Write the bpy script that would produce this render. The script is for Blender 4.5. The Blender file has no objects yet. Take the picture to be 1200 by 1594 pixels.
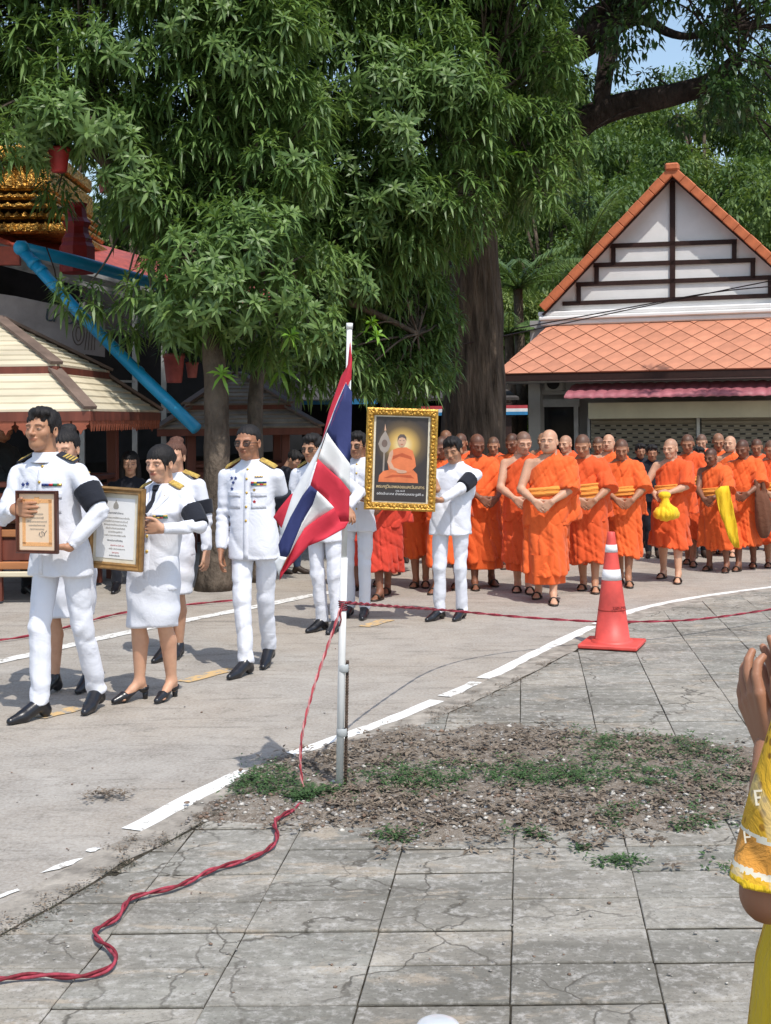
import bpy, math, random
import numpy as np
from mathutils import Vector, Matrix, Euler
R = math.radians
rng = np.random.default_rng(7)
random.seed(7)
scene = bpy.context.scene
COL = scene.collection

# ---------------------------------------------------------------- camera
CAM_H, F, HX, HY, ROLL = 1.70, 2000.0, 600.0, 652.0, 0.010
cd = bpy.data.cameras.new('camera'); cam = bpy.data.objects.new('camera', cd); COL.objects.link(cam)
cam.location = (0, 0, CAM_H)
cam.rotation_euler = (Matrix.Rotation(R(90), 3, 'X') @ Matrix.Rotation(-ROLL, 3, 'Z')).to_euler()
cd.sensor_fit = 'VERTICAL'; cd.sensor_height = 36.0; cd.lens = F / 1594 * 36.0
cd.shift_y = -(797 - HY) / 1594.0
cd.clip_start = 0.05; cd.clip_end = 2000
scene.camera = cam
# ---------------------------------------------------------------- light
SUN_AZ = Vector((0.42, -0.907)); SUN_EL = 61.0
w = bpy.data.worlds.new('World'); scene.world = w; w.use_nodes = True
nt = w.node_tree; bg = nt.nodes['Background']
sky = nt.nodes.new('ShaderNodeTexSky'); sky.sky_type = 'NISHITA'; sky.sun_disc = False
sky.sun_elevation = R(SUN_EL); sky.sun_rotation = math.atan2(SUN_AZ.x, SUN_AZ.y)
sky.air_density = 1.3; sky.dust_density = 1.5
nt.links.new(sky.outputs[0], bg.inputs[0]); bg.inputs[1].default_value = 0.15
sd = bpy.data.lights.new('sun', 'SUN'); sd.energy = 3.0; sd.angle = R(0.5); sd.color = (1.0, 0.955, 0.88)
sun = bpy.data.objects.new('sun', sd); COL.objects.link(sun)
_s = Vector((SUN_AZ.x * math.cos(R(SUN_EL)), SUN_AZ.y * math.cos(R(SUN_EL)), math.sin(R(SUN_EL))))
sun.rotation_euler = _s.to_track_quat('Z', 'Y').to_euler(); sun.location = _s * 30
vs = scene.view_settings
vs.view_transform = 'Standard'; vs.look = 'None'; vs.gamma = 1; vs.use_curve_mapping = False; vs.exposure = 0.36
scene.display_settings.display_device = 'sRGB'
scene.cycles.max_bounces = 6; scene.cycles.diffuse_bounces = 3; scene.cycles.glossy_bounces = 2
scene.cycles.transmission_bounces = 3; scene.cycles.use_denoising = True

# ---------------------------------------------------------------- geometry of the view
def unroll(px, py):
    dx, dy = px - HX, py - HY
    return dx - ROLL * dy, dy + ROLL * dx
def P(px, py, d):
    x, y = unroll(px, py)
    return Vector((x * d / F, d, CAM_H - y * d / F))
def G(px, py, z=0.0):
    x, y = unroll(px, py)
    d = F * (CAM_H - z) / y
    return Vector((x * d / F, d, z))

# ---------------------------------------------------------------- object helpers
def link(o, parent=None):
    COL.objects.link(o)
    if parent is not None: o.parent = parent
    return o
def tag(o, label=None, cat=None, group=None, kind=None):
    if label: o['label'] = label
    if cat: o['category'] = cat
    if group: o['group'] = group
    if kind: o['kind'] = kind
    return o
def empty(name, loc=(0, 0, 0), rz=0.0, label=None, cat=None, group=None):
    o = bpy.data.objects.new(name, None); o.empty_display_size = 0.1
    o.location = loc; o.rotation_euler = (0, 0, rz); COL.objects.link(o)
    return tag(o, label, cat, group)
def mesh_np(name, V, Fs, mats, parent=None, smooth=False, mi=None, loc=None):
    """V: Nx3, Fs: Mx4 / Mx3 array or a list of tuples"""
    me = bpy.data.meshes.new(name)
    V = np.asarray(V, dtype=np.float64)
    if isinstance(Fs, np.ndarray):
        n, k = Fs.shape
        me.vertices.add(len(V)); me.vertices.foreach_set('co', V.ravel())
        me.loops.add(n * k); me.loops.foreach_set('vertex_index', Fs.ravel().astype(np.int32))
        me.polygons.add(n); me.polygons.foreach_set('loop_start', np.arange(0, n * k, k, dtype=np.int32))
        me.polygons.foreach_set('loop_total', np.full(n, k, dtype=np.int32))
        me.update(calc_edges=True)
    else:
        me.from_pydata([tuple(v) for v in V], [], [tuple(f) for f in Fs])
    if not isinstance(mats, (list, tuple)): mats = [mats]
    for m in mats: me.materials.append(m)
    if mi is not None: me.polygons.foreach_set('material_index', np.asarray(mi, dtype=np.int32))
    if smooth: me.polygons.foreach_set('use_smooth', np.ones(len(me.polygons), dtype=bool))
    me.update()
    o = bpy.data.objects.new(name, me)
    if loc is not None: o.location = loc
    return link(o, parent)
def inst(o, parent=None, loc=None, rot=None, sc=None, name=None):
    c = bpy.data.objects.new(name or o.name.split('.')[0], o.data)
    if loc is not None: c.location = loc
    if rot is not None: c.rotation_euler = rot
    if sc is not None: c.scale = sc
    return link(c, parent)
def copy_tree(o, parent=None, top=True):
    c = o.copy(); COL.objects.link(c)
    if parent is not None: c.parent = parent
    for ch in o.children: copy_tree(ch, c, False)
    return c

class MB:
    """collects simple solids into one mesh"""
    def __init__(s): s.v = []; s.f = []; s.m = []
    def add(s, V, Fc, mi=0):
        b = len(s.v); s.v.extend([tuple(v) for v in V])
        s.f.extend([tuple(i + b for i in f) for f in Fc]); s.m.extend([mi] * len(Fc)); return s
    def box(s, c, size, rot=None, mi=0, bevel=0.0):
        cx = Vector(c); h = Vector(size) / 2
        if bevel > 0:
            b = min(bevel, min(h) * 0.8)
            V = []
            idx = {}
            for sx in (-1, 1):
                for sy in (-1, 1):
                    for sz in (-1, 1):
                        for ax in range(3):
                            p = Vector((sx * (h.x - b), sy * (h.y - b), sz * (h.z - b)))
                            p[ax] = (sx, sy, sz)[ax] * h[ax]
                            idx[(sx, sy, sz, ax)] = len(V); V.append(p)
            Fc = []
            for ax in range(3):
                a2, a3 = [(1, 2), (2, 0), (0, 1)][ax]
                for sg in (-1, 1):
                    q = []
                    for (u, v) in ((-1, -1), (1, -1), (1, 1), (-1, 1)):
                        k = [0, 0, 0]; k[ax] = sg; k[a2] = u; k[a3] = v
                        q.append(idx[(k[0], k[1], k[2], ax)])
                    Fc.append(q if sg > 0 else q[::-1])
            for ax in range(3):
                a2, a3 = [(1, 2), (2, 0), (0, 1)][ax]
                for s2 in (-1, 1):
                    for s3 in (-1, 1):
                        q = []
                        for e in (-1, 1):
                            k = [0, 0, 0]; k[ax] = e; k[a2] = s2; k[a3] = s3
                            q.append((idx[(*k, a2)], idx[(*k, a3)]))
                        f = [q[0][0], q[1][0], q[1][1], q[0][1]]
                        Fc.append(f if s2 * s3 < 0 else f[::-1])
            for sx in (-1, 1):
                for sy in (-1, 1):
                    for sz in (-1, 1):
                        f = [idx[(sx, sy, sz, a)] for a in range(3)]
                        Fc.append(f if sx * sy * sz > 0 else f[::-1])
        else:
            V = [Vector((x * h.x, y * h.y, z * h.z)) for z in (-1, 1) for (x, y) in ((-1, -1), (1, -1), (1, 1), (-1, 1))]
            Fc = [(3, 2, 1, 0), (4, 5, 6, 7), (0, 1, 5, 4), (1, 2, 6, 5), (2, 3, 7, 6), (3, 0, 4, 7)]
        M = None
        if rot is not None: M = rot if isinstance(rot, Matrix) else Euler(rot).to_matrix()
        V = [(M @ v if M else v) + cx for v in V]
        return s.add(V, Fc, mi)
    def bar(s, a, b, w, h=None, mi=0, up=(0, 0, 1)):
        a = Vector(a); b = Vector(b); h = h or w
        z = (b - a); L = z.length; z.normalize()
        u = Vector(up)
        if abs(z.dot(u)) > 0.98: u = Vector((0, 1, 0))
        x = u.cross(z).normalized(); y = z.cross(x)
        return s.box((a + b) / 2, (w, h, L), Matrix((x, y, z)).transposed(), mi)
    def tube(s, pts, r, n=8, mi=0, cap=True):
        pts = [Vector(p) for p in pts]; rr = r if isinstance(r, (list, tuple)) else [r] * len(pts)
        V = []; Fc = []
        ref = Vector((0, 0, 1))
        t0 = (pts[1] - pts[0]).normalized()
        if abs(t0.dot(ref)) > .9: ref = Vector((1, 0, 0))
        x = t0.cross(ref).normalized()
        for i, p in enumerate(pts):
            a = pts[max(i - 1, 0)]; b = pts[min(i + 1, len(pts) - 1)]
            t = (b - a).normalized(); x = (x - t * x.dot(t)).normalized(); y = t.cross(x)
            for k in range(n):
                an = 2 * math.pi * k / n
                V.append(p + (x * math.cos(an) + y * math.sin(an)) * rr[i])
        for i in range(len(pts) - 1):
            for k in range(n):
                k2 = (k + 1) % n
                Fc.append((i * n + k, i * n + k2, (i + 1) * n + k2, (i + 1) * n + k))
        if cap:
            Fc.append(tuple(range(n))[::-1]); Fc.append(tuple((len(pts) - 1) * n + k for k in range(n)))
        return s.add(V, Fc, mi)
    def lathe(s, prof, c=(0, 0, 0), n=24, mi=0, sx=1, sy=1):
        V = []; Fc = []; c = Vector(c)
        for (r, z) in prof:
            for k in range(n):
                an = 2 * math.pi * k / n
                V.append(c + Vector((r * math.cos(an) * sx, r * math.sin(an) * sy, z)))
        for i in range(len(prof) - 1):
            for k in range(n):
                k2 = (k + 1) % n
                Fc.append((i * n + k, i * n + k2, (i + 1) * n + k2, (i + 1) * n + k))
        return s.add(V, Fc, mi)
    def prism(s, poly, thick, origin=(0, 0, 0), ux=(1, 0, 0), uy=(0, 0, 1), mi=0):
        """poly in (u,v); extruded by thick along ux x uy reversed"""
        o = Vector(origin); ux = Vector(ux); uy = Vector(uy); nrm = ux.cross(uy).normalized()
        n = len(poly)
        A = [o + ux * p[0] + uy * p[1] + nrm * thick / 2 for p in poly]
        B = [o + ux * p[0] + uy * p[1] - nrm * thick / 2 for p in poly]
        Fc = [tuple(range(n)), tuple(range(2 * n - 1, n - 1, -1))]
        for i in range(n):
            j = (i + 1) % n; Fc.append((i, i + n, j + n, j))
        return s.add(A + B, Fc, mi)
    def build(s, name, mats, parent=None, smooth=False, loc=None):
        me = bpy.data.meshes.new(name); me.from_pydata(s.v, [], s.f)
        if not isinstance(mats, (list, tuple)): mats = [mats]
        for m in mats: me.materials.append(m)
        me.polygons.foreach_set('material_index', s.m)
        if smooth: me.polygons.foreach_set('use_smooth', [True] * len(me.polygons))
        me.update(); o = bpy.data.objects.new(name, me)
        if loc is not None: o.location = loc
        return link(o, parent)

# ---------------------------------------------------------------- materials
def newmat(name, rough=0.6, spec=0.4, metal=0.0):
    m = bpy.data.materials.new(name); m.use_nodes = True
    nt = m.node_tree; b = nt.nodes['Principled BSDF']
    b.inputs['Roughness'].default_value = rough; b.inputs['Specular IOR Level'].default_value = spec
    b.inputs['Metallic'].default_value = metal
    return m, nt, b
def coords(nt, scale=(1, 1, 1), kind='Object'):
    tc = nt.nodes.new('ShaderNodeTexCoord'); mp = nt.nodes.new('ShaderNodeMapping')
    mp.inputs['Scale'].default_value = scale
    nt.links.new(tc.outputs[kind], mp.inputs[0]); return mp.outputs[0]
def noise(nt, vec, scale, detail=4, rough=0.55, dist=0.0):
    n = nt.nodes.new('ShaderNodeTexNoise'); n.inputs['Scale'].default_value = scale
    n.inputs['Detail'].default_value = detail; n.inputs['Roughness'].default_value = rough
    n.inputs['Distortion'].default_value = dist
    if vec is not None: nt.links.new(vec, n.inputs['Vector'])
    return n.outputs[0]
def ramp(nt, fac, stops):
    r = nt.nodes.new('ShaderNodeValToRGB'); el = r.color_ramp.elements
    while len(el) > 1: el.remove(el[-1])
    for i, (p, c) in enumerate(stops):
        e = el[0] if i == 0 else el.new(p)
        e.position = p; e.color = (c if len(c) == 4 else (*c, 1)) if isinstance(c, (tuple, list)) else (c, c, c, 1)
    nt.links.new(fac, r.inputs[0]); return r.outputs[0]
def mix(nt, fac, a, b, blend='MIX'):
    m = nt.nodes.new('ShaderNodeMix'); m.data_type = 'RGBA'; m.blend_type = blend
    def put(s, v):
        if hasattr(v, 'is_output') or hasattr(v, 'links'): nt.links.new(v, s)
        elif isinstance(v, (int, float)): s.default_value = v if s.type == 'VALUE' else (v, v, v, 1)
        else: s.default_value = v if len(v) == 4 else (*v, 1)
    put(m.inputs[0], fac); put(m.inputs[6], a); put(m.inputs[7], b); return m.outputs[2]
def math_(nt, op, a, b=None):
    m = nt.nodes.new('ShaderNodeMath'); m.operation = op
    for i, v in enumerate((a, b)):
        if v is None: continue
        if isinstance(v, (int, float)): m.inputs[i].default_value = v
        else: nt.links.new(v, m.inputs[i])
    return m.outputs[0]
def bump(nt, b, h, strength=0.3, dist=0.01):
    n = nt.nodes.new('ShaderNodeBump'); n.inputs['Strength'].default_value = strength; n.inputs['Distance'].default_value = dist
    nt.links.new(h, n.inputs['Height']); nt.links.new(n.outputs[0], b.inputs['Normal'])
def pmat(name, col, rough=0.6, spec=0.4, metal=0.0, var=0.12, nscale=6.0, bmp=0.15, bscale=60.0, bdist=0.004, objvar=0.0, kind='Object', stretch=(1, 1, 1)):
    """plain surface with mottled colour and fine relief"""
    m, nt, b = newmat(name, rough, spec, metal)
    v = coords(nt, stretch, kind)
    n = noise(nt, v, nscale, 5, 0.6)
    lo = tuple(c * (1 - var * 1.6) for c in col); hi = tuple(min(1, c * (1 + var)) for c in col)
    c = ramp(nt, n, [(0.3, lo), (0.7, hi)])
    if objvar:
        oi = nt.nodes.new('ShaderNodeObjectInfo')
        k = nt.nodes.new('ShaderNodeMapRange'); k.inputs[3].default_value = 1 - objvar; k.inputs[4].default_value = 1 + objvar
        nt.links.new(oi.outputs['Random'], k.inputs[0])
        h = nt.nodes.new('ShaderNodeHueSaturation'); nt.links.new(k.outputs[0], h.inputs['Value']); nt.links.new(c, h.inputs['Color']); c = h.outputs[0]
    nt.links.new(c, b.inputs['Base Color'])
    if bmp: bump(nt, b, noise(nt, v, bscale, 4), bmp, bdist)
    return m
# ================================================================ GROUND
def ground_mat():
    m, nt, b = newmat('earth', 0.95, 0.2)
    v = coords(nt); n1 = noise(nt, v, 1.2, 8, .65); n2 = noise(nt, v, 30, 6, .7)
    c = ramp(nt, n1, [(0.3, (.17, .13, .095)), (0.55, (.27, .22, .165)), (0.75, (.34, .30, .24))])
    c = mix(nt, ramp(nt, n2, [(.35, 0), (.65, 1)]), c, mix(nt, .55, c, (.10, .08, .06)))
    nt.links.new(c, b.inputs['Base Color']); bump(nt, b, n2, .6, .02); return m
def road_mat():
    m, nt, b = newmat('road_concrete', 0.92, 0.25)
    v = coords(nt); big = noise(nt, v, .35, 6, .6); mid = noise(nt, v, 2.2, 9, .68, .6); fine = noise(nt, v, 55, 5, .75)
    vs_ = coords(nt, (.55, 2.4, 1)); streak = noise(nt, vs_, 3.0, 8, .72, .8)
    c = ramp(nt, mid, [(.25, (.235, .205, .175)), (.5, (.33, .30, .262)), (.75, (.42, .385, .34))])
    c = mix(nt, ramp(nt, big, [(.42, 0), (.60, .6)]), c, (.36, .295, .225))
    c = mix(nt, ramp(nt, noise(nt, v, 7, 9, .75, .5), [(.52, 0), (.66, .6)]), c, (.20, .175, .145))
    c = mix(nt, ramp(nt, streak, [(.53, 0), (.66, .7)]), c, (.16, .14, .115))
    c = mix(nt, ramp(nt, fine, [(.42, .0), (.7, .55)]), c, (.52, .49, .45))
    c = mix(nt, ramp(nt, fine, [(.25, .6), (.42, 0)]), c, (.12, .105, .09))
    nt.links.new(c, b.inputs['Base Color'])
    h = mix(nt, .6, fine, streak); bump(nt, b, h, .55, .02); return m
def slab_mat():
    m, nt, b = newmat('paving_concrete', 0.9, 0.3)
    tc = nt.nodes.new('ShaderNodeTexCoord'); geo = nt.nodes.new('ShaderNodeNewGeometry'); oi = nt.nodes.new('ShaderNodeObjectInfo')
    v = geo.outputs['Position']
    mp = nt.nodes.new('ShaderNodeMapping'); mp.inputs['Scale'].default_value = (.75, 1.9, 1); nt.links.new(v, mp.inputs[0]); vs_ = mp.outputs[0]
    big = noise(nt, vs_, 1.1, 7, .62, .5); mid = noise(nt, vs_, 4.2, 9, .72, .7); fine = noise(nt, v, 70, 6, .8); med = noise(nt, v, 28, 5, .7)
    c = ramp(nt, mid, [(.28, (.22, .207, .18)), (.5, (.32, .30, .265)), (.72, (.41, .385, .34))])
    rr = ramp(nt, oi.outputs['Random'], [(0, (.80, .82, .80)), (.5, (1, 1, .98)), (1, (1.1, 1.06, 1.0))])
    c = mix(nt, 1.0, c, rr, 'MULTIPLY')
    c = mix(nt, ramp(nt, big, [(.44, 0), (.60, .80)]), c, (.15, .14, .118))
    c = mix(nt, ramp(nt, noise(nt, vs_, 2.3, 8, .7, 1.2), [(.55, 0), (.63, .65)]), c, (.42, .345, .26))
    c = mix(nt, ramp(nt, noise(nt, vs_, 9, 8, .75, .9), [(.48, 0), (.68, .7)]), c, (.15, .138, .115))
    c = mix(nt, ramp(nt, med, [(.50, 0), (.68, .5)]), c, (.58, .55, .51))
    c = mix(nt, ramp(nt, fine, [(.30, .85), (.47, 0)]), c, (.085, .078, .065))
    # hairline cracks
    wv = nt.nodes.new('ShaderNodeVectorMath'); wv.operation = 'ADD'
    nz = nt.nodes.new('ShaderNodeTexNoise'); nz.inputs['Scale'].default_value = 3.2; nz.inputs['Detail'].default_value = 6
    nt.links.new(v, nz.inputs['Vector']); nt.links.new(v, wv.inputs[0])
    sc = nt.nodes.new('ShaderNodeVectorMath'); sc.operation = 'SCALE'; sc.inputs['Scale'].default_value = .45
    nt.links.new(nz.outputs['Color'], sc.inputs[0]); nt.links.new(sc.outputs[0], wv.inputs[1])
    vo = nt.nodes.new('ShaderNodeTexVoronoi'); vo.feature = 'DISTANCE_TO_EDGE'; vo.inputs['Scale'].default_value = 1.9
    nt.links.new(wv.outputs[0], vo.inputs['Vector'])
    cr = ramp(nt, vo.outputs['Distance'], [(0, 1), (.006, .8), (.014, 0)])
    cr = mix(nt, 1.0, cr, ramp(nt, noise(nt, v, 1.6, 3), [(.40, 0), (.55, 1)]), 'MULTIPLY')
    c = mix(nt, math_(nt, 'MULTIPLY', cr, .9), c, (.09, .08, .065))
    nt.links.new(c, b.inputs['Base Color'])
    h = mix(nt, cr, mix(nt, .5, fine, med), 0.0); bump(nt, b, h, .5, .012)
    return m
def paint_mat(name, col, thr=.45):
    m, nt, b = newmat(name, .8, .3)
    v = coords(nt); n = noise(nt, v, 14, 8, .75, .5); n2 = noise(nt, v, 70, 4)
    c = mix(nt, ramp(nt, n2, [(.3, 0), (.8, .25)]), col, tuple(x * .72 for x in col))
    c = mix(nt, ramp(nt, n, [(thr, 0), (thr + .05, 1)]), c, (.33, .30, .26))
    nt.links.new(c, b.inputs['Base Color']); bump(nt, b, n2, .3, .006); return m
M_EARTH, M_ROAD, M_SLAB = ground_mat(), road_mat(), slab_mat()
M_WPAINT = paint_mat('white_road_paint', (.80, .79, .75), .565)
M_WPAINT2 = paint_mat('worn_road_paint', (.74, .73, .69), .53)
M_YPAINT = paint_mat('yellow_road_paint', (.62, .42, .20), .50)
M_KERB = pmat('kerb_concrete', (.34, .305, .26), .93, .2, var=.3, nscale=9, bmp=.6, bscale=50, bdist=.015)

def flat(name, poly, z, mat, parent=None, kind='structure', thick=0.0):
    me = bpy.data.meshes.new(name)
    vs_ = [(p[0], p[1], z) for p in poly]; n = len(vs_)
    fs = [tuple(range(n))]
    if thick:
        vs_ += [(p[0], p[1], z - thick) for p in poly]
        fs += [(i, i + n, (i + 1) % n + n, (i + 1) % n) for i in range(n)]
    me.from_pydata(vs_, [], fs); me.materials.append(mat)
    me.update()
    o = bpy.data.objects.new(name, me); link(o, parent)
    import bmesh
    bm = bmesh.new(); bm.from_mesh(me); bmesh.ops.recalc_face_normals(bm, faces=bm.faces)
    up = [f for f in bm.faces if abs(f.normal.z) > .9]
    if up and max(up, key=lambda f: f.calc_center_median().z).normal.z < 0: bmesh.ops.reverse_faces(bm, faces=bm.faces)
    bm.to_mesh(me); bm.free()
    if kind: o['kind'] = kind
    return o
tag(flat('ground', [(-400, -30), (400, -30), (400, 500), (-400, 500)], -0.03, M_EARTH), 'bare brown earth under and beyond the road and paving')

# kerb line of the near pavement, traced on the ground
KL = [(-260, 1530), (0, 1402), (100, 1343), (190, 1303), (300, 1243), (405, 1192), (470, 1170), (600, 1126), (690, 1087), (770, 1050), (850, 1010), (925, 975), (985, 950), (1080, 931), (1200, 915), (1330, 900), (1500, 886)]
KG = [G(x, y) for x, y in KL]
def resample(pts, step):
    pts = [Vector(p) for p in pts]; out = [pts[0].copy()]; acc = 0
    for a, b in zip(pts, pts[1:]):
        L = (b - a).length
        if L < 1e-9: continue
        t = step - acc
        while t <= L:
            out.append(a.lerp(b, t / L)); t += step
        acc = L - (t - step)
    return out
def smoothline(pts, it=3):
    for _ in range(it):
        q = [pts[0]]
        for a, b in zip(pts, pts[1:]): q += [a.lerp(b, .25), a.lerp(b, .75)]
        q.append(pts[-1]); pts = q
    return pts
KS = resample(smoothline(KG, 2), .12)
def offset_line(pts, off):
    out = []
    for i, p in enumerate(pts):
        a = pts[max(0, i - 1)]; b = pts[min(len(pts) - 1, i + 1)]
        t = (b - a); t.z = 0; t.normalize(); n = Vector((t.y, -t.x, 0))
        out.append(p + n * off)
    return out
def strip(name, pts, o0, o1, z, mat, thick=0.0, jit=0.0, parent=None, kind='structure'):
    a = offset_line(pts, o0); b = offset_line(pts, o1)
    n = len(pts); V = []; Fc = []
    for i in range(n):
        j0 = random.uniform(-jit, jit); j1 = random.uniform(-jit, jit)
        d = (b[i] - a[i]).normalized()
        p = a[i] + d * j0; q = b[i] + d * j1
        V += [(p.x, p.y, z), (q.x, q.y, z)]
    for i in range(n - 1): Fc.append((2 * i, 2 * i + 1, 2 * i + 3, 2 * i + 2))
    if thick:
        m = len(V); V += [(x, y, z - thick) for x, y, _ in V]
        for i in range(n - 1):
            Fc.append((2 * i, 2 * i + 2, 2 * i + 2 + m, 2 * i + m)); Fc.append((2 * i + 3, 2 * i + 1, 2 * i + 1 + m, 2 * i + 3 + m))
    o = mesh_np(name, V, [tuple(f) for f in Fc], mat, parent)
    if kind: o['kind'] = kind
    return o
# road: everything on the far side of the kerb line
rp = [(p.x, p.y) for p in offset_line(KS, .10)]
road = flat('road', [(rp[-1][0], rp[-1][1])] + [(26, 16.5), (26, 17.6), (8, 18.6), (-3, 17.6), (-9, 15.6), (-26, 11.2), (-26, -2), (rp[0][0] - .5, -2)] + rp[:-1], 0.0, M_ROAD)
tag(road, 'worn pale concrete road that the procession walks along')
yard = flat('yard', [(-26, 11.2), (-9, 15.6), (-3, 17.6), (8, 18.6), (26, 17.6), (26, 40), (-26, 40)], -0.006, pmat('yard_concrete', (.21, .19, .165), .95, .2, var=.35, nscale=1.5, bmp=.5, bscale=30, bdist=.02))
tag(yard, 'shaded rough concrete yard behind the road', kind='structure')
# painted edge line and the kerb band beside it
def sub(pts, y0, y1): return [p for p in pts if y0 <= p.y <= y1]
def yk(px, py): return G(px, py).y
strip('painted_line', sub(KS, yk(190, 1303), yk(405, 1192)), -.055, .052, .005, M_WPAINT, jit=.006)['label'] = 'thick white edge line painted beside the weeds'
strip('painted_line', sub(KS, yk(455, 1176), yk(690, 1087)), -.05, .05, .005, M_WPAINT, jit=.006)
strip('painted_line', sub(KS, yk(690, 1087), yk(745, 1062)), -.05, .04, .005, M_WPAINT2, jit=.012)
strip('painted_line', sub(KS, yk(745, 1062), yk(925, 975)), -.055, .052, .005, M_WPAINT, jit=.006)
strip('painted_line', sub(KS, yk(925, 975), 40), -.06, .055, .005, M_WPAINT, jit=.006)
for (x, y, L, wd) in ((146, 1324, .03, .020), (96, 1349, .085, .020), (8, 1394, .06, .014)):
    g = G(x, y); t = math.atan2(KG[3].y - KG[1].y, KG[3].x - KG[1].x) - .25
    pl = []
    for k in range(10):
        an = k / 10 * 2 * math.pi; r = 1 + random.uniform(-.3, .3)
        u, v_ = math.cos(an) * L * r, math.sin(an) * wd * r
        pl.append((g.x + u * math.cos(t) - v_ * math.sin(t), g.y + u * math.sin(t) + v_ * math.cos(t)))
    o = flat('paint_scrap', pl, .005, M_WPAINT); 
strip('kerb_joint', KS, .205, .285, .0125, pmat('kerb_joint_dirt', (.055, .047, .035), .95, .1, var=.5, nscale=25, bmp=.5), jit=.006)['label'] = 'dark dirty joint between the kerb and the paving slabs'
kerb = strip('kerb', KS, .058, .228, .014, M_KERB, thick=.06, jit=.012)
tag(kerb, 'low concrete kerb strip between road and paving')
# far edge line and yellow centre dashes
FL = [G(x, y) for x, y in ((-160, 1062), (0, 1031), (80, 1012), (160, 993), (300, 964), (400, 945), (490, 926), (560, 915))]
strip('far_edge_line', resample(smoothline(FL, 2), .15), -.07, .07, .005, M_WPAINT2, jit=.012)['label'] = 'thin white line along the far side of the road'
for (a, b) in (((285, 1062), (368, 1040)), ((566, 976), (612, 963)), ((60, 1118), (140, 1098))):
    pts = resample([G(*a), G(*b)], .1)
    if len(pts) > 1: strip('centre_dash', pts, -.06, .06, .005, M_YPAINT, jit=.012)['label'] = 'faded yellow centre dash on the road'

# ---------------------------------------------------------------- paving
def kerb_x(y):
    best = None
    for a, b in zip(KS, KS[1:]):
        lo, hi = sorted((a.y, b.y))
        if lo <= y <= hi and hi > lo: best = a.x + (b.x - a.x) * (y - a.y) / (b.y - a.y)
    return best if best is not None else (KS[0].x if y < KS[0].y else KS[-1].x)
pav = empty('paving', (0, 0, 0)); tag(pav, 'weathered grey paving slabs in the foreground', kind='structure')
joint = flat('joint_bed', [(-3.2, 1.0), (12, 1.0), (12, 14), (7, 14), (4.5, 13.2)] + [(p.x, p.y) for p in reversed([k for k in offset_line(KS, .20) if k.y < 12.9 and k.y > 3.0])], .0105, pmat('joint_dirt', (.05, .043, .032), .95, .1, var=.5, nscale=20, bmp=.6), pav, kind=None)
VPX = G(815, 654 + 1e-3)  # direction of the long joints
dirx = (815 - HX) / F
def clip_poly(poly, yfun):
    # keep the part right of the kerb: approximates the kerb by its x at each vertex
    out = []
    n = len(poly)
    def s(p): return p[0] - (kerb_x(p[1]) + .275)
    for i in range(n):
        a = poly[i]; b = poly[(i + 1) % n]; sa, sb = s(a), s(b)
        if sa >= 0: out.append(a)
        if (sa >= 0) != (sb >= 0):
            lo, hi = 0.0, 1.0
            for _ in range(18):
                t = (lo + hi) / 2; p = (a[0] + (b[0] - a[0]) * t, a[1] + (b[1] - a[1]) * t)
                if (s(p) >= 0) == (sa >= 0): lo = t
                else: hi = t
            out.append(p)
    return out
def slab_rows(y0, rowh, nrow, colw, xoff, xmax):
    cnt = 0
    for r in range(nrow):
        ya, yb = y0 + r * rowh, y0 + (r + 1) * rowh
        for c in range(-14, 40):
            xa = xoff + c * colw; xb = xa + colw; g = .0018 + random.uniform(-.0006, .0012)
            h_ = .0060 + random.uniform(-.002, .004); q = [(xa + dirx * ya + g, ya + h_), (xb + dirx * ya - g, ya + h_), (xb + dirx * yb - g, yb - h_), (xa + dirx * yb + g, yb - h_)]
            mx = (q[0][0] + q[2][0]) / 2
            if mx > xmax(ya) : continue
            q = clip_poly(q, None)
            if len(q) < 3: continue
            area = abs(sum(q[i][0] * q[(i + 1) % len(q)][1] - q[(i + 1) % len(q)][0] * q[i][1] for i in range(len(q)))) / 2
            if area < .004: continue
            z = .016 + random.uniform(-.003, .003); n = len(q)
            cx = sum(p[0] for p in q) / n; cy = sum(p[1] for p in q) / n
            tx, ty = random.uniform(-.006, .006), random.uniform(-.006, .006)
            V = []
            for (ins, dz) in ((0, -.02), (0, -.003), (.003, 0)):
                for p in q:
                    ax, ay = p[0] - cx, p[1] - cy; L = math.hypot(ax, ay) or 1
                    ax -= ax / L * ins; ay -= ay / L * ins
                    V.append((ax, ay, dz + (ax * tx + ay * ty if dz > -.01 else 0)))
            Fc = [tuple(range(2 * n, 3 * n))]
            for k in (0, 1):
                for i in range(n): j = (i + 1) % n; Fc.append((k * n + i, k * n + j, k * n + n + j, k * n + n + i))
            mesh_np('paving_slab', V, Fc, M_SLAB, pav, loc=(cx, cy, z)); cnt += 1
    return cnt
_o = flat('plain_paving', [(.34 * 1 + .62, 1.0), (12, 1.0), (12, 13.9), (7, 13.9), (.34 * 12.7 + .62, 12.7)], .0125, M_SLAB, pav, kind=None)
row_a = .268; ya0 = 3400 / (1571 - HY + 2) - row_a * 2
XO = G(797, 1456).x - dirx * G(797, 1456).y
slab_rows(ya0, row_a, 10, .44, XO, lambda y: .36 * y + .4)
yb0 = ya0 + row_a * 10
slab_rows(yb0, .42, 17, .41, G(810, 1103).x - dirx * G(810, 1103).y, lambda y: .335 * y + .7)
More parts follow.
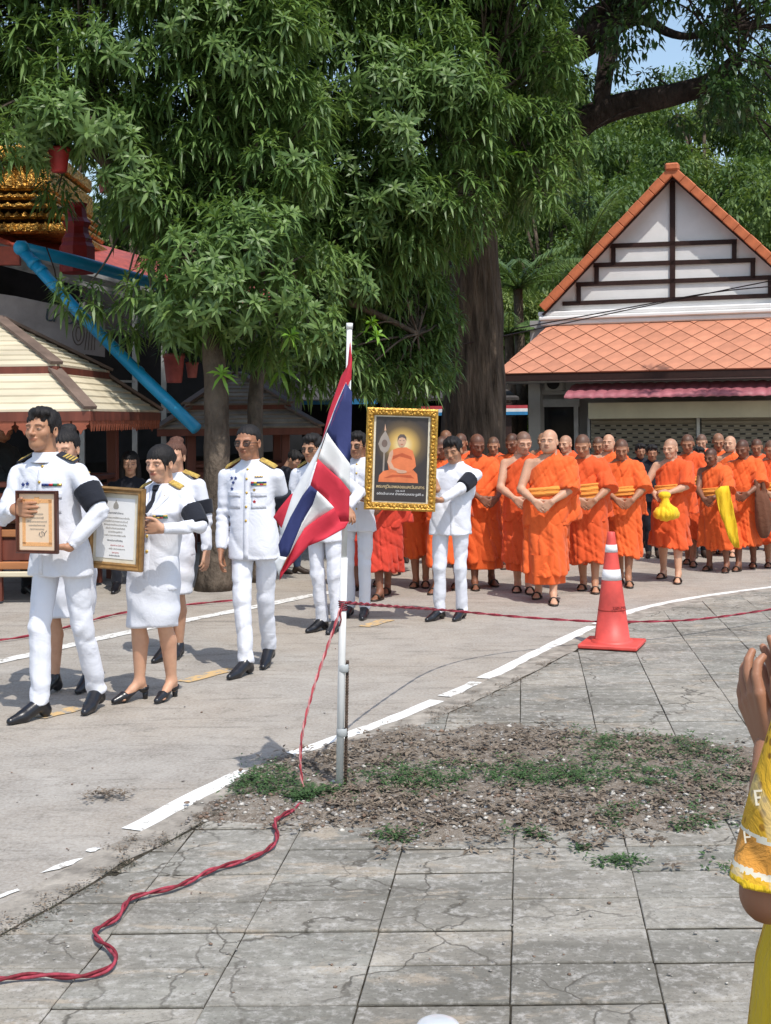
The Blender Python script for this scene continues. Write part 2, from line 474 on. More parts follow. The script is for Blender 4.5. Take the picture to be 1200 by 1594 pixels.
# ================================================================ WEED PATCH, GRAVEL, CORDS, CONE, POLE
def hnoise(x, y, s, seed=0.0):
    return (np.sin(x * 3.1 * s + seed) * np.cos(y * 2.7 * s - seed * 1.3) + np.sin((x + y) * 5.3 * s + 1.7 + seed) * .5 + np.sin((x * 1.7 - y) * 9.1 * s + seed) * .3 + np.cos((y * 2.1 + x * .6) * 13.7 * s) * .2) / 2
PATCH = [G(*p).to_2d() for p in ((300, 1283), (345, 1240), (405, 1206), (470, 1180), (545, 1160), (620, 1135), (700, 1140), (780, 1130), (870, 1140), (960, 1148), (1060, 1150), (1150, 1165), (1240, 1180), (1320, 1200), (1330, 1290), (1220, 1290), (1150, 1275), (1080, 1300), (960, 1302), (900, 1296), (760, 1300), (700, 1312), (620, 1322), (560, 1300), (480, 1285), (400, 1284))]
PA = np.array(PATCH)
def poly_sd(x, y, poly):
    x = np.asarray(x); y = np.asarray(y); d = np.full(x.shape, 1e9); ins = np.zeros(x.shape, bool)
    n = len(poly)
    for i in range(n):
        ax, ay = poly[i]; bx, by = poly[(i + 1) % n]
        ex, ey = bx - ax, by - ay; wx, wy = x - ax, y - ay
        t = np.clip((wx * ex + wy * ey) / (ex * ex + ey * ey), 0, 1)
        d = np.minimum(d, np.hypot(wx - ex * t, wy - ey * t))
        c = ((ay > y) != (by > y)) & (x < (bx - ax) * (y - ay) / (by - ay + 1e-12) + ax)
        ins ^= c
    return np.where(ins, -d, d)
def mound_h(x, y):
    sd = poly_sd(x, y, PA)
    n = hnoise(x, y, 2.2) * .5 + hnoise(x, y, 7, 2.0) * .3
    t = np.clip((-sd + .10 + n * .10) / .22, 0, 1)
    return .0 + t * .034 + t * (hnoise(x, y, 9, 4.0) * .010 + hnoise(x, y, 25, 1.0) * .006)
gx = np.arange(PA[:, 0].min() - .2, PA[:, 0].max() + .2, .022); gy = np.arange(PA[:, 1].min() - .25, PA[:, 1].max() + .25, .022)
X, Y = np.meshgrid(gx, gy, indexing='ij'); Z = mound_h(X, Y)
nx, ny = X.shape; idx = np.arange(nx * ny).reshape(nx, ny)
Q = np.stack([idx[:-1, :-1], idx[1:, :-1], idx[1:, 1:], idx[:-1, 1:]], -1).reshape(-1, 4)
zz = Z.ravel(); Q = Q[(zz[Q].max(1) > .006)]
me_, nt_, b_ = newmat('patch_soil', .95, .15)
v_ = coords(nt_); n_ = noise(nt_, v_, 3.5, 7, .7); n2_ = noise(nt_, v_, 45, 5, .75); n3_ = noise(nt_, v_, 130, 3, .7)
c_ = ramp(nt_, n_, [(.3, (.14, .11, .085)), (.55, (.24, .20, .16)), (.72, (.36, .33, .28))])
c_ = mix(nt_, ramp(nt_, n2_, [(.5, 0), (.62, .7)]), c_, (.42, .38, .33)); c_ = mix(nt_, ramp(nt_, n3_, [(.3, .8), (.45, 0)]), c_, (.06, .045, .03))
nt_.links.new(c_, b_.inputs['Base Color']); bump(nt_, b_, mix(nt_, .5, n2_, n3_), .9, .02)
M_SOIL = me_
tag(mesh_np('soil_patch', np.stack([X.ravel(), Y.ravel(), zz], 1), Q, M_SOIL, smooth=True), 'patch of bare brown soil heaped over the paving at the flag pole', kind='structure')

def scatter_stones(name, n, place, smin, smax, mats, label):
    base = np.array([(1, 0, 0), (-1, 0, 0), (0, 1, 0), (0, -1, 0), (0, 0, 1), (0, 0, -1), (.6, .6, .5), (-.6, .6, .45), (.6, -.6, .4), (-.6, -.6, .55)], float)
    tri = np.array([(0, 6, 4), (6, 2, 4), (2, 7, 4), (7, 1, 4), (1, 9, 4), (9, 3, 4), (3, 8, 4), (8, 0, 4), (0, 2, 6), (2, 1, 7), (1, 3, 9), (3, 0, 8), (2, 0, 5), (1, 2, 5), (3, 1, 5), (0, 3, 5)])
    V = []; T = []; MI = []
    for i in range(n):
        p = place()
        if p is None: continue
        s = smin + (smax - smin) * rng.random() ** 3.2
        v = base * (1 + rng.uniform(-.3, .3, base.shape)) * np.array([s, s * rng.uniform(.6, 1), s * rng.uniform(.35, .7)])
        a = rng.uniform(0, 6.28); c, s_ = math.cos(a), math.sin(a)
        v = v @ np.array([[c, s_, 0], [-s_, c, 0], [0, 0, 1]])
        T.append(tri + len(V) * len(base)); V.append(v + np.array([p[0], p[1], p[2] + s * .2])); MI += [rng.choice(len(mats), p=[.3, .4, .3][:len(mats)] if len(mats) == 3 else None)] * len(tri)
    o = mesh_np(name, np.concatenate(V), np.concatenate(T), mats, mi=MI)
    return tag(o, label, kind='stuff')
M_ST = [pmat('pale_stone', (.52, .49, .44), .85, .3, var=.25, nscale=30), pmat('grey_stone', (.30, .275, .25), .85, .3, var=.3, nscale=30), pmat('brown_stone', (.22, .15, .11), .85, .3, var=.3, nscale=30)]
def in_patch(marg=.0, wfun=None):
    for _ in range(60):
        x = rng.uniform(PA[:, 0].min() - .15, PA[:, 0].max()); y = rng.uniform(PA[:, 1].min() - .2, PA[:, 1].max() + .1)
        if poly_sd(np.array([x]), np.array([y]), PA)[0] < marg + rng.normal(0, .07) and (wfun is None or rng.random() < wfun(x, y)):
            return (x, y, max(.016, float(mound_h(np.array([x]), np.array([y]))[0])))
    return None
yb_, yt_ = G(600, 1300).y, G(600, 1150).y
scatter_stones('gravel', 4200, lambda: in_patch(.0, lambda x, y: 1 if y < yb_ + .45 else .22), .003, .017, M_ST, 'loose pale gravel and rubble scattered through the weed patch')
def road_pt():
    g = G(rng.uniform(0, 1200), 1000 + 560 * rng.random() ** .7); z = .018 if g.x > kerb_x(g.y) + .26 else .003
    return (g.x, g.y, z)
scatter_stones('grit', 500, road_pt, .0025, .009, M_ST, 'small grit scattered over road and paving')

def leafmat(name, c1, c2, rough=.45, trans=.25, objvar=0, spec=.4):
    m, nt, b = newmat(name, rough, spec)
    v = coords(nt); n = noise(nt, v, 2.3, 3)
    geo = nt.nodes.new('ShaderNodeNewGeometry')
    f = math_(nt, 'ADD', math_(nt, 'MULTIPLY', geo.outputs['Random Per Island'], .75), math_(nt, 'MULTIPLY', n, .35))
    c = ramp(nt, f, [(.15, c1), (.85, c2)])
    nt.links.new(c, b.inputs['Base Color'])
    out = nt.nodes['Material Output']
    tr = nt.nodes.new('ShaderNodeBsdfTranslucent'); ms = nt.nodes.new('ShaderNodeMixShader'); ms.inputs[0].default_value = trans
    hs = nt.nodes.new('ShaderNodeHueSaturation'); hs.inputs['Value'].default_value = 1.5; hs.inputs['Saturation'].default_value = 1.15; hs.inputs['Hue'].default_value = .485
    nt.links.new(c, hs.inputs['Color']); nt.links.new(hs.outputs[0], tr.inputs[0])
    nt.links.new(b.outputs[0], ms.inputs[1]); nt.links.new(tr.outputs[0], ms.inputs[2]); nt.links.new(ms.outputs[0], out.inputs[0])
    return m
def leaf_cloud(centers, dirs, length, width, droop=.3, rngl=None, seg=2, up=None):
    """one leaf per centre: a bent lanceolate strip. centers Nx3, dirs Nx3 (unit), length N, width N"""
    N = len(centers); length = np.asarray(length)[:, None] * np.ones((N, 1)); width = np.asarray(width)[:, None] * np.ones((N, 1))
    d = dirs / np.linalg.norm(dirs, axis=1, keepdims=True)
    upv = np.tile(np.array([0, 0, 1.0]), (N, 1)) if up is None else up
    side = np.cross(d, upv); side /= (np.linalg.norm(side, axis=1, keepdims=True) + 1e-6)
    rows = []
    prof = [(0, .12), (.22, .85), (.55, 1.0), (1.0, .04)] if seg == 3 else [(0, .15), (.42, 1.0), (1.0, .05)]
    for (t, wd) in prof:
        c = centers + d * length * t; c = c + np.array([0, 0, -1.0]) * (droop * length * t * t)
        rows.append((c - side * width * wd / 2, c + side * width * wd / 2))
    k = len(prof)
    V = np.stack([p for r in rows for p in r], 1)  # N,2k,3
    base = np.arange(N)[:, None] * (2 * k)
    Fc = np.concatenate([np.stack([base[:, 0] + 2 * i, base[:, 0] + 2 * i + 1, base[:, 0] + 2 * i + 3, base[:, 0] + 2 * i + 2], 1) for i in range(k - 1)])
    return V.reshape(-1, 3), Fc
M_WEED = leafmat('weed_leaf', (.030, .070, .022), (.075, .14, .045), .7, .15)
M_DRY = leafmat('dry_leaf', (.075, .055, .038), (.27, .215, .16), .8, .1)
def weeds(name, spots, n, mat, label, ln=(.012, .03), spread_h=.05):
    C = []; D = []; L = []
    for i in range(n):
        sx, sy, rx, ry = spots[rng.integers(len(spots))]
        g = G(sx, sy); q_ = 1.1 if n > 200 else 1.0; x = g.x + rng.normal() * rx * q_; y = g.y + rng.normal() * ry * q_ * 1.3
        z0 = max(.016, float(mound_h(np.array([x]), np.array([y]))[0]))
        h = rng.uniform(.008, spread_h)
        k = rng.integers(7, 14)
        for j in range(k):
            a = rng.uniform(0, 6.28); r = rng.uniform(0, .03)
            C.append((x + r * math.cos(a), y + r * math.sin(a), z0 + h * rng.uniform(.1, 1))); e = rng.uniform(-.1, .8)
            D.append((math.cos(a), math.sin(a), e)); L.append(rng.uniform(*ln))
    L = np.array(L); V, Fc = leaf_cloud(np.array(C), np.array(D), L, L * .42, .3)
    return tag(mesh_np(name, V, Fc, mat), label, kind='stuff')
weeds('weeds', [(650, 1222, .09, .10), (700, 1225, .10, .08), (610, 1222, .08, .07), (795, 1215, .10, .09), (830, 1222, .08, .06), (880, 1215, .10, .07), (930, 1190, .09, .16), (955, 1165, .07, .10), (900, 1225, .1, .07), (1050, 1170, .10, .12), (1080, 1225, .10, .10), (1110, 1190, .12, .12), (1000, 1222, .12, .10)], 640, M_WEED, 'low green weeds growing in the soil patch behind the gravel')
weeds('weeds', [(400, 1240, .06, .05), (440, 1232, .07, .06), (420, 1212, .05, .07), (500, 1248, .07, .04), (475, 1250, .05, .03), (390, 1225, .04, .05)], 220, M_WEED, 'low green weeds beside the pink cord at the kerb')
weeds('weeds', [(1075, 1295, .04, .03), (970, 1285, .06, .05), (1110, 1282, .06, .04), (620, 1315, .07, .02), (820, 1308, .05, .02), (600, 1310, .03, .02)], 90, M_WEED, 'sparse weed tufts along the front rim of the soil patch')
for (sx, sy, rx, ry, n, lab) in ((968, 1350, .05, .022, 26, 'small dark weed in the slab joint'), (905, 1328, .012, .012, 6, 'tiny weed between two slabs in front of the patch'), (1120, 1360, .03, .03, 7, 'small weed beside the yellow sleeve'), (1168, 1352, .03, .03, 6, 'weed sprig growing nearest the yellow sleeve'), (160, 1243, .06, .02, 20, 'dark weed clump growing on the road')):
    weeds('weed', [(sx, sy, rx, ry)], n, M_WEED if n != 20 else M_DRY, lab, spread_h=.03)
weeds('dry_weeds', [(x, y, .16, .12) for x, y in ((600, 1180), (760, 1180), (860, 1260), (1000, 1180), (560, 1270), (1100, 1240), (700, 1290), (900, 1290), (500, 1200), (1000, 1280), (1180, 1200), (600, 1240), (840, 1160))], 850, M_DRY, 'brown dead weed litter across the soil patch', ln=(.012, .045), spread_h=.03)
def to_px(p): x, y = p.x / p.y * F, CAM_H / p.y * F; return (HX + x + ROLL * y, HY + y - ROLL * x)
kk = [(*to_px(p), 0, 0) for p in offset_line(KS, .235)[::2] if 3.9 < p.y < 9.0]
weeds('kerb_litter', [(x, y, .03, .05) for x, y, _, _ in kk] + [(730, 1098, .05, .12), (715, 1106, .04, .10), (690, 1112, .05, .05), (200, 1320, .05, .05), (215, 1318, .06, .04)], 260, M_DRY, 'brown litter gathered along the kerb joint', ln=(.006, .02), spread_h=.012)
joint_spots = [to_px(p) for p in offset_line(KS, .245) if 3.9 < p.y < 6.5]
weeds('joint_moss', [(x, y, .014, .03) for x, y in joint_spots], 160, leafmat('moss', (.03, .03, .018), (.09, .085, .05), .95, .05), 'dark moss along the kerb joint', ln=(.005, .013), spread_h=.008)

# ---- cords
def cord(name, pts, r, mats, label, twist=14, step=.02, kind=None, group=None):
    pts = resample(smoothline([Vector(p) for p in pts], 2), step)
    r0 = empty(name, pts[0], 0, label, 'cord', group) if kind is None else None
    off = Vector(pts[0])
    for k in range(2):
        q = []
        for i, p in enumerate(pts):
            a = pts[max(0, i - 1)]; b = pts[min(len(pts) - 1, i + 1)]; t = (b - a).normalized()
            s = t.cross(Vector((0, 0, 1)));
            if s.length < .1: s = t.cross(Vector((1, 0, 0)))
            s.normalize(); u = s.cross(t); an = i * step * twist * 2 + k * math.pi
            q.append(p + (s * math.cos(an) + u * math.sin(an)) * r * .62 - off)
        m = MB().tube(q, r * .62, 6); m.build('strand', mats[k], r0, True)
    return r0
M_CORD = [pmat('cord_red', (.22, .022, .035), .7, .3, var=.3, nscale=40, bmp=.4, bscale=200), pmat('cord_pink', (.36, .05, .075), .7, .3, var=.3, nscale=30, bmp=.4, bscale=200)]
M_CORDP = [pmat('cord_pale_pink', (.72, .30, .30), .7, .3, var=.2, nscale=40, bmp=.3, bscale=200), pmat('cord_deep_pink', (.55, .08, .10), .7, .3, var=.2)]
gr = [G(x, y, .035) for x, y in ((-120, 1538), (0, 1524), (60, 1516), (120, 1522), (165, 1512), (182, 1495), (176, 1478), (150, 1462), (145, 1448), (165, 1438), (185, 1428), (198, 1400), (215, 1393), (280, 1380), (330, 1352), (380, 1340), (420, 1322), (434, 1302), (424, 1280), (440, 1268), (455, 1262), (470, 1250))]
poleg = G(528, 1237); PD = poleg.y
drop = [P(x, y, PD + dd) for x, y, dd in ((474, 1238, .0), (468, 1205, -.01), (467, 1170, -.02), (472, 1130, -.03), (488, 1070, -.03), (505, 1020, -.02), (520, 978, -.02), (532, 942, -.02))]
cord('braided_cord', gr, .0085, M_CORD, 'dark red twisted cord snaking over the foreground paving')
cord('hanging_cord', drop, .0065, M_CORDP, 'pink twisted cord slanting from the ground up to the flag pole', twist=30)
conp = G(953, 1010)
back = [P(540, 938, PD - .03), P(575, 941, 6.6), P(640, 946, 7.6), P(700, 950, 8.6), P(800, 960, 9.2), P(925, 968, 9.46), P(985, 968, 9.5), P(1080, 966, 9.8), P(1200, 949, 10.4), P(1330, 925, 11)]
cord('stretched_cord', back, .008, M_CORD, 'thin red cord stretched from the flag pole past the traffic cone', twist=8, step=.06)
lft = [G(x, y, .02) for x, y in ((-150, 1012), (0, 996), (35, 992), (110, 975), (160, 960), (205, 951), (300, 940), (400, 931))]
cord('ground_cord', lft, .009, M_CORD, 'dark red cord lying on the far edge of the road behind the officers', twist=6, step=.07)

# ---- traffic cone
cone = empty('traffic_cone', (conp.x, conp.y, .018), 0, 'orange red traffic cone with two white bands on the pavement edge', 'traffic cone')
M_CONE = pmat('cone_plastic', (.72, .085, .068), .5, .45, var=.22, nscale=4, bmp=.12, bscale=90)
M_CONEW = pmat('cone_white_band', (.80, .79, .80), .5, .5, var=.06, nscale=12, bmp=.08)
b = MB()
hb = .20
for s in (1,):
    ang = R(-24)
b.box((0, 0, .022), (.43, .40, .03), (0, 0, R(-21)), bevel=.008)
bo = b.build('base', M_CONE, cone)
H = .80; zz0 = .036
def cr_(t): return .128 + (.027 - .128) * t
prof = [(.155, zz0), (.15, zz0 + .012), (.132, zz0 + .02)]
cuts = [0, .55, .665, .80, .905, 1.0]
segs = [('lower_body', 0, .555, M_CONE, 0), ('lower_band', .555, .655, M_CONEW, .0015), ('middle_body', .655, .815, M_CONE, 0), ('upper_band', .815, .885, M_CONEW, .0015), ('tip', .885, 1.0, M_CONE, 0)]
y_of = lambda t: zz0 + .02 + t * (H - .02)
for nm, a, c, m_, e in segs:
    pr = [(cr_(a) + e, y_of(a)), (cr_((a + c) / 2) + e, y_of((a + c) / 2)), (cr_(c) + e, y_of(c))]
    if nm == 'lower_body': pr = prof + pr
    if nm == 'tip': pr += [(cr_(1) - .004, y_of(1) + .003), (.012, y_of(1) + .003), (.012, y_of(.95))]
    if e: pr = [(pr[0][0] - .003, pr[0][1])] + pr + [(pr[-1][0] - .003, pr[-1][1])]
    MB().lathe(pr, n=40).build(nm, m_, cone, True)
for t in (.28, .265): pass
MB().lathe([(cr_(.275) + .0005, y_of(.27)), (cr_(.275) + .002, y_of(.275)), (cr_(.28) + .0005, y_of(.28))], n=40).build('seam_ring', pmat('cone_dark', (.30, .03, .02), .6, .3), cone, True)

# stamped letters on the cone's front
def text_obj(name, body, size, mat, parent, loc, rot=(R(90), 0, 0), ext=.0012, align='CENTER', spacing=1.0, bold=0.0):
    cu = bpy.data.curves.new(name, 'FONT'); cu.body = body; cu.size = size; cu.extrude = ext; cu.align_x = align; cu.align_y = 'CENTER'
    cu.space_character = spacing; cu.offset = bold; cu.resolution_u = 3
    cu.materials.append(mat); o = bpy.data.objects.new(name, cu); o.location = loc; o.rotation_euler = rot
    return link(o, parent)
_t = text_obj('stamped_letters', 'TSM-MB', .030, pmat('cone_letter', (.16, .02, .02), .6, .3), cone, (.035, -(cr_(.30) + .004), y_of(.305)), (R(90) - R(7), 0, R(14)), .002); _t['kind'] = 'stuff'

# ---- plastic bowl at the bottom edge
pb = G(682, 1616)
bowl = MB().lathe([(.001, .052), (.022, .050), (.040, .044), (.053, .032), (.060, .014), (.063, .004), (.066, .002), (.064, .0), (.058, .006), (.05, .026), (.036, .038), (.001, .046)], n=36)
M_PLA, nt_, b_ = newmat('clear_white_plastic', .25, .5)
b_.inputs['Base Color'].default_value = (.80, .83, .86, 1); b_.inputs['Transmission Weight'].default_value = .35
bw = bowl.build('plastic_bowl', M_PLA, None, True, (pb.x, pb.y, .020)); bw.rotation_euler = (0, 0, .3); bw.scale = (1.05, 1.05, .62)
tag(bw, 'milky white plastic bowl overturned on the paving at the bottom edge', 'bowl')

# ---- flag pole and flag
pole = empty('flag_pole', (poleg.x, poleg.y, .03), 0, 'white plastic flag pole tied to a rebar stake in the weed patch', 'flag pole')
M_PVC = pmat('white_pvc', (.78, .78, .76), .4, .5, var=.05, nscale=6, bmp=.05)
inv = Vector((poleg.x, poleg.y, .03))
def pl(px, py, dd=0): return P(px, py, PD + dd) - inv
base_, j1, top = pl(528, 1237), pl(535, 815), pl(544, 508)
MB().tube([base_, pl(532, 1020), pl(535.5, 868)], .0165, 16).build('lower_tube', M_PVC, pole, True)
MB().tube([pl(535, 880), pl(540, 700), top], .0125, 14).build('upper_tube', M_PVC, pole, True)
MB().tube([pl(543.9, 512), pl(544.1, 503)], .0150, 14).build('cap', M_PVC, pole, True)
M_RUST = pmat('rusty_steel', (.11, .075, .055), .8, .4, .3, var=.4, nscale=40, bmp=.5, bscale=150)
rb = MB().tube([pl(537.5, 1232, .01), pl(539, 1130, .01), pl(541, 1028, .01)], .0065, 8)
for k in range(46):
    t = k / 46; z = pl(537.5, 1232, .01).lerp(pl(541, 1028, .01), t); rb.lathe([(.0066, 0), (.0085, .003), (.0066, .006)], z, 8)
rb.build('rebar_stake', M_RUST, pole, True)
M_TAPE = pmat('clear_tape', (.45, .47, .47), .35, .5)
for (x, y) in ((533, 1040), (530.5, 1140)):
    a = pl(x, y); MB().lathe([(.0168, -.018), (.0195, -.014), (.0195, .014), (.0168, .018)], a + Vector((.004, 0, 0)), 16, sx=1.25).build('tape_band', M_TAPE, pole, True)
kn = MB()
for k in range(5):
    z = pl(533 + k * .3, 936 + k * 3.2); kn.lathe([(.0168, -.004), (.021, 0), (.0168, .004)], z, 14)
kn.tube([pl(533, 940, -.02), pl(529, 952, -.03), pl(531, 965, -.02), pl(528, 975, -.02)], .0035, 6)
kn.build('cord_knot', M_CORD[0], pole, True)

flag = empty('flag', (poleg.x, poleg.y, 1.3), 0, 'red white and blue striped national flag hanging folded from the white pole', 'flag')
M_FR = pmat('flag_red', (.58, .035, .06), .75, .3, var=.08, nscale=3, bmp=.35, bscale=12, bdist=.01)
M_FW = pmat('flag_white', (.78, .78, .78), .75, .3, var=.04, nscale=3, bmp=.35, bscale=12, bdist=.01)
M_FB = pmat('flag_blue', (.035, .045, .15), .75, .3, var=.1, nscale=3, bmp=.35, bscale=12, bdist=.01)
# each panel: outline of (px, py, depth offset); offsets describe the folds of the hanging cloth
panels = [
 ('red_stripe', M_FR, [(545, 528, -.02), (548, 560, -.03), (547, 590, -.02), (541, 598, -.03), (520, 650, -.06), (505, 692, -.07), (500, 690, -.03), (512, 640, .0), (531, 585, .0), (541, 570, -.01)]),
 ('white_stripe', M_FW, [(537, 592, -.01), (539, 596, -.03), (508, 672, -.075), (494, 712, -.09), (478, 760, -.08), (440, 845, -.02), (437, 826, .0), (457, 765, -.02), (500, 690, -.03)]),
 ('blue_stripe', M_FB, [(538, 596, -.035), (548, 610, -.025), (547, 660, -.02), (545, 722, -.02), (533, 706, -.05), (520, 690, -.035), (509, 673, -.076), (520, 640, -.06)]),
 ('white_stripe', M_FW, [(509, 673, -.076), (520, 690, -.035), (533, 706, -.05), (545, 722, -.02), (544.5, 764, -.02), (530, 746, -.06), (516, 735, -.045), (495, 714, -.09)]),
 ('red_stripe', M_FR, [(495, 714, -.09), (516, 735, -.045), (530, 746, -.06), (544.5, 764, -.02), (543, 812, -.015), (530, 812, -.02), (520, 790, -.055), (508, 777, -.04), (494, 764, -.075), (483, 755, -.085)]),
 ('blue_stripe', M_FB, [(483, 755, -.085), (494, 764, -.076), (487, 785, -.05), (470, 812, -.07), (462, 840, -.05), (446, 868, -.07), (436, 866, -.05), (433, 848, -.045), (452, 805, -.06), (470, 772, -.09)]),
 ('white_stripe', M_FW, [(494, 764, -.076), (508, 777, -.04), (520, 790, -.056), (496, 806, -.03), (474, 822, -.045), (462, 842, -.05), (448, 868, -.07), (470, 814, -.07), (487, 786, -.05)]),
 ('red_stripe', M_FR, [(520, 790, -.056), (530, 812, -.02), (543, 812, -.015), (537, 822, -.02), (505, 840, -.055), (480, 850, -.04), (460, 872, -.06), (442, 892, -.05), (435, 904, -.03), (436, 890, -.045), (448, 868, -.07), (462, 842, -.05), (474, 822, -.045), (496, 806, -.03)]),
 ('white_corner', M_FW, [(436, 866, -.05), (446, 868, -.071), (436, 890, -.046), (434, 897, -.03), (427, 874, -.02)]),
 ('red_fold', M_FR, [(469, 760, -.02), (452, 806, -.01), (441, 826, .0), (425, 805, .015), (434, 792, .0), (452, 770, -.0)]),
]
import bmesh
foff = Vector((poleg.x, poleg.y, 1.3))
for nm, m_, out in panels:
    bm = bmesh.new(); vs3 = [bm.verts.new(P(x, y, PD + dd) - foff) for x, y, dd in out]
    f = bm.faces.new(vs3); bmesh.ops.triangulate(bm, faces=[f], ngon_method='BEAUTY')
    bmesh.ops.subdivide_edges(bm, edges=bm.edges[:], cuts=3, use_grid_fill=True)
    for it in range(3): bmesh.ops.smooth_vert(bm, verts=[v for v in bm.verts if not v.is_boundary], factor=.5, use_axis_x=True, use_axis_y=True, use_axis_z=True)
    for v in bm.verts:
        v.co.y += .006 * math.sin(v.co.x * 34 + v.co.z * 13) + .003 * math.sin(v.co.x * 70 - v.co.z * 22)
    bmesh.ops.recalc_face_normals(bm, faces=bm.faces)
    r_ = bmesh.ops.extrude_face_region(bm, geom=bm.faces[:]); bmesh.ops.translate(bm, verts=[g for g in r_['geom'] if isinstance(g, bmesh.types.BMVert)], vec=(0, .0016, 0))
    me = bpy.data.meshes.new(nm); bm.to_mesh(me); bm.free(); me.materials.append(m_)
    me.polygons.foreach_set('use_smooth', [True] * len(me.polygons)); link(bpy.data.objects.new(nm, me), flag)
# ================================================================ IMPLICIT SURFACES (for bodies and clothes)
def v3(*a): return np.array(a, float)
def surf(f, lo, hi, h):
    """surface nets over a rectilinear grid, evaluated only near the surface"""
    lo = np.array(lo, float); hi = np.array(hi, float)
    B = 4; nb = np.ceil((hi - lo) / (h * B)).astype(int); n = nb * B + 1
    ax = [lo[i] + np.arange(n[i]) * h for i in range(3)]
    cb = [lo[i] + (np.arange(nb[i]) + .5) * h * B for i in range(3)]
    CX, CY, CZ = np.meshgrid(*cb, indexing='ij')
    cv = f(np.stack([CX.ravel(), CY.ravel(), CZ.ravel()], 1)).reshape(CX.shape)
    near = np.abs(cv) < h * B * 1.35
    fill = np.where(cv > 0, 1.0, -1.0)
    idx = np.minimum(np.arange(n[0]) // B, nb[0] - 1), np.minimum(np.arange(n[1]) // B, nb[1] - 1), np.minimum(np.arange(n[2]) // B, nb[2] - 1)
    V = fill[np.ix_(*idx)].copy()
    pad = near.copy()
    M = pad[np.ix_(*idx)]
    # a shared border plane belongs to both blocks
    for a in range(3):
        m2 = np.moveaxis(M, a, 0); src = m2.copy(); pl_ = np.arange(B, n[a] - 1, B); m2[pl_] |= src[pl_ - 1]
    ii = np.nonzero(M)
    pts = np.stack([ax[0][ii[0]], ax[1][ii[1]], ax[2][ii[2]]], 1)
    V[ii] = f(pts)
    s = V < 0
    c = [s[dx:n[0] - 1 + dx, dy:n[1] - 1 + dy, dz:n[2] - 1 + dz] for dx in (0, 1) for dy in (0, 1) for dz in (0, 1)]
    cnt = sum(x.astype(np.int8) for x in c); act = (cnt > 0) & (cnt < 8)
    ai = np.nonzero(act); na = len(ai[0])
    if na == 0: return np.zeros((0, 3)), np.zeros((0, 4), int)
    vid = np.full(act.shape, -1, np.int64); vid[ai] = np.arange(na)
    acc = np.zeros((na, 3)); num = np.zeros(na)
    A = np.stack(ai, 1)
    cor = [(dx, dy, dz) for dx in (0, 1) for dy in (0, 1) for dz in (0, 1)]
    val = {k: V[ai[0] + k[0], ai[1] + k[1], ai[2] + k[2]] for k in cor}
    for a in cor:
        for axn in range(3):
            if a[axn]: continue
            b = list(a); b[axn] = 1; b = tuple(b)
            va, vb = val[a], val[b]; m = (va < 0) != (vb < 0)
            t = np.where(m, va / (va - vb + 1e-20), 0)
            p = np.tile(np.array(a, float), (na, 1)); p[:, axn] = t
            acc += p * m[:, None]; num += m
    verts = lo + (A + acc / num[:, None]) * h
    quads = []
    for axn in range(3):
        sl0 = [slice(None)] * 3; sl1 = [slice(None)] * 3; sl0[axn] = slice(0, -1); sl1[axn] = slice(1, None)
        e = s[tuple(sl0)] != s[tuple(sl1)]
        e2 = np.zeros_like(e); inner = [slice(None)] * 3
        o = [a for a in range(3) if a != axn]
        inner[o[0]] = slice(1, n[o[0]] - 1); inner[o[1]] = slice(1, n[o[1]] - 1)
        e2[tuple(inner)] = e[tuple(inner)]
        I = np.stack(np.nonzero(e2), 1)
        if len(I) == 0: continue
        q = []
        for (u, v) in ((-1, -1), (0, -1), (0, 0), (-1, 0)):
            J = I.copy(); J[:, o[0]] += u; J[:, o[1]] += v; q.append(vid[J[:, 0], J[:, 1], J[:, 2]])
        q = np.stack(q, 1); flip = s[I[:, 0], I[:, 1], I[:, 2]]
        if axn == 1: flip = ~flip
        q[~flip] = q[~flip][:, ::-1]
        quads.append(q)
    Q = np.concatenate(quads)
    Q = Q[(Q >= 0).all(1)]
    return verts, Q
def smin(a, b, k):
    if k <= 0: return np.minimum(a, b)
    h = np.clip(.5 + .5 * (b - a) / k, 0, 1); return b * (1 - h) + a * h - k * h * (1 - h)
def cap(P_, a, b, ra, rb):
    a = np.asarray(a, float); b = np.asarray(b, float); d = b - a; L2 = (d * d).sum() + 1e-12
    t = np.clip(((P_ - a) @ d) / L2, 0, 1)
    return np.linalg.norm(P_ - a - t[:, None] * d, axis=1) - (ra + (rb - ra) * t)
def chain(P_, pts, rad, k=.0):
    r = None
    for i in range(len(pts) - 1):
        c = cap(P_, pts[i], pts[i + 1], rad[i], rad[i + 1]); r = c if r is None else smin(r, c, k)
    return r
def ell(P_, c, r, rot=None):
    q = P_ - np.asarray(c, float)
    if rot is not None: q = q @ rot
    r = np.asarray(r, float); k0 = np.linalg.norm(q / r, axis=1); k1 = np.linalg.norm(q / (r * r), axis=1)
    return k0 * (k0 - 1) / (k1 + 1e-9)
def flatcone(P_, a, b, ra, rb):
    """like cap() but with flat ends"""
    a = np.asarray(a, float); b = np.asarray(b, float); d = b - a; L = np.linalg.norm(d); d = d / L
    t = (P_ - a) @ d; q = np.linalg.norm(P_ - a - t[:, None] * d, axis=1); tt = np.clip(t / L, 0, 1)
    return np.maximum(q - (ra + (rb - ra) * tt), np.maximum(-t, t - L))
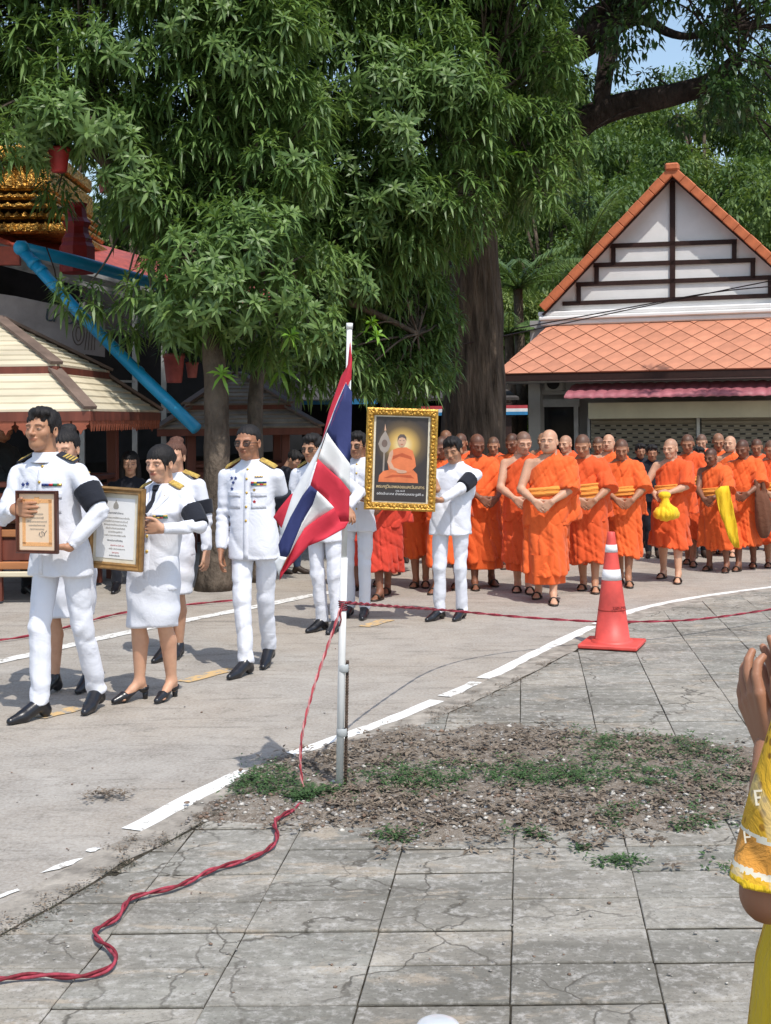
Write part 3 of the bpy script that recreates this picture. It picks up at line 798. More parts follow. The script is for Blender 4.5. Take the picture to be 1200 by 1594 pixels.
def loft(P_, secs, pw=2.0, fold=None, flat=True):
    """secs: (z, cx, cy, w, d); fold(theta, z)-> relative radius change"""
    S = np.array(sorted(secs), float); z = P_[:, 2]
    cx = np.interp(z, S[:, 0], S[:, 1]); cy = np.interp(z, S[:, 0], S[:, 2]); w_ = np.interp(z, S[:, 0], S[:, 3]); d_ = np.interp(z, S[:, 0], S[:, 4])
    x = P_[:, 0] - cx; y = P_[:, 1] - cy
    if fold is not None:
        k = 1 + fold(np.arctan2(y / d_, x / w_), z); w_ = w_ * k; d_ = d_ * k
    q = (np.abs(x / w_) ** pw + np.abs(y / d_) ** pw) ** (1 / pw)
    r = np.hypot(x, y); 
    d = (q - 1) * np.minimum(np.where(q > 1e-3, r / (q + 1e-9), np.minimum(w_, d_)), np.maximum(w_, d_))
    if flat: d = np.maximum(d, np.maximum(S[0, 0] - z, z - S[-1, 0]))
    return d
def fnoise(P_, s, seed=0.0):
    x, y, z = P_[:, 0] * s + seed, P_[:, 1] * s + seed * 1.7, P_[:, 2] * s - seed
    u = x + .6 * np.sin(y * 1.3 + z * .7 + 1.0); v = y + .6 * np.sin(z * 1.1 + x * .9 + 2.0); w_ = z + .6 * np.sin(x * 1.2 + y * .8)
    return (np.sin(u * 1.9 + v) * np.sin(v * 1.7 + w_ * .8) + .6 * np.sin(w_ * 2.3 + u * 1.1) * np.cos(u * 1.3 - v * 1.9)) * .7
def seg_pt(a, b, t): return np.asarray(a) * (1 - t) + np.asarray(b) * t
def unit(v): v = np.asarray(v, float); return v / (np.linalg.norm(v) + 1e-12)
def ik(a, b, l1, l2, hint):
    a = np.asarray(a, float); b = np.asarray(b, float); d = b - a; L = np.linalg.norm(d)
    if L > (l1 + l2) * .995: s = (l1 + l2) * .995 / L; b = a + d * s; d = b - a; L = np.linalg.norm(d)
    u = d / L; x = (l1 * l1 - l2 * l2 + L * L) / (2 * L); h = math.sqrt(max(0, l1 * l1 - x * x))
    n = np.asarray(hint, float); n = n - u * (n @ u); n = unit(n)
    return a + u * x + n * h, b
def rotz(a): c, s = math.cos(a), math.sin(a); return np.array([[c, -s, 0], [s, c, 0], [0, 0, 1.]])
def rotx(a): c, s = math.cos(a), math.sin(a); return np.array([[1, 0, 0], [0, c, -s], [0, s, c]])
def roty(a): c, s = math.cos(a), math.sin(a); return np.array([[c, 0, s], [0, 1, 0], [-s, 0, c]])
# ---- hand: list of bone chains in the wearer's frame
def hand_bones(wrist, fwd, palm, side, curl=.35, spread=.12, thumb=.5, s=1.0, curls=None):
    """fwd: towards the fingertips; palm: the way the palm faces; side=+1 if the thumb lies along cross(palm, fwd)... """
    f = unit(fwd); p = unit(np.asarray(palm) - f * (np.asarray(palm) @ f)); t = np.cross(p, f) * side
    B = []
    W = np.asarray(wrist, float)
    # palm: four metacarpals
    offs = [.030, .010, -.011, -.030]; ln = [.088, .092, .087, .078]; fl = [.070, .078, .072, .056]
    for i in range(4):
        k = W + (f * ln[i] + t * offs[i] * 1.15) * s
        B.append(([W + t * offs[i] * .55 * s, k], [.016 * s, .0115 * s], .014))
        a = (curls[i] if curls else curl); d = unit(f + t * (offs[i] / .03) * spread * .5); q = [k]; r = [.0105 * s]
        for j, L in enumerate((.45, .31, .24)):
            aa = a * (.75 + .5 * j) * (j + 1) * .62
            dd = unit(d * math.cos(aa) + p * math.sin(aa)); q.append(q[-1] + dd * fl[i] * L * s); r.append((.0095, .0085, .0070)[j] * s)
        B.append((q, r, .004))
    # thumb
    b0 = W + (f * .022 + t * .026 + p * .006) * s; b1 = b0 + unit(f * .75 + t * .75 + p * .35 * thumb * 2) * .038 * s
    b2 = b1 + unit(f * .95 + t * .30 + p * .5 * thumb * 2) * .032 * s; b3 = b2 + unit(f * 1.0 + t * .05 + p * .7 * thumb * 2) * .026 * s
    B.append(([b0, b1, b2, b3], [.016 * s, .0125 * s, .0108 * s, .0085 * s], .008))
    return B
def hand_sdf(P_, B):
    r = None
    for (q, rr, k) in B:
        c = chain(P_, q, rr, .0); r = c if r is None else smin(r, c, k * .9)
    return r
def hand_box(B, m=.03):
    a = np.array([p for q, _, _ in B for p in q]); return a.min(0) - m, a.max(0) + m

# ---- head
def head_sdf_factory(C, Rm, s=1.0, fat=0.0, fem=0.0):
    C = np.asarray(C, float)
    def f(P_):
        q = (P_ - C) @ Rm / s
        m = q.copy(); m[:, 0] = np.abs(m[:, 0])
        d = ell(q, (0, .012, .035), (.077, .096, .088))
        d = smin(d, ell(q, (0, -.018, -.030), (.056 + fat * .016 - fem * .003, .072, .078)), .03)
        d = smin(d, ell(q, (0, -.048, -.082), (.034 + fat * .01, .032, .026)), .03)
        d = smin(d, ell(m, (.040, -.052, -.018), (.026, .026, .026)), .02)           # cheekbones
        if fat: d = smin(d, ell(m, (.042, -.035, -.060), (.030, .036, .032)), .03)
        d = smin(d, cap(m, (.008, -.084, .026), (.048, -.070, .026), .010, .011), .014)  # brow
        d = -smin(-d, cap(m, (.030, -.101, .006), (.040, -.097, .006), .017, .015), .010)  # sockets
        d = smin(d, ell(m, (.033, -.0745, .004), (.0165, .013, .0105)), .003)                # eyeballs and lids
        d = smin(d, cap(q, (0, -.088, .020), (0, -.108, -.022), .008, .0125), .010)     # nose
        d = smin(d, ell(m, (.0125, -.097, -.026), (.0095, .011, .0085)), .006)
        d = smin(d, ell(q, (0, -.0845, -.0478), (.0255, .012, .0062)), .006)                # lips
        d = smin(d, ell(q, (0, -.0825, -.0575), (.0215, .012, .0065)), .006)
        d = -smin(-d, cap(m, (0, -.101, -.0525), (.022, -.090, -.0535), .0018, .0015), .002)
        e = ell(m, (.080, .012, -.004), (.010, .020, .032)); e = np.maximum(e, -ell(m, (.088, .006, -.002), (.008, .012, .022)))
        d = smin(d, e, .006)
        return d * s
    return f
def hair_sdf_factory(C, Rm, s=1.0, style='short', seed=0.0):
    C = np.asarray(C, float)
    def f(P_):
        q = (P_ - C) @ Rm / s
        x, y, z = q[:, 0], q[:, 1], q[:, 2]
        a = np.arctan2(x, -y + .02)
        if style == 'short':       # parted, brushed up over the brow
            d = ell(q, (0, .018, .046), (.088, .103, .092))
            d = smin(d, ell(q, (.012, -.052, .098), (.062, .042, .030)), .03)
            line = .048 + .012 * np.cos(a * 2.2) + .013 * np.sin(a * 11 + seed) * (np.abs(a) < 1.0) + .006 * np.sin(a * 27)
            cut = np.where(y < -.030, line - z, np.where(y < .02, (.0 + (-y) * .9) - z + .0, -.055 - z + y * .2))
            sb = np.where((np.abs(x) > .058) & (y < .0) & (y > -.045), -.012 - z, cut)
            d = np.maximum(d, np.minimum(cut, sb) * .8)
            d += .0030 * np.sin(a * 24 + z * 50 + 2 * np.sin(y * 60) + seed) + .0028 * np.sin(x * 150 + y * 40 + seed) + .003 * np.sin(x * 60 - y * 90 + z * 80)
        elif style == 'receding':
            d = ell(q, (0, .018, .043), (.084, .100, .090))
            cut = np.where(y < -.02, .070 - z - np.abs(x) * .20, np.where(y < .02, (.005 + (-y) * 1.2) - z, -.055 - z + y * .2))
            d = np.maximum(d, cut * .8); d += .002 * np.sin(a * 22 + z * 60 + seed)
        elif style == 'crop':      # very short
            d = ell(q, (0, .014, .039), (.0805, .0985, .0905))
            cut = np.where(y < -.030, (.062 + .03 * np.clip(np.abs(x) / .06, 0, 1) ** 2 * -1) - z, np.where(y < .02, (.002 + (-y) * 1.3) - z, -.05 - z + y * .2))
            d = np.maximum(d, cut * .8)
        elif style == 'bangs':     # pinned back with thin bangs and a bun
            d = ell(q, (0, .020, .044), (.088, .106, .092))
            line = .012 + .022 * (np.sin(a * 17 + seed) > -.1) * (np.abs(x) < .05) + .010 * np.cos(a * 31)
            cut = np.where(y < -.028, line - z, np.where(y < .01, -.035 - z, -.062 - z + y * .1))
            d = np.maximum(d, cut * .8); d = smin(d, ell(q, (0, .112, .035), (.050, .042, .045)), .015)
            d = smin(d, cap(q, (.070, -.045, .03), (.080, -.030, -.075), .007, .004), .006)
            d += .003 * np.sin(a * 30 + z * 50)
        elif style == 'bun':
            d = ell(q, (0, .018, .044), (.087, .102, .092))
            cut = np.where(y < -.030, .055 - z + np.abs(x) * .1, np.where(y < .01, (.0 + (-y)) - z, -.062 - z))
            d = np.maximum(d, cut * .8); d = smin(d, ell(q, (0, .06, .128), (.055, .05, .036)), .012); d += .0035 * np.sin(a * 24 + z * 70)
        elif style == 'long':
            d = ell(q, (0, .022, .040), (.092, .106, .098))
            d = smin(d, cap(np.stack([np.abs(x), y, z], 1), (.070, .02, -.02), (.082, .03, -.19), .035, .03), .03)
            cut = np.where(y < -.040, .045 - z + np.abs(x) * .15, np.where(y < -.03, -.1 - z, -9.0)); d = np.maximum(d, cut * .8); d += .003 * np.sin(a * 30)
        return d * s
    return f

def skin_mat():
    m, nt, b = newmat('skin', .52, .45)
    at = nt.nodes.new('ShaderNodeAttribute'); at.attribute_name = 'tint'
    oi = nt.nodes.new('ShaderNodeObjectInfo')
    v = coords(nt); n = noise(nt, v, 28, 4); n2 = noise(nt, v, 7, 3)
    tone = nt.nodes.new('ShaderNodeVectorMath'); tone.operation = 'MULTIPLY'
    nt.links.new(oi.outputs['Color'], tone.inputs[0]); nt.links.new(at.outputs['Color'], tone.inputs[1])
    c = mix(nt, ramp(nt, n, [(.3, 0), (.7, .16)]), tone.outputs[0], (.30, .12, .07))
    c = mix(nt, ramp(nt, n2, [(.45, 0), (.7, .18)]), c, (.42, .17, .10))
    nt.links.new(c, b.inputs['Base Color'])
    b.inputs['Subsurface Weight'].default_value = .12; b.inputs['Subsurface Radius'].default_value = (.02, .007, .004); b.inputs['Subsurface Scale'].default_value = .6
    bump(nt, b, noise(nt, v, 220, 3), .12, .002); return m
M_SKIN = skin_mat()
M_HAIR = None
def hair_mat(name, col):
    m, nt, b = newmat(name, .6, .3)
    v = coords(nt, (1, 1, .25)); n = noise(nt, v, 160, 5, .7)
    nt.links.new(ramp(nt, n, [(.3, tuple(c * .5 for c in col)), (.7, tuple(min(1, c * 1.6) for c in col))]), b.inputs['Base Color'])
    bump(nt, b, n, .7, .006); return m
M_HAIR = hair_mat('black_hair', (.014, .012, .012)); M_HAIRB = hair_mat('brown_hair', (.10, .045, .03))
def head_tint(V, C, Rm, s, stub, brow=.85, lip=.5, smile=False, facegrey=.0):
    q = (V - np.asarray(C)) @ Rm / s; x = np.abs(q[:, 0]); y = q[:, 1]; z = q[:, 2]
    T = np.ones((len(V), 3)); front = y < -.03
    def blend(m, col): T[:] = T * (1 - m[:, None]) + np.array(col) * m[:, None]
    # brows, eyes, lips as pigmented; nostril and mouth-line shade painted in
    bz = .0265 - (x - .03) ** 2 * 6
    m = front * np.clip(1.6 - np.abs(z - bz) / .0040, 0, 1) * np.clip((x - .012) / .005, 0, 1) * np.clip((.055 - x) / .008, 0, 1); blend(m * brow, (.12, .11, .12))
    m = front * np.clip(1.5 - np.hypot((x - .0325) / .0185, (z - .006) / .0085), 0, 1); blend(m * .35, (.45, .40, .42))
    m = front * np.clip((1.15 - np.hypot((x - .0325) / .0135, (z - .0030) / .0042)) * 6, 0, 1); blend(m * .9, (1.15, 1.75, 2.3))
    m = front * np.clip((1.1 - np.hypot((x - .0325) / .0050, (z - .0032) / .0048)) * 6, 0, 1); blend(m, (.06, .07, .09))
    lz = .0068 - (x - .0325) ** 2 * 14; m = front * np.clip(1.5 - np.abs(z - lz) / .0022, 0, 1) * np.clip((.0165 - np.abs(x - .0325)) / .003, 0, 1); blend(m * .9, (.10, .09, .10))
    m = front * (y < -.07) * np.clip(1.5 - np.hypot(x / .0225, (z + .0535) / .0085), 0, 1); blend(np.clip(m * 1.5, 0, 1) * lip, (.80, .40, .42))
    m = front * (y < -.07) * np.clip(1.4 - np.hypot(x / .021, (z + .0530) / .0020), 0, 1); blend(np.clip(m, 0, 1) * .7, (.30, .15, .15))
    m = front * np.clip(1.3 - np.hypot((x - .008) / .005, (z + .0335) / .003), 0, 1); blend(np.clip(m, 0, 1) * .8, (.25, .15, .15))
    if stub > 0:
        hl = np.where(y < -.03, .060 - .35 * np.clip(x - .03, 0, 1), np.where(y < .02, .005 - y * 1.2, -.05))
        m = np.clip((z - hl) / .008, 0, 1); m = np.where((x > .076) & (z < .03) & (y < .03), 0, m); blend(m * stub, (.16, .17, .20))
    if facegrey > 0:
        m = front * np.clip((-.035 - z) / .02, 0, 1) * facegrey; blend(m, (.55, .5, .5))
    return T
SKIN_TONES = dict(light=(.60, .34, .22), mid=(.44, .225, .13), tan=(.36, .17, .095), dark=(.20, .085, .048), pale=(.66, .41, .29))
def merge_meshes(parts):
    V = []; Q = []; T = []; b = 0
    for v, q, t in parts:
        if len(v) == 0: continue
        V.append(v); Q.append(q + b); T.append(np.ones((len(v), 3)) if t is None else t); b += len(v)
    return np.concatenate(V), np.concatenate(Q), np.concatenate(T)
def body_obj(name, parts, parent, tone):
    V, Q, T = merge_meshes(parts)
    o = mesh_np(name, V, Q, M_SKIN, parent, True)
    at = o.data.attributes.new('tint', 'FLOAT_COLOR', 'POINT'); at.data.foreach_set('color', np.concatenate([T, np.ones((len(T), 1))], 1).ravel())
    o.color = (*SKIN_TONES[tone], 1); return o
def sdf_obj(name, f, lo, hi, h, mat, parent):
    V, Q = surf(f, lo, hi, h)
    return mesh_np(name, V, Q, mat, parent, True)
# ================================================================ FIGURES
def cloth_mat(name, col, rough=.85, fold=.35, fscale=9, sheen=.1, var=.05, stretch=(1, 1, 1)):
    m, nt, b = newmat(name, rough, .25)
    v = coords(nt, stretch); n = noise(nt, v, fscale, 5, .6, .9); n2 = noise(nt, coords(nt), 260, 2)
    nt.links.new(ramp(nt, noise(nt, v, 4, 4), [(.3, tuple(c * (1 - var * 1.5) for c in col)), (.7, tuple(min(1, c * (1 + var)) for c in col))]), b.inputs['Base Color'])
    b.inputs['Sheen Weight'].default_value = sheen
    rn = nt.nodes.new('ShaderNodeTexNoise'); rn.noise_type = 'RIDGED_MULTIFRACTAL'; rn.inputs['Scale'].default_value = fscale * .55; rn.inputs['Detail'].default_value = 3; rn.inputs['Distortion'].default_value = .25; nt.links.new(v, rn.inputs['Vector'])
    n = math_(nt, 'SUBTRACT', n, math_(nt, 'MULTIPLY', rn.outputs[0], .13))
    bn = nt.nodes.new('ShaderNodeBump'); bn.inputs['Strength'].default_value = fold; bn.inputs['Distance'].default_value = .03; nt.links.new(n, bn.inputs['Height'])
    b2 = nt.nodes.new('ShaderNodeBump'); b2.inputs['Strength'].default_value = .15; b2.inputs['Distance'].default_value = .002
    nt.links.new(n2, b2.inputs['Height']); nt.links.new(bn.outputs[0], b2.inputs['Normal']); nt.links.new(b2.outputs[0], b.inputs['Normal'])
    return m
M_WHITE = cloth_mat('white_uniform_cloth', (.72, .735, .80), .8, .32, 8, .1, .02)
M_SHIRT = cloth_mat('shirt_cloth', (.66, .70, .80), .8, .2, 9)
M_BLACKC = cloth_mat('black_cloth', (.014, .016, .024), .85, .3, 9)
M_DARKC = cloth_mat('dark_grey_cloth', (.03, .035, .04), .85, .3, 9)
M_NAVYC = cloth_mat('dark_blue_cloth', (.03, .05, .10), .85, .3, 9)
M_ROBE = cloth_mat('orange_robe_cloth', (.78, .125, .026), .8, .55, 7, .1, .08, (1, 1, .55))
M_ROBE2 = cloth_mat('deep_orange_robe_cloth', (.70, .095, .022), .8, .5, 7, .1, .08, (1, 1, .55))
M_ROBER = cloth_mat('red_robe_cloth', (.62, .055, .03), .8, .5, 7, .1, .08, (1, 1, .55))
M_SASH = cloth_mat('saffron_sash_cloth', (.80, .30, .055), .8, .5, 12, .1, .06, (.5, .5, 3))
M_YELLOW = cloth_mat('yellow_cloth', (.80, .52, .02), .75, .6, 9, .1, .1, (1.5, 1.5, .5))
M_GOLD = pmat('gold_metal', (.70, .46, .12), .35, .5, .8, var=.1, bmp=.1)
M_GOLDC = pmat('gold_braid', (.60, .42, .10), .55, .5, .35, var=.25, nscale=60, bmp=.4, bscale=200)
M_LEATHER = pmat('black_leather', (.012, .012, .016), .28, .6, var=.2, bmp=.15, bscale=120, bdist=.002)
M_SANDAL = pmat('dark_sandal', (.035, .022, .016), .6, .4, var=.2)
M_GLASSF = pmat('black_plastic', (.01, .01, .01), .3, .5)
M_RIB = [pmat('ribbon_red', (.45, .03, .04), .7), pmat('ribbon_navy', (.03, .05, .18), .7), pmat('ribbon_yellow', (.65, .45, .08), .7), pmat('ribbon_green', (.03, .18, .10), .7)]

def trace(f, xs, zs, y0=-.6, sgn=1.0, it=26):
    y = np.full(len(xs), y0 * sgn)
    for _ in range(it):
        d = f(np.stack([xs, y, zs], 1)); y = y + sgn * np.clip(d, -.03, .1) * .85
    return y
def patch(name, f, zs, x0, x1, mat, parent, off=.003, n=5, thick=.004, sgn=1.0):
    """a piece of cloth or metal that lies on the surface of f between x0(z) and x1(z)"""
    Z = []; Xx = []
    for z in zs:
        a = x0(z) if callable(x0) else x0; b = x1(z) if callable(x1) else x1
        for k in range(n): Xx.append(a + (b - a) * k / (n - 1)); Z.append(z)
    Xx = np.array(Xx); Z = np.array(Z); Y = trace(f, Xx, Z, sgn=sgn)
    A = np.stack([Xx, Y - sgn * off, Z], 1); Bk = np.stack([Xx, Y + sgn * thick, Z], 1); m = len(zs); N = m * n
    Fc = []
    for i in range(m - 1):
        for k in range(n - 1):
            a = i * n + k; q = (a, a + 1, a + n + 1, a + n)
            Fc.append(q if sgn > 0 else q[::-1])
    per = [k for k in range(n)] + [i * n + n - 1 for i in range(1, m)] + [(m - 1) * n + k for k in range(n - 2, -1, -1)] + [i * n for i in range(m - 2, 0, -1)]
    for i in range(len(per)): a, b = per[i], per[(i + 1) % len(per)]; Fc.append((b, a, a + N, b + N) if sgn > 0 else (a, b, b + N, a + N))
    return mesh_np(name, np.concatenate([A, Bk]), Fc, mat, parent, True)

def ridge(q, u, v, w_, su, sv, seed, p=2.0):
    A = np.stack([(q @ unit(u)) * su, (q @ unit(v)) * sv, (q @ unit(w_)) * su * .6], 1)
    return np.clip(1 - np.abs(fnoise(A, 1.0, seed)) * 2.1, 0, 1) ** p
class Fig:
    def __init__(s, label, feet, head, yaw=0, hy=0, hp=0, hr=0, group=None, wr=(None, None), el=((-.5, .6, -.3), (.5, .6, -.3)), tone='mid', lift=(0, 0), fyaw=(None, None), cat='person', H=None, lean=0.0, sdy=0.0, wid=1.0, base=None, headc=None, name='person'):
        g0, g1 = (G(*feet[0]), G(*feet[1])) if base is None else (Vector(base), Vector(base))
        if base is not None:
            rz_ = Matrix.Rotation(R(yaw), 3, "Z"); g0 = g0 + rz_ @ Vector((*feet[0], 0)); g1 = g1 + rz_ @ Vector((*feet[1], 0))
        s.base = np.array(((g0 + g1) / 2)[:]); s.base[2] = 0.0 if base is None else base[2]; s.yaw = R(yaw); s.d0 = s.base[1]; s.wid = wid
        s.Rz = rotz(-s.yaw)
        if headc is None: hc = s.loc(P(head[0], head[1], s.d0))
        else: hc = np.array(headc, float)
        s.H = H or (hc[2] + .125); s.s = s.H / 1.70; k = s.s; s.k = k
        s.head = hc + v3(0, -.015 + sdy, 0); s.tone = tone
        s.HR = rotz(R(hy) - s.yaw + (s.yaw if False else 0)) if False else rotz(R(hy)) @ rotx(R(hp)) @ roty(R(hr))
        hx = hc[0]
        s.hip = v3(hx * .25, 0, .93 * k); s.neck = s.head + s.HR @ v3(0, .035, -.13) * k; s.neck[2] = min(s.neck[2], 1.47 * k)
        s.sc = s.hip * .15 + s.neck * .85; s.sc = v3(s.neck[0] * .9, s.neck[1] * .6 + .01, 1.385 * k)
        s.sh = [s.sc + v3(-.180 * k * wid, .0, -.032 * k), s.sc + v3(.180 * k * wid, .0, -.032 * k)]
        s.wr = []; s.el = []
        for i, sg in enumerate((-1, 1)):
            w_ = wr[i]
            if w_ is None: w_ = s.sh[i] + v3(sg * .075, -.05, -.515) * k
            elif len(w_) == 3 and abs(w_[0]) > 5: w_ = s.loc(P(w_[0], w_[1], s.d0 + w_[2]))
            else: w_ = v3(*w_) * v3(1, 1, k)
            e_, w2 = ik(s.sh[i], w_, .275 * k, .25 * k, el[i]); s.el.append(e_); s.wr.append(w2)
        s.ank = []; s.knee = []; s.fdir = []; s.hj = []
        for i, (sg, g) in enumerate(((-1, g0), (1, g1))):
            a = s.loc(g); a[2] += .085 * k + lift[i]
            fy = fyaw[i] if fyaw[i] is not None else sg * 7
            fd = rotz(R(fy)) @ v3(0, -1, 0); s.fdir.append(fd)
            a = a + v3(0, .03, 0)
            hj = s.hip + v3(sg * .085 * k * wid, 0, -.03 * k)
            D_ = float(np.linalg.norm(a - hj)); kn, a2 = ik(hj, a, max(D_ * .5025, .3), max(D_ * .5025, .3), (0, -1, .1)); s.ank.append(a); s.knee.append(kn); s.hj.append(hj)
        s.lift = lift
        s.root = empty(name, s.base, s.yaw, label, cat, group)
    def loc(s, p): return s.Rz @ (np.array(p[:], float) - s.base)
    def locp(s, px, py, dd=0): return s.loc(P(px, py, s.d0 + dd))
    # -------- the continuous body
    def body(s, hands=(None, None), full=False, stub=0.0, fat=0.0, legs=False, feet=False, h=.014, lip=.5, vox=.0062, hh=.0055, arms=(True, True), facegrey=0.0, brow=.85, under=True):
        k = s.k; parts = []
        hs = head_sdf_factory(s.head, s.HR, k, fat)
        neckf = lambda q: cap(q, s.head + s.HR @ v3(0, .03, -.05) * k, s.neck + v3(0, .012, -.05) * k, .057 * k + fat * .008, .066 * k + fat * .01)
        f = lambda q: smin(hs(q), neckf(q), .018)
        V, Q = surf(f, s.head - .17 * k, s.head + v3(.15, .17, .15) * k, vox)
        T = head_tint(V, s.head, s.HR, k, stub, brow, lip, facegrey=facegrey)
        V2 = V.copy(); keep = (V[Q].mean(1)[:, 2] > s.neck[2] - .035 * k)
        parts.append((V2, Q[keep], T))
        def bf(q):
            S = [(.80 * k, s.hip[0], 0, .155 * k, .10 * k), (.95 * k, s.hip[0], 0, .158 * k, .105 * k), (1.08 * k, s.hip[0] * .6 + s.sc[0] * .4, .0, (.142 + fat * .02) * k, (.10 + fat * .025) * k), (1.28 * k, s.sc[0], s.sc[1], .168 * k * s.wid, .105 * k), (1.38 * k, s.sc[0], s.sc[1], .165 * k * s.wid, .088 * k), (1.43 * k, s.sc[0], s.sc[1] + .01, .10 * k, .07 * k), (1.47 * k, s.neck[0], s.neck[1] + .01, .062 * k, .062 * k)]
            if under: S = [(z, cx, cy, w_ * .80, d_ * .78) for z, cx, cy, w_, d_ in S if z < 1.40 * k]
            r = loft(q, S, 2.3); r = smin(r, neckf(q), .008 if under else .04)
            for i in (0, 1):
                if arms[i]:
                    r = smin(r, chain(q, [s.sh[i], s.el[i]], [(.040 if under else .052) * k, (.034 if under else .041) * k], 0), .01 if under else .045)
                    r = smin(r, chain(q, [s.el[i], seg_pt(s.el[i], s.wr[i], .35), s.wr[i]], [(.034 if under else .041) * k, (.034 if under else .042) * k, .027 * k], .01), .012)
                if legs:
                    if legs == 'full': r = smin(r, chain(q, [s.hj[i], s.knee[i]], [.075 * k, .052 * k]), .02)
                    cf = seg_pt(s.knee[i], s.ank[i], .3) + v3(0, .02, 0); r = smin(r, chain(q, [s.knee[i], cf, s.ank[i]], [.05 * k, .056 * k, .034 * k], .01), .02)
                if feet:
                    a = s.ank[i]; d_ = s.fdir[i]; dn = -s.lift[i] * .9
                    heel = a + v3(0, 0, -.055) * k - d_ * .03; ball = a + d_ * .115 * k + v3(0, 0, -.060 * k + dn * .6); toe = a + d_ * .165 * k + v3(0, 0, -.066 * k + dn)
                    r = smin(r, chain(q, [a, heel], [.034 * k, .030 * k]), .02); r = smin(r, chain(q, [a, seg_pt(a, ball, .5) + v3(0, 0, -.004), ball], [.034 * k, .03 * k, .024 * k], .01), .015)
                    sd_ = np.cross(d_, v3(0, 0, 1))
                    for tt, ll in ((-.028, .155), (-.012, .165), (.004, .163), (.018, .155), (.031, .14)):
                        sg = -1 if i == 0 else 1
                        r = smin(r, cap(q, ball + sd_ * tt * sg * k * .8, a + d_ * ll * k + sd_ * tt * sg * k + v3(0, 0, -.068 * k + dn), .014 * k, .010 * k), .004)
            return r
        lo = np.minimum.reduce([*s.sh, *s.el, *s.wr, *( [*s.knee, *s.ank] if legs else []), s.hip - v3(.1, .1, .16)]) - .12; hi = np.maximum.reduce([*s.sh, *s.el, *s.wr, *([*s.knee, *s.ank] if legs else []), s.neck]) + .12
        lo[1] -= .1 if feet else 0; lo[2] = max(lo[2] - .05, -.03 * 0 + (-.0 if not legs else -.02))
        V, Q = surf(bf, lo, hi, h)
        keep = (V[Q].mean(1)[:, 2] < s.neck[2] + .01 * k) ; parts.append((V, Q[keep], None))
        for i, hd in enumerate(hands):
            if hd is None: continue
            Bn = hand_bones(s.wr[i], hd['f'], hd['p'], hd.get('side', 1), hd.get('curl', .35), hd.get('spread', .12), hd.get('thumb', .5), k, hd.get('curls'))
            fu = unit(s.wr[i] - s.el[i])
            hf = lambda q: smin(hand_sdf(q, Bn), cap(q, s.wr[i] - fu * .05, s.wr[i], .030 * k, .0255 * k), .012)
            a, b = hand_box(Bn); a = np.minimum(a, s.wr[i] - .06); b = np.maximum(b, s.wr[i] + .06)
            V, Q = surf(hf, a, b, hh); parts.append((V, Q, None))
        s.bodyo = body_obj('body', parts, s.root, s.tone); return s.bodyo
    def hair(s, style, mat=None, seed=0.0, h=.0065):
        f = hair_sdf_factory(s.head, s.HR, s.k, style, seed); r = .24 if style == 'long' else .18
        o = sdf_obj('hair', f, s.head - v3(.14, .16, r) * s.k, s.head + v3(.14, .19, .21) * s.k, h, mat or M_HAIR, s.root); return o
    def glasses(s):
        m = MB(); k = s.k
        def T(p): return Vector(s.head + s.HR @ (np.array(p) * k))
        for sg in (-1, 1):
            c = (sg * .032, -.094, .002); pts = []
            for a in range(17):
                an = a / 16 * 2 * math.pi; r = 1 / max(abs(math.cos(an)) ** 1.0, abs(math.sin(an)), .78)
                pts.append(T((c[0] + .024 * math.cos(an) * min(r, 1.15), c[1] + abs(.024 * math.cos(an)) * .1, c[2] + .017 * math.sin(an) * min(r, 1.15))))
            m.tube(pts, .0030 * k, 6, cap=False); m.tube([T((sg * .056, -.092, .006)), T((sg * .074, -.06, .006)), T((sg * .080, .01, .004))], .0028 * k, 6)
        m.tube([T((-.010, -.098, .006)), T((.010, -.098, .006))], .003 * k, 6)
        o = m.build('glasses', M_GLASSF, s.root, True)
        lm, nt, b = newmat('tinted_lens', .1, .6) if 'M_LENS' not in globals() else (None, None, None)
        if lm is not None:
            b.inputs['Base Color'].default_value = (.05, .04, .04, 1); b.inputs['Alpha'].default_value = .45; globals()['M_LENS'] = lm
        for sg in (-1, 1):
            mm = MB(); pp = []
            for a in range(16):
                an = a / 16 * 2 * math.pi; pp.append((.023 * math.cos(an), .016 * math.sin(an)))
            V = [T((sg * .032 + p[0], -.0945 + abs(p[0]) * .1, .002 + p[1])) for p in pp]; mm.add(V, [tuple(range(16))[::-1]]); mm.build('lens', M_LENS, o)
    def shoes(s, mat, heel=0.0, name='shoe', court=False):
        k = s.k
        for i in (0, 1):
            a = s.ank[i]; d_ = s.fdir[i]; dn = -s.lift[i] * .95
            hl = a + v3(0, 0, -.045) * k - d_ * .032 * k; bl = a + d_ * .115 * k + v3(0, 0, -.055 * k + dn * .7); toe = a + d_ * .195 * k + v3(0, 0, -.066 * k + dn)
            def f(q):
                r = chain(q, [a + v3(0, 0, .012), hl], [.043 * k, .037 * k]); r = smin(r, chain(q, [a + v3(0, 0, -.01) + d_ * .02, bl, toe], [.041 * k, .037 * k, .022 * k], .01), .02)
                sole = a[2] - .085 * k; t = (q - a) @ d_
                zb = np.interp(t, [-.06, .11 * k, .21 * k], [a[2] - .083 * k, a[2] - .083 * k + dn, a[2] - .080 * k + dn])
                r = np.maximum(r, zb - q[:, 2])
                if court:
                    tt = np.interp(t, [-.06, -.01, .03, .11 * k, .16 * k], [a[2] - .028, a[2] - .038, a[2] - .050, a[2] - .040 + dn * .6, a[2]]); r = np.maximum(r, (q[:, 2] - tt) * .8)
                return r
            sdf_obj(name, f, np.minimum(a, toe) - .08, np.maximum(a, toe) + .08, .008, mat, s.root)
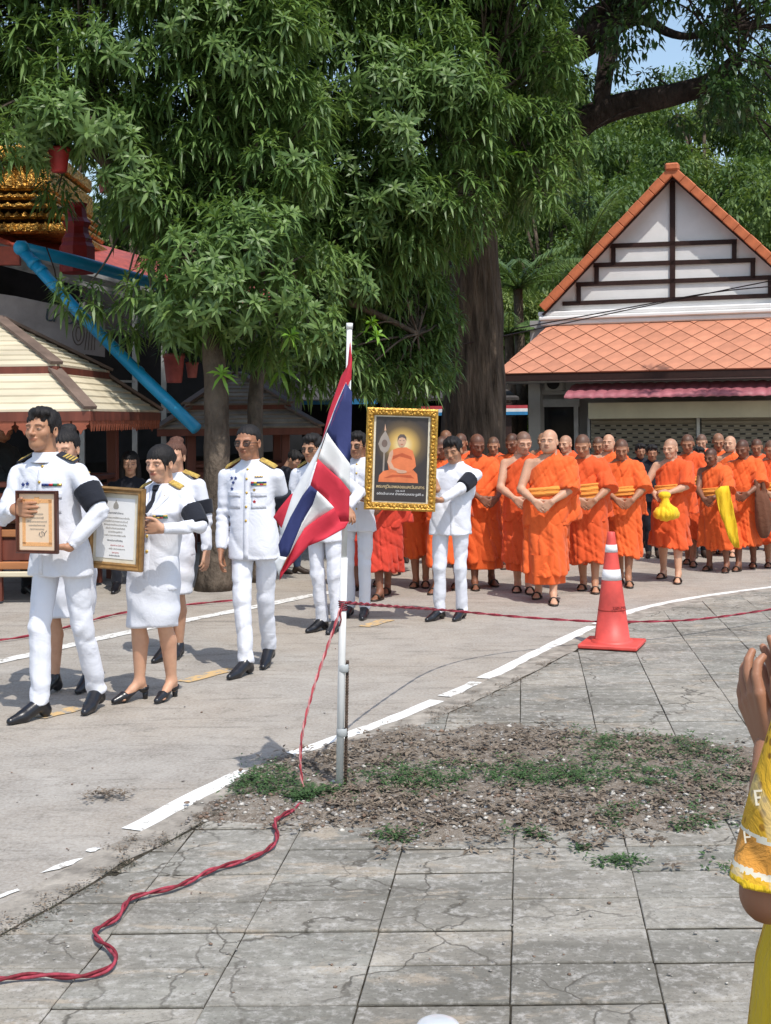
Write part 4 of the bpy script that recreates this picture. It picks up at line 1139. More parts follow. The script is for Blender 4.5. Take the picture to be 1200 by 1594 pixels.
    def sandals(s, mat=None):
        k = s.k
        for i in (0, 1):
            a = s.ank[i]; d_ = s.fdir[i]; sd_ = np.cross(d_, v3(0, 0, 1)); z = a[2] - .085 * k
            dn = -s.lift[i]
            m = MB(); n = 18; top = []; bot = []
            for j in range(n):
                an = j / n * 2 * math.pi; u = math.cos(an); v_ = math.sin(an)
                L = .13 * k * u + .055 * k; W = .048 * k * (1 + .15 * u) * v_
                p = a + d_ * L + sd_ * W; p[2] = z + dn * np.clip(L / (.17 * k), 0, 1)
                bot.append(p + v3(0, 0, .001)); top.append(p + v3(0, 0, .015))
            m.add(top + bot, [tuple(range(n))[::-1], tuple(range(n, 2 * n))] + [(j, (j + 1) % n, (j + 1) % n + n, j + n) for j in range(n)])
            c = a + d_ * .09 * k
            m.tube([Vector(c + sd_ * .048 * k + v3(0, 0, -.068 * k + dn * .5)), Vector(c + sd_ * .03 * k + v3(0, 0, -.030 * k + dn * .5)), Vector(c + v3(0, 0, -.022 * k + dn * .5)), Vector(c - sd_ * .03 * k + v3(0, 0, -.030 * k + dn * .5)), Vector(c - sd_ * .048 * k + v3(0, 0, -.068 * k + dn * .5))], .011 * k, 6)
            m.build('sandal', mat or M_SANDAL, s.root, True)
    # -------- uniform
    def jacket(s, mat, hem=.80, fem=False, h=.0105, secs=None, sleeve=(.057, .047, .039), seed=0.0, amp=.0035, name='jacket', cuff=(1, 1), collar=True):
        k = s.k; wd = s.wid
        if secs is None:
            secs = [(hem, s.hip[0], 0, .186 * wd, .128), (.93, s.hip[0], 0, .170 * wd, .120), (1.06, s.hip[0] * .5 + s.sc[0] * .5, 0, .155 * wd, .113), (1.20, s.sc[0], s.sc[1], .168 * wd, .120), (1.31, s.sc[0], s.sc[1], .176 * wd, .114), (1.375, s.sc[0], s.sc[1], .176 * wd, .096), (1.415, s.sc[0], s.sc[1] + .01, .130 * wd, .080), (1.445, s.sc[0], s.sc[1] + .008, .080, .070), (1.462, s.neck[0], s.neck[1] + .012, .066, .068)]
            if fem: secs = [(hem, s.hip[0], 0, .190, .136), (.92, s.hip[0], 0, .176, .128), (1.07, s.sc[0], 0, .152, .115), (1.18, s.sc[0], 0, .162, .128), (1.25, s.sc[0], -.012, .172, .142), (1.33, s.sc[0], s.sc[1], .170, .112), (1.38, s.sc[0], s.sc[1], .160, .090), (1.415, s.sc[0], s.sc[1] + .01, .112, .078), (1.45, s.neck[0], s.neck[1] + .012, .066, .064)]
        S = [(z * k, cx, cy, w_ * k, d_ * k) for z, cx, cy, w_, d_ in secs]
        def f(q):
            fold = lambda th, z: .020 * np.clip((1.05 * k - z) / (.3 * k), 0, 1) * np.sin(th * 5 + 1 + seed) + .006 * np.sin(th * 3 + z * 22 + seed)
            r = loft(q, S, 2.25, fold)
            for i in (0, 1):
                e_ = s.el[i]; u = unit(s.wr[i] - e_); w_ = s.wr[i] - u * .005
                r = smin(r, cap(q, s.sh[i] + v3(0, 0, -.01), e_, sleeve[0] * k, sleeve[1] * k), .030)
                fr = np.maximum(cap(q, e_, w_, sleeve[1] * k, sleeve[2] * k), (q - w_) @ u)
                r = smin(r, fr, .010)
                # elbow and armpit creases
                t = np.exp(-(np.linalg.norm(q - e_, axis=1) / .10) ** 2); r = r + t * .0060 * np.sin((q @ unit(e_ - s.sh[i])) * 120 + 3 * fnoise(q, 6, seed))
            gr = (1 - np.abs(np.sin((q[:, 0] * .5 + q[:, 2] * .8) * 16 + 2.4 * fnoise(q, 2.6, seed)))) ** 3
            return r + amp * fnoise(q, 9, seed) + amp * .6 * fnoise(q, 19, seed + 2) + .009 * gr - .001
        s.jf = f
        pts = np.array([*s.sh, *s.el, *s.wr, s.hip + v3(0, 0, -.2), s.neck]); lo = pts.min(0) - v3(.13, .16, .05); hi = pts.max(0) + v3(.13, .16, .04)
        lo[0] = min(lo[0], s.hip[0] - .25); hi[0] = max(hi[0], s.hip[0] + .25); lo[2] = min(lo[2], hem * k - .02)
        s.jo = sdf_obj(name, f, lo, hi, h, mat, s.root)
        if collar:
            m = MB(); c = Vector(s.neck + v3(0, .010, -.012) * 1); prof = [(.082 * k, -.030), (.074 * k, -.012), (.0705 * k, .022), (.0685 * k, .028), (.065 * k, .022), (.068 * k, -.02)]
            m.lathe(prof, c, 28, sx=1.0, sy=1.05); m.build('collar', mat, s.root, True)
        return s.jo
    def armband(s, i=1, t0=.42, t1=.80, r=.074, mat=None):
        a = seg_pt(s.sh[i], s.el[i], t0); b = seg_pt(s.sh[i], s.el[i], t1); k = s.k
        f = lambda q: np.maximum(flatcone(q, a, b, r * k, (r - .010) * k) + .002 * fnoise(q, 12), -cap(q, a - (b - a), b + (b - a), .03, .03))
        return sdf_obj('armband', f, np.minimum(a, b) - .10, np.maximum(a, b) + .10, .008, mat or M_BLACKC, s.root)
    def boards(s, mats=(None,), stripes=4, L=.125):
        k = s.k
        for i, sg in enumerate((-1, 1)):
            x0 = s.sc[0] + sg * .072 * k; x1 = s.sc[0] + sg * (.072 + L) * k * s.wid
            y = s.sc[1] + .004
            # heights on the shoulder found on the jacket itself
            def top(x):
                z = 1.60 * k
                for _ in range(30): z -= max(-.02, min(.08, float(s.jf(np.array([[x, y - .012, z]]))[0]))) * .85
                return z
            z0, z1 = top(x0), top(x1 - sg * .01); c = Vector(((x0 + x1) / 2, y - .012, (z0 + z1) / 2 + .010)); an = math.atan2(z1 - z0, x1 - x0) if sg > 0 else math.atan2(z0 - z1, x0 - x1)
            Mx = rotx(R(28)) ; Rm = Matrix(((math.cos(an), 0, -math.sin(an)), (0, 1, 0), (math.sin(an), 0, math.cos(an)))) @ Matrix.Rotation(R(22), 3, 'X')
            Ln = math.hypot(x1 - x0, z1 - z0)
            bd = MB().box(c, (Ln, .052 * k, .009), Rm, bevel=.003).build('shoulder_board', mats[0], s.root)
            for j in range(stripes):
                t = (-.42 + .62 * (j + .5) / max(stripes, 1)) if stripes > 1 else -.1
                w_ = Ln * (.085 if stripes > 1 else .62)
                cc = c + Rm @ Vector((-sg * Ln * t * 1.0, 0, .0052)); MB().box(cc, (w_, .046 * k, .002), Rm).build('gold_stripe', M_GOLDC, bd)
    def buttons(s, zs, x=0.0, r=.0095):
        zs = np.array(zs) * s.k; xs = np.full(len(zs), s.sc[0] * .8 + x); ys = trace(s.jf, xs, zs)
        base = None
        for X_, Y_, Z_ in zip(xs, ys, zs):
            if base is None:
                base = MB().lathe([(0.0005, -.006), (r * .8, -.004), (r, 0), (r * .8, .004), (.0005, .006)], (0, 0, 0), 10).build('button', M_GOLD, s.root, True); base.location = (X_, Y_ - .003, Z_); base.rotation_euler = (R(90), 0, 0)
            else: inst(base, s.root, (X_, Y_ - .003, Z_), (R(90), 0, 0))
    def placket(s, z0, z1, mat, x=.0):
        k = s.k; patch('placket', s.jf, np.linspace(z0 * k, z1 * k, 16), s.sc[0] * .8 - .018 + x, s.sc[0] * .8 + .016 + x, mat, s.root, .0028, 3)
    def pockets(s, mat, zs=(1.235,), w_=.048):
        k = s.k
        for z in zs:
            for sg in (-1, 1):
                c = s.sc[0] + sg * .088 * k
                p = patch('pocket', s.jf, np.linspace((z - .095) * k, (z + .02) * k, 6), c - w_ * k, c + w_ * k, mat, s.root, .0022, 5)
                patch('flap', s.jf, np.linspace((z - .012) * k, (z + .026) * k, 4), c - (w_ + .003) * k, c + (w_ + .003) * k, mat, p, .0065, 5)
    def ribbons(s, cx, cz, cols, rows=1, w_=.020, hgt=.012):
        k = s.k
        for r_ in range(rows):
            for j, ci in enumerate(cols):
                x = s.sc[0] + (cx + (j - (len(cols) - 1) / 2) * w_) * k; z = (cz - r_ * (hgt + .002)) * k
                patch('ribbon', s.jf, [z - hgt * k / 2, z + hgt * k / 2], x - w_ * .47 * k, x + w_ * .47 * k, M_RIB[(ci + r_) % 4] if ci >= 0 else M_GOLD, s.root, .006, 2)
    def badge(s, cx, cz, r=.013, mat=None, name='badge'):
        k = s.k; x = s.sc[0] + cx * k; z = cz * k; y = trace(s.jf, np.array([x]), np.array([z]))[0]
        m = MB(); poly = []
        for j in range(10):
            an = j / 10 * 2 * math.pi + math.pi / 2; rr = r * (1 if j % 2 == 0 else .55); poly.append((rr * math.cos(an), rr * math.sin(an)))
        m.prism(poly, .004, (x, y - .005, z)); m.build(name, mat or M_RIB[1], s.root)
    def trousers(s, mat, seed=0.0, h=.0115, top=.96, r=(.082, .060, .054), amp=.004, crease=True):
        k = s.k; wd = s.wid
        def f(q):
            S = [(.80 * k, s.hip[0], .0, .150 * wd * k, .108 * k), (.88 * k, s.hip[0], 0, .158 * wd * k, .118 * k), (top * k, s.hip[0], 0, .148 * wd * k, .105 * k)]
            rr = loft(q, S, 2.2)
            lg = []
            for i in (0, 1):
                a = s.ank[i]; kn = s.knee[i]; u = unit(a - kn); e_ = a + u * (.010 * k)
                kn2 = kn + v3(0, .006, 0)
                d_ = smin(cap(q, s.hj[i] + v3(0, 0, -.02), kn2, r[0] * k, r[1] * k), np.maximum(cap(q, kn2, e_ + u * .02, r[1] * k, r[2] * k), (q - e_) @ u), .02)
                al = (q - kn) @ u
                t = np.exp(-(al / .12) ** 2) * .0028 + np.clip((al - .24) / .16, 0, 1) * .0045 + .0006
                d_ = d_ + t * (np.abs(np.sin(al * 30 + 2.8 * fnoise(q, 4.2, seed + i * 3) + q[:, 0] * 24 * (1 if i else -1))) * 1.5 - .7) + .0012 * np.sin(fnoise(q, 4.5, seed + i) * 4 + al * 8) - .004 * np.exp(-((q[:, 0] - np.interp(q[:, 2], [s.ank[i][2], s.knee[i][2], s.hj[i][2]], [s.ank[i][0], s.knee[i][0], s.hj[i][0]])) / .012) ** 2) * (q[:, 1] < s.knee[i][1])
                lg.append(d_)
            rr = smin(rr, smin(lg[0], lg[1], .008), .03)
            gr = (1 - np.abs(np.sin((q[:, 0] * (1 if seed % 2 < 1 else -1) * .7 + q[:, 2] * .75) * 15 + 2.4 * fnoise(q, 2.8, seed)))) ** 3
            return rr + amp * fnoise(q, 8, seed) + .008 * gr - .001
        pts = np.array([*s.hj, *s.knee, *s.ank]); lo = pts.min(0) - v3(.14, .14, .05); hi = pts.max(0) + v3(.14, .14, .12)
        s.tf = f
        return sdf_obj('trousers', f, lo, hi, h, mat, s.root)
    def skirt(s, mat, hem=.50, seed=0.0):
        k = s.k; kc = (s.knee[0] + s.knee[1]) / 2
        S = [(hem * k, kc[0], kc[1] * .8 + .01, .168 * k, .135 * k), ((hem + .18) * k, kc[0] * .6 + s.hip[0] * .4, .0, .180 * k, .140 * k), (.86 * k, s.hip[0], 0, .182 * k, .132 * k), (.97 * k, s.hip[0], 0, .165 * k, .118 * k)]
        def f(q):
            fold = lambda th, z: .010 * np.sin(th * 4 + seed) * np.clip((.8 * k - z) / .3, 0, 1)
            rr = loft(q, S, 2.3, fold)
            for i in (0, 1): rr = smin(rr, np.maximum(chain(q, [s.hj[i], s.knee[i] + v3(0, .02, -.02)], [.088 * k, .066 * k]), hem * k - q[:, 2]), .04)
            return rr + .0045 * np.sin(q[:, 2] * 38 + 3 * fnoise(q, 3.5, seed) + q[:, 0] * 9) + .002 * fnoise(q, 12, seed)
        s.kf = f
        return sdf_obj('skirt', f, (s.hip[0] - .27, -.22, hem * k - .03), (s.hip[0] + .27, .22, 1.0 * k), .0105, mat, s.root)
    # -------- robe
    def robe(s, mat, hem=.30, inner=.22, seed=0.0, sash=True, h=.0105, drape=True, both=False, mat2=None, flap=.46, sashm=None, shoulder=True):
        k = s.k; fc = (s.knee[0] * .45 + s.ank[0] * .55 + s.knee[1] * .45 + s.ank[1] * .55) / 2; wd = s.wid
        sp = abs(s.ank[0][0] - s.ank[1][0]) / 2; spy = abs(s.ank[0][1] - s.ank[1][1]) / 2
        wl = .155 * k + sp * .55; dl = .135 * k + spy * .65
        S1 = [(hem * k, fc[0], fc[1], wl + .022, dl + .01), (.55 * k, fc[0] * .6 + s.hip[0] * .4, fc[1] * .6, .19 * k + sp * .3, .165 * k + spy * .2), (.80 * k, s.hip[0], -.005, .192 * k * wd, .155 * k), (.98 * k, s.hip[0], 0, .180 * k * wd, .142 * k), (1.08 * k, s.sc[0], 0, .170 * k * wd, .135 * k)]
        def fl(q):
            fold = lambda th, z: (.012 + .045 * np.clip((.95 * k - z) / (.7 * k), 0, 1)) * np.sin(th * 6 + 1.4 * np.sin(th * 2 + seed) + seed * 3 + z * 2.4) + .014 * np.sin(th * 13 + z * 5 + seed)
            r = loft(q, S1, 2.1, fold, True)
            for i in (0, 1): r = smin(r, chain(q, [s.hj[i], s.knee[i] + v3(0, .012, 0), seg_pt(s.knee[i], s.ank[i], .5)], [.10 * k, .082 * k, .075 * k]), .06)
            th = np.arctan2(q[:, 1], q[:, 0])
            r = np.maximum(r, (hem * k + .022 * np.sin(th * 2 + seed) + .012) - q[:, 2])
            th2 = np.arctan2(q[:, 1] - .02, q[:, 0] - s.hip[0])
            g1 = (1 - np.abs(np.sin(th2 * 3.2 + q[:, 2] * 3.0 + 1.3 * fnoise(q, 2.0, seed)))) ** 1.8; g2 = (1 - np.abs(np.sin((q[:, 0] * -.55 + q[:, 2] * .8) * 13 + 2.5 * fnoise(q, 2.1, seed + 5)))) ** 2.2
            rg_ = ridge(q, (1, 0, .12), (-.12, 0, 1), (0, 1, 0), 17, .9, seed * 1.3, 1.7) * np.clip((1.15 * k - q[:, 2]) * 2, .3, 1); rd = ridge(q, (.62, 0, .78), (.78, 0, -.62), (0, 1, 0), 15, 1.3, seed + 3, 2.0)
            return r + .020 * g1 * np.clip((1.1 * k - q[:, 2]) * 2, .2, 1) + .018 * rg_ + .010 * rd + .004 * g2 - .014 + .002 * fnoise(q, 11, seed)
        s.rf = fl
        lo = v3(min(s.hip[0], fc[0]) - .36, min(fc[1], 0) - .34, (hem - .03) * k); hi = v3(max(s.hip[0], fc[0]) + .36, max(0, fc[1]) + .34, 1.12 * k)
        sdf_obj('lower_robe', fl, lo, hi, h, mat, s.root)
        if inner:
            S0 = [((inner) * k, fc[0], fc[1], wl - .012, dl - .012), (.5 * k, fc[0], fc[1], wl - .01, dl - .01)]
            fi = lambda q: loft(q, S0, 2.1, lambda th, z: .05 * np.sin(th * 7 + seed + 2) + .02 * np.sin(th * 15))
            sdf_obj('inner_robe', fi, v3(fc[0] - .33, fc[1] - .33, (inner - .02) * k), v3(fc[0] + .33, fc[1] + .33, .45 * k), h, mat2 or mat, s.root)
        # upper robe over one shoulder
        S2 = [(flap * k + .30 * k, s.hip[0], -.004, .200 * k * wd, .160 * k), (.98 * k, s.hip[0] * .7 + s.sc[0] * .3, -.004, .188 * k * wd, .146 * k), (1.10 * k, s.sc[0], 0, .178 * k * wd, .136 * k), (1.24 * k, s.sc[0], s.sc[1], .186 * k * wd, .132 * k), (1.33 * k, s.sc[0], s.sc[1], .184 * k * wd, .120 * k), (1.39 * k, s.sc[0], s.sc[1], .176 * k * wd, .100 * k), (1.43 * k, s.sc[0], s.sc[1] + .01, .125 * k, .088 * k), (1.465 * k, s.neck[0], s.neck[1] + .012, .078 * k, .078 * k)]
        def fu(q):
            r = loft(q, S2, 2.25, lambda th, z: .010 * np.sin(th * 5 + z * 9 + seed) + .02 * np.clip((1.0 * k - z) * 4, 0, 1) * np.sin(th * 7 + seed))
            if drape:
                e = s.el[1]; sh = s.sh[1]; en = e + unit(s.wr[1] - e) * .03
                u = unit(e - sh); sl = cap(q, sh + v3(-.01, 0, -.005), e + u * .02, .078 * k, .105 * k)
                sl = np.maximum(sl, (q - (e + u * .02)) @ u + .012 * np.sin(q[:, 1] * 30)); r = smin(r, sl, .045)
                hang = flatcone(q, sh + v3(-.02, .03, -.1), sh + v3(-.0, .04, -.55 * k), .07 * k, .11 * k); r = smin(r, hang, .04)
            if both:
                e = s.el[0]; sh = s.sh[0]; u = unit(e - sh)
                sl = np.maximum(cap(q, sh, e + u * .02, .072 * k, .085 * k), (q - e) @ u); r = smin(r, sl, .045)
            dia = q[:, 0] * .63 + q[:, 2] * .776
            r = r + .016 * ridge(q, (.72, 0, -.69), (.69, 0, .72), (0, 1, 0), 18, 1.1, seed + 1, 1.6) + .010 * ridge(q, (1, 0, .2), (-.2, 0, 1), (0, 1, 0), 17, 1.4, seed + 6, 1.8) - .010 + .002 * fnoise(q, 10, seed)
            # open neck and bare shoulder
            p = q - v3(s.neck[0] + .055 * k, 0, 1.475 * k)
            nn = unit(v3(-.60, 0, .80)) if not both else unit(v3(-.30, 0, .95))
            cut = p @ nn + (.0 if not both else .012)
            if not both: cut = np.where(q[:, 1] > .03, cut - .03, cut)
            r = -smin(-r, -cut, .006)
            r = np.maximum(r, -cap(q, s.neck + v3(0, .012, -.06), s.head, .068 * k, .075 * k))
            if not both: r = np.maximum(r, -cap(q, s.sh[0] + v3(-.01, 0, .03), s.el[0], .056 * k, .05 * k))
            return r
        s.uf = fu
        pts = np.array([*s.sh, s.el[1], s.el[0], s.hip]); lo = pts.min(0) - v3(.2, .22, .12); hi = pts.max(0) + v3(.2, .22, .12); lo[2] = .70 * k
        if shoulder: sdf_obj('upper_robe', fu, lo, hi, h * .92, mat, s.root)
        if sash:
            zs_ = (1.035, 1.135) if sash is True else sash
            S3 = [(zs_[0] * k, s.sc[0] * .6, -.006, .192 * k * wd, .152 * k), ((zs_[0] + zs_[1]) / 2 * k, s.sc[0] * .8, -.006, .196 * k * wd, .158 * k), (zs_[1] * k, s.sc[0], -.004, .190 * k * wd, .148 * k)]
            def fs(q):
                z = q[:, 2] - q[:, 0] * .10; q2 = q.copy(); q2[:, 2] = z
                return loft(q2, S3, 2.25) + .006 * np.sin(z * 150 + 1.5 * fnoise(q, 4, seed))
            sdf_obj('sash', fs, v3(s.sc[0] - .28, -.24, (zs_[0] - .05) * k), v3(s.sc[0] + .28, .24, (zs_[1] + .05) * k), .010, sashm or M_SASH, s.root)
# ================================================================ HOUSE WITH GABLE
M_TILE = pmat('orange_roof_tile', (.56, .235, .14), .62, .4, var=.12, nscale=3, bmp=.25, bscale=60, objvar=.09)
M_TILEB = pmat('roof_underlay', (.10, .035, .02), .9, .2)
M_BARGE = pmat('orange_barge_board', (.58, .17, .07), .6, .4, var=.2, nscale=5, bmp=.3, bscale=30)
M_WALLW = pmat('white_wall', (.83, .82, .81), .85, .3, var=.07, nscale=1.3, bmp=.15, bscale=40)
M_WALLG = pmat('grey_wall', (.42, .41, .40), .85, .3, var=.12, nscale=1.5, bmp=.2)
M_DBROWN = pmat('dark_brown_timber', (.035, .014, .011), .55, .4, var=.2, nscale=12)
M_DARK = pmat('dark_interior', (.018, .018, .02), .8, .3, var=.4, nscale=2)  # near-black colour stands in for the shade inside buildings and slots
M_SHUT = pmat('steel_shutter', (.31, .275, .215), .5, .5, .15, var=.1, nscale=2, bmp=.1)
M_CREAMP = pmat('cream_box_panel', (.70, .66, .48), .6, .4, var=.08, nscale=2)
M_AWN = pmat('pink_awning_sheet', (.38, .12, .14), .5, .4, var=.18, nscale=5)
M_ALU = pmat('grey_aluminium', (.45, .45, .45), .4, .5, .3)
M_GLASSD, nt_, b_ = newmat('dark_glass', .12, .6); b_.inputs['Base Color'].default_value = (.012, .014, .016, 1)
HA = R(-20); hc0 = P(1045, 652, 24.6); hc0.z = 0
house = empty('house', hc0, HA, 'white gabled house with orange diamond roof tiles and closed shutters behind the monks', 'house')
_ux = Vector((math.cos(HA), math.sin(HA), 0)); _uy = Vector((-math.sin(HA), math.cos(HA), 0))
def OP(px, py, yl):
    """where the ray through a pixel meets the house's local plane y = yl"""
    o = Vector((0, 0, CAM_H)); d = P(px, py, 1.0) - o
    n = _uy; t = ((hc0 + _uy * yl) - o).dot(n) / d.dot(n); p = o + d * t - hc0
    return p.dot(_ux), p.z
EY, TY = -1.25, .15
ax_, az_ = OP(770, 583, EY); bx_, bz_ = OP(868, 496, TY)
rx_ = -ax_ + .6; rbx = -bx_ + .2
ez = az_; tz = bz_
nrm = Vector((0, -(tz - ez), (TY - EY))).normalized(); sl = Vector((0, TY - EY, tz - ez)); SL = sl.length; su = sl.normalized()
def roof_pt(u, v, off=0): return Vector((u, EY, ez)) + su * v + nrm * off
quad = [(ax_, 0), (rx_, 0), (rbx, SL), (bx_, SL)]
V = [roof_pt(u, v, 0) for u, v in quad] + [roof_pt(u, v, -.10) for u, v in quad]
roofo = mesh_np('roof', V, [(0, 1, 2, 3), (7, 6, 5, 4), (0, 4, 5, 1), (1, 5, 6, 2), (2, 6, 7, 3), (3, 7, 4, 0)], M_TILEB, house)
# hipped end towards the tree
V = [(ax_, EY, ez - .003), (bx_, TY, tz - .003), (bx_, TY + 3.2, tz), (ax_, EY + 6, ez)]
mesh_np('hip_slope', V, [(3, 2, 1, 0)], M_TILE, house)
def clip_convex(poly, clip):
    out = poly
    n = len(clip)
    for i in range(n):
        a, b = clip[i], clip[(i + 1) % n]; inp = out; out = []
        sd_ = lambda p: (b[0] - a[0]) * (p[1] - a[1]) - (b[1] - a[1]) * (p[0] - a[0])
        for j in range(len(inp)):
            p, q = inp[j], inp[(j + 1) % len(inp)]; sp_, sq = sd_(p), sd_(q)
            if sp_ >= 0: out.append(p)
            if (sp_ >= 0) != (sq >= 0): t = sp_ / (sp_ - sq); out.append((p[0] + (q[0] - p[0]) * t, p[1] + (q[1] - p[1]) * t))
        if not out: return out
    return out
TWd, THt = .225, .205
for r_ in range(-1, int(SL / THt) + 2):
    for c_ in range(-1, int((rx_ - ax_) / (TWd * 2)) + 2):
        cu = ax_ + c_ * TWd * 2 + (TWd if r_ % 2 else 0); cv_ = r_ * THt
        g = .965
        pl_ = clip_convex([(cu - TWd * g, cv_), (cu, cv_ - THt * g), (cu + TWd * g, cv_), (cu, cv_ + THt * g)], quad)
        if len(pl_) < 3: continue
        cx_ = sum(p[0] for p in pl_) / len(pl_); cy_ = sum(p[1] for p in pl_) / len(pl_)
        n_ = len(pl_); tl = random.uniform(-.004, .004)
        top_ = [roof_pt(u, v, .020 + (cv_ + THt - v) * .022 + tl) for u, v in pl_]; bt = [roof_pt(u, v, .001) for u, v in pl_]
        c3 = roof_pt(cx_, cy_)
        mesh_np('tile', [p - c3 for p in top_ + bt], [tuple(range(n_))] + [(i, i + n_, (i + 1) % n_ + n_, (i + 1) % n_) for i in range(n_)], M_TILE, roofo, loc=c3)
# eave board, soffit, beam
m = MB(); m.box(((ax_ + rx_) / 2, EY + .02, ez - .075), (rx_ - ax_, .03, .12)); m.build('eave_board', M_DBROWN, house)
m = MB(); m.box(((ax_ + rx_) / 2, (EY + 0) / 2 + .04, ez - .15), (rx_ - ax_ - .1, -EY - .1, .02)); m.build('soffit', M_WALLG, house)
# gable
gax, gaz = OP(1044, 262, -.35); glx, glz = OP(843, 476, -.35); grx = 2 * gax - glx
w1 = OP(1044, 281, .12)[1]; cz_, _c = OP(1044, 478, .12)[1], 0
wl_x = OP(862, 470, .12)[0]; wr_x = 2 * gax - wl_x
slope_ = (gaz - glz) / (gax - glx)
V = [(gax, .12, gaz - .08), (gax - (gaz - .08 - cz_) / slope_, .12, cz_), (gax + (gaz - .08 - cz_) / slope_, .12, cz_)]
V += [(x, y + .2, z) for x, y, z in V]
mesh_np('gable_wall', V, [(0, 1, 2), (5, 4, 3), (0, 3, 4, 1), (1, 4, 5, 2), (2, 5, 3, 0)], M_WALLW, house)
for sg in (-1, 1):
    ft = Vector((gax + sg * (gax - glx), 0, glz)); ap = Vector((gax, 0, gaz)); d_ = (ft - ap).normalized(); n_ = Vector((-d_.z * sg, 0, d_.x * sg)).normalized()
    if n_.z < 0: n_ = -n_
    # roof slope going back
    a0, a1 = ap, ft + d_ * .05
    V = []
    for y in (-.10, 5.0):
        for p in (a0, a1): V += [Vector((p.x, y, p.z)) + n_ * .05, Vector((p.x, y, p.z)) - n_ * .03]
    mesh_np('gable_roof', V, [(0, 2, 6, 4), (1, 5, 7, 3), (0, 1, 3, 2), (4, 6, 7, 5), (2, 3, 7, 6)] if sg > 0 else [(4, 6, 2, 0), (3, 7, 5, 1), (2, 3, 1, 0), (5, 7, 6, 4), (6, 7, 3, 2)], M_TILE, house)
    L = (a1 - a0).length; nb_ = 13
    for j in range(nb_):
        p = a0.lerp(a1, (j + .5) / nb_); an = math.atan2(d_.z, d_.x)
        MB().box((0, 0, 0), (L / nb_ * .985, .14, .165 + .012 * (j % 2)), (0, -an, 0), bevel=.012).build('barge_tile', M_BARGE, house, loc=(p.x, -.13, p.z))
    MB().bar((a0.x, -.10, a0.z - .13), (a1.x, -.10, a1.z - .13), .05, .05).build('barge_under_board', M_DBROWN, house)  # dark brown timber strip below the barge tiles
MB().box((gax, -.13, gaz + .06), (.26, .22, .14), bevel=.03).build('ridge_cap', M_BARGE, house)
def gp(px, py): x, z = OP(px, py, .12); return x, z
def gbar(p, q, w_=.10):
    (x0, z0), (x1, z1) = gp(*p), gp(*q)
    MB().bar((x0, .100, z0), (x1, .100, z1), w_, .036, up=(0, 1, 0)).build('timber_bar', M_DBROWN, house)
gbar((1047, 281), (1047, 466)); 
for (a, b) in (((950, 383), (1147, 376)), ((924, 413), (1176, 405)), ((897, 443), (1203, 432)), ((876, 473), (1232, 459))): gbar(a, b, .085)
for (x, y0, y1) in ((955, 384, 413), (929, 413, 443), (901, 443, 473), (1143, 377, 405), (1172, 406, 433), (1199, 433, 461)): gbar((x, y0), (x, y1), .085)
for k, (dz, oy, hh_) in enumerate(((-.06, -.02, .09), (-.15, -.07, .08), (-.24, -.03, .10))):
    MB().box((gax, oy + .1, cz_ + dz), ((wr_x - wl_x) + .55 - .05 * k, .36, hh_), bevel=.02).build('cornice', M_WALLW, house)
# body of the house
bxl, _ = OP(822, 600, .0); bxr = 7.0
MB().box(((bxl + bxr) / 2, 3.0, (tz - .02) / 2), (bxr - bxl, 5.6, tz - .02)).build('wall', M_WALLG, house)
def hbox(nm, x0, y0, x1, y1, yl, th, mat, bevel=0, parent=None):
    a, za = OP(x0, y0, yl); b, zb = OP(x1, y1, yl)
    return MB().box(((a + b) / 2, yl + th / 2, (za + zb) / 2), (abs(b - a), th, abs(za - zb)), bevel=bevel).build(nm, mat, parent or house)
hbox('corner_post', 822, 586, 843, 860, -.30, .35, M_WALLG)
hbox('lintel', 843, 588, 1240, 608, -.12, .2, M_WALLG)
dr = hbox('door', 840, 632, 895, 860, .05, .04, M_GLASSD); 
hbox('door_frame', 833, 622, 841, 860, -.02, .1, M_ALU, parent=dr); hbox('door_frame', 833, 622, 902, 633, -.03, .1, M_ALU, parent=dr); hbox('door_frame', 893, 633, 902, 860, -.02, .1, M_ALU, parent=dr)
ac = hbox('air_conditioner', 846, 584, 876, 608, -.52, .34, pmat('ac_casing', (.30, .29, .27), .6), .03)
m = MB(); x_, z_ = OP(861, 596, -.53); m.lathe([(.001, 0), (.11, 0), (.125, .012), (.125, 0)], (0, 0, 0), 20); g_ = m.build('fan_grille', M_DARK, ac); g_.location = (x_, -.525, z_); g_.rotation_euler = (R(90), 0, 0)
hbox('cream_box', 915, 627, 1245, 649, -.62, .6, M_CREAMP, .01)
for i, (x0, x1) in enumerate(((920, 1083), (1092, 1250))):
    a, z0 = OP(x0, 648, -.10); b, _ = OP(x1, 648, -.10)
    sh_ = MB(); n_ = int(z0 / .075)
    V = []; Fc = []
    for j in range(n_ + 1):
        z = z0 - j * .075
        for (dz, dy) in ((0, 0), (-.018, -.018), (-.055, -.018), (-.068, 0)): V += [(a, -.10 + dy, z + dz), (b, -.10 + dy, z + dz)]
    r_ = len(V) // 2
    Fc = [(2 * q + 2, 2 * q + 3, 2 * q + 1, 2 * q) for q in range(r_ - 1)]
    so = mesh_np('shutter', V, Fc, M_SHUT, house)
    sl_ = MB()
    for j in range(2, 10):
        z = z0 - j * .075 - .037
        for q in range(int((b - a) / .21)):
            x = a + .12 + q * .21 + (.105 if j % 2 else 0)
            if x < b - .08: sl_.box((x, -.121, z), (.105, .006, .026))
    tag(sl_.build('slot_holes', M_DARK, so), kind='stuff')
hbox('shutter_post', 1084, 645, 1091, 860, -.16, .12, pmat('white_post', (.68, .68, .66), .5)); hbox('shutter_post', 914, 648, 920, 860, -.14, .1, M_ALU)
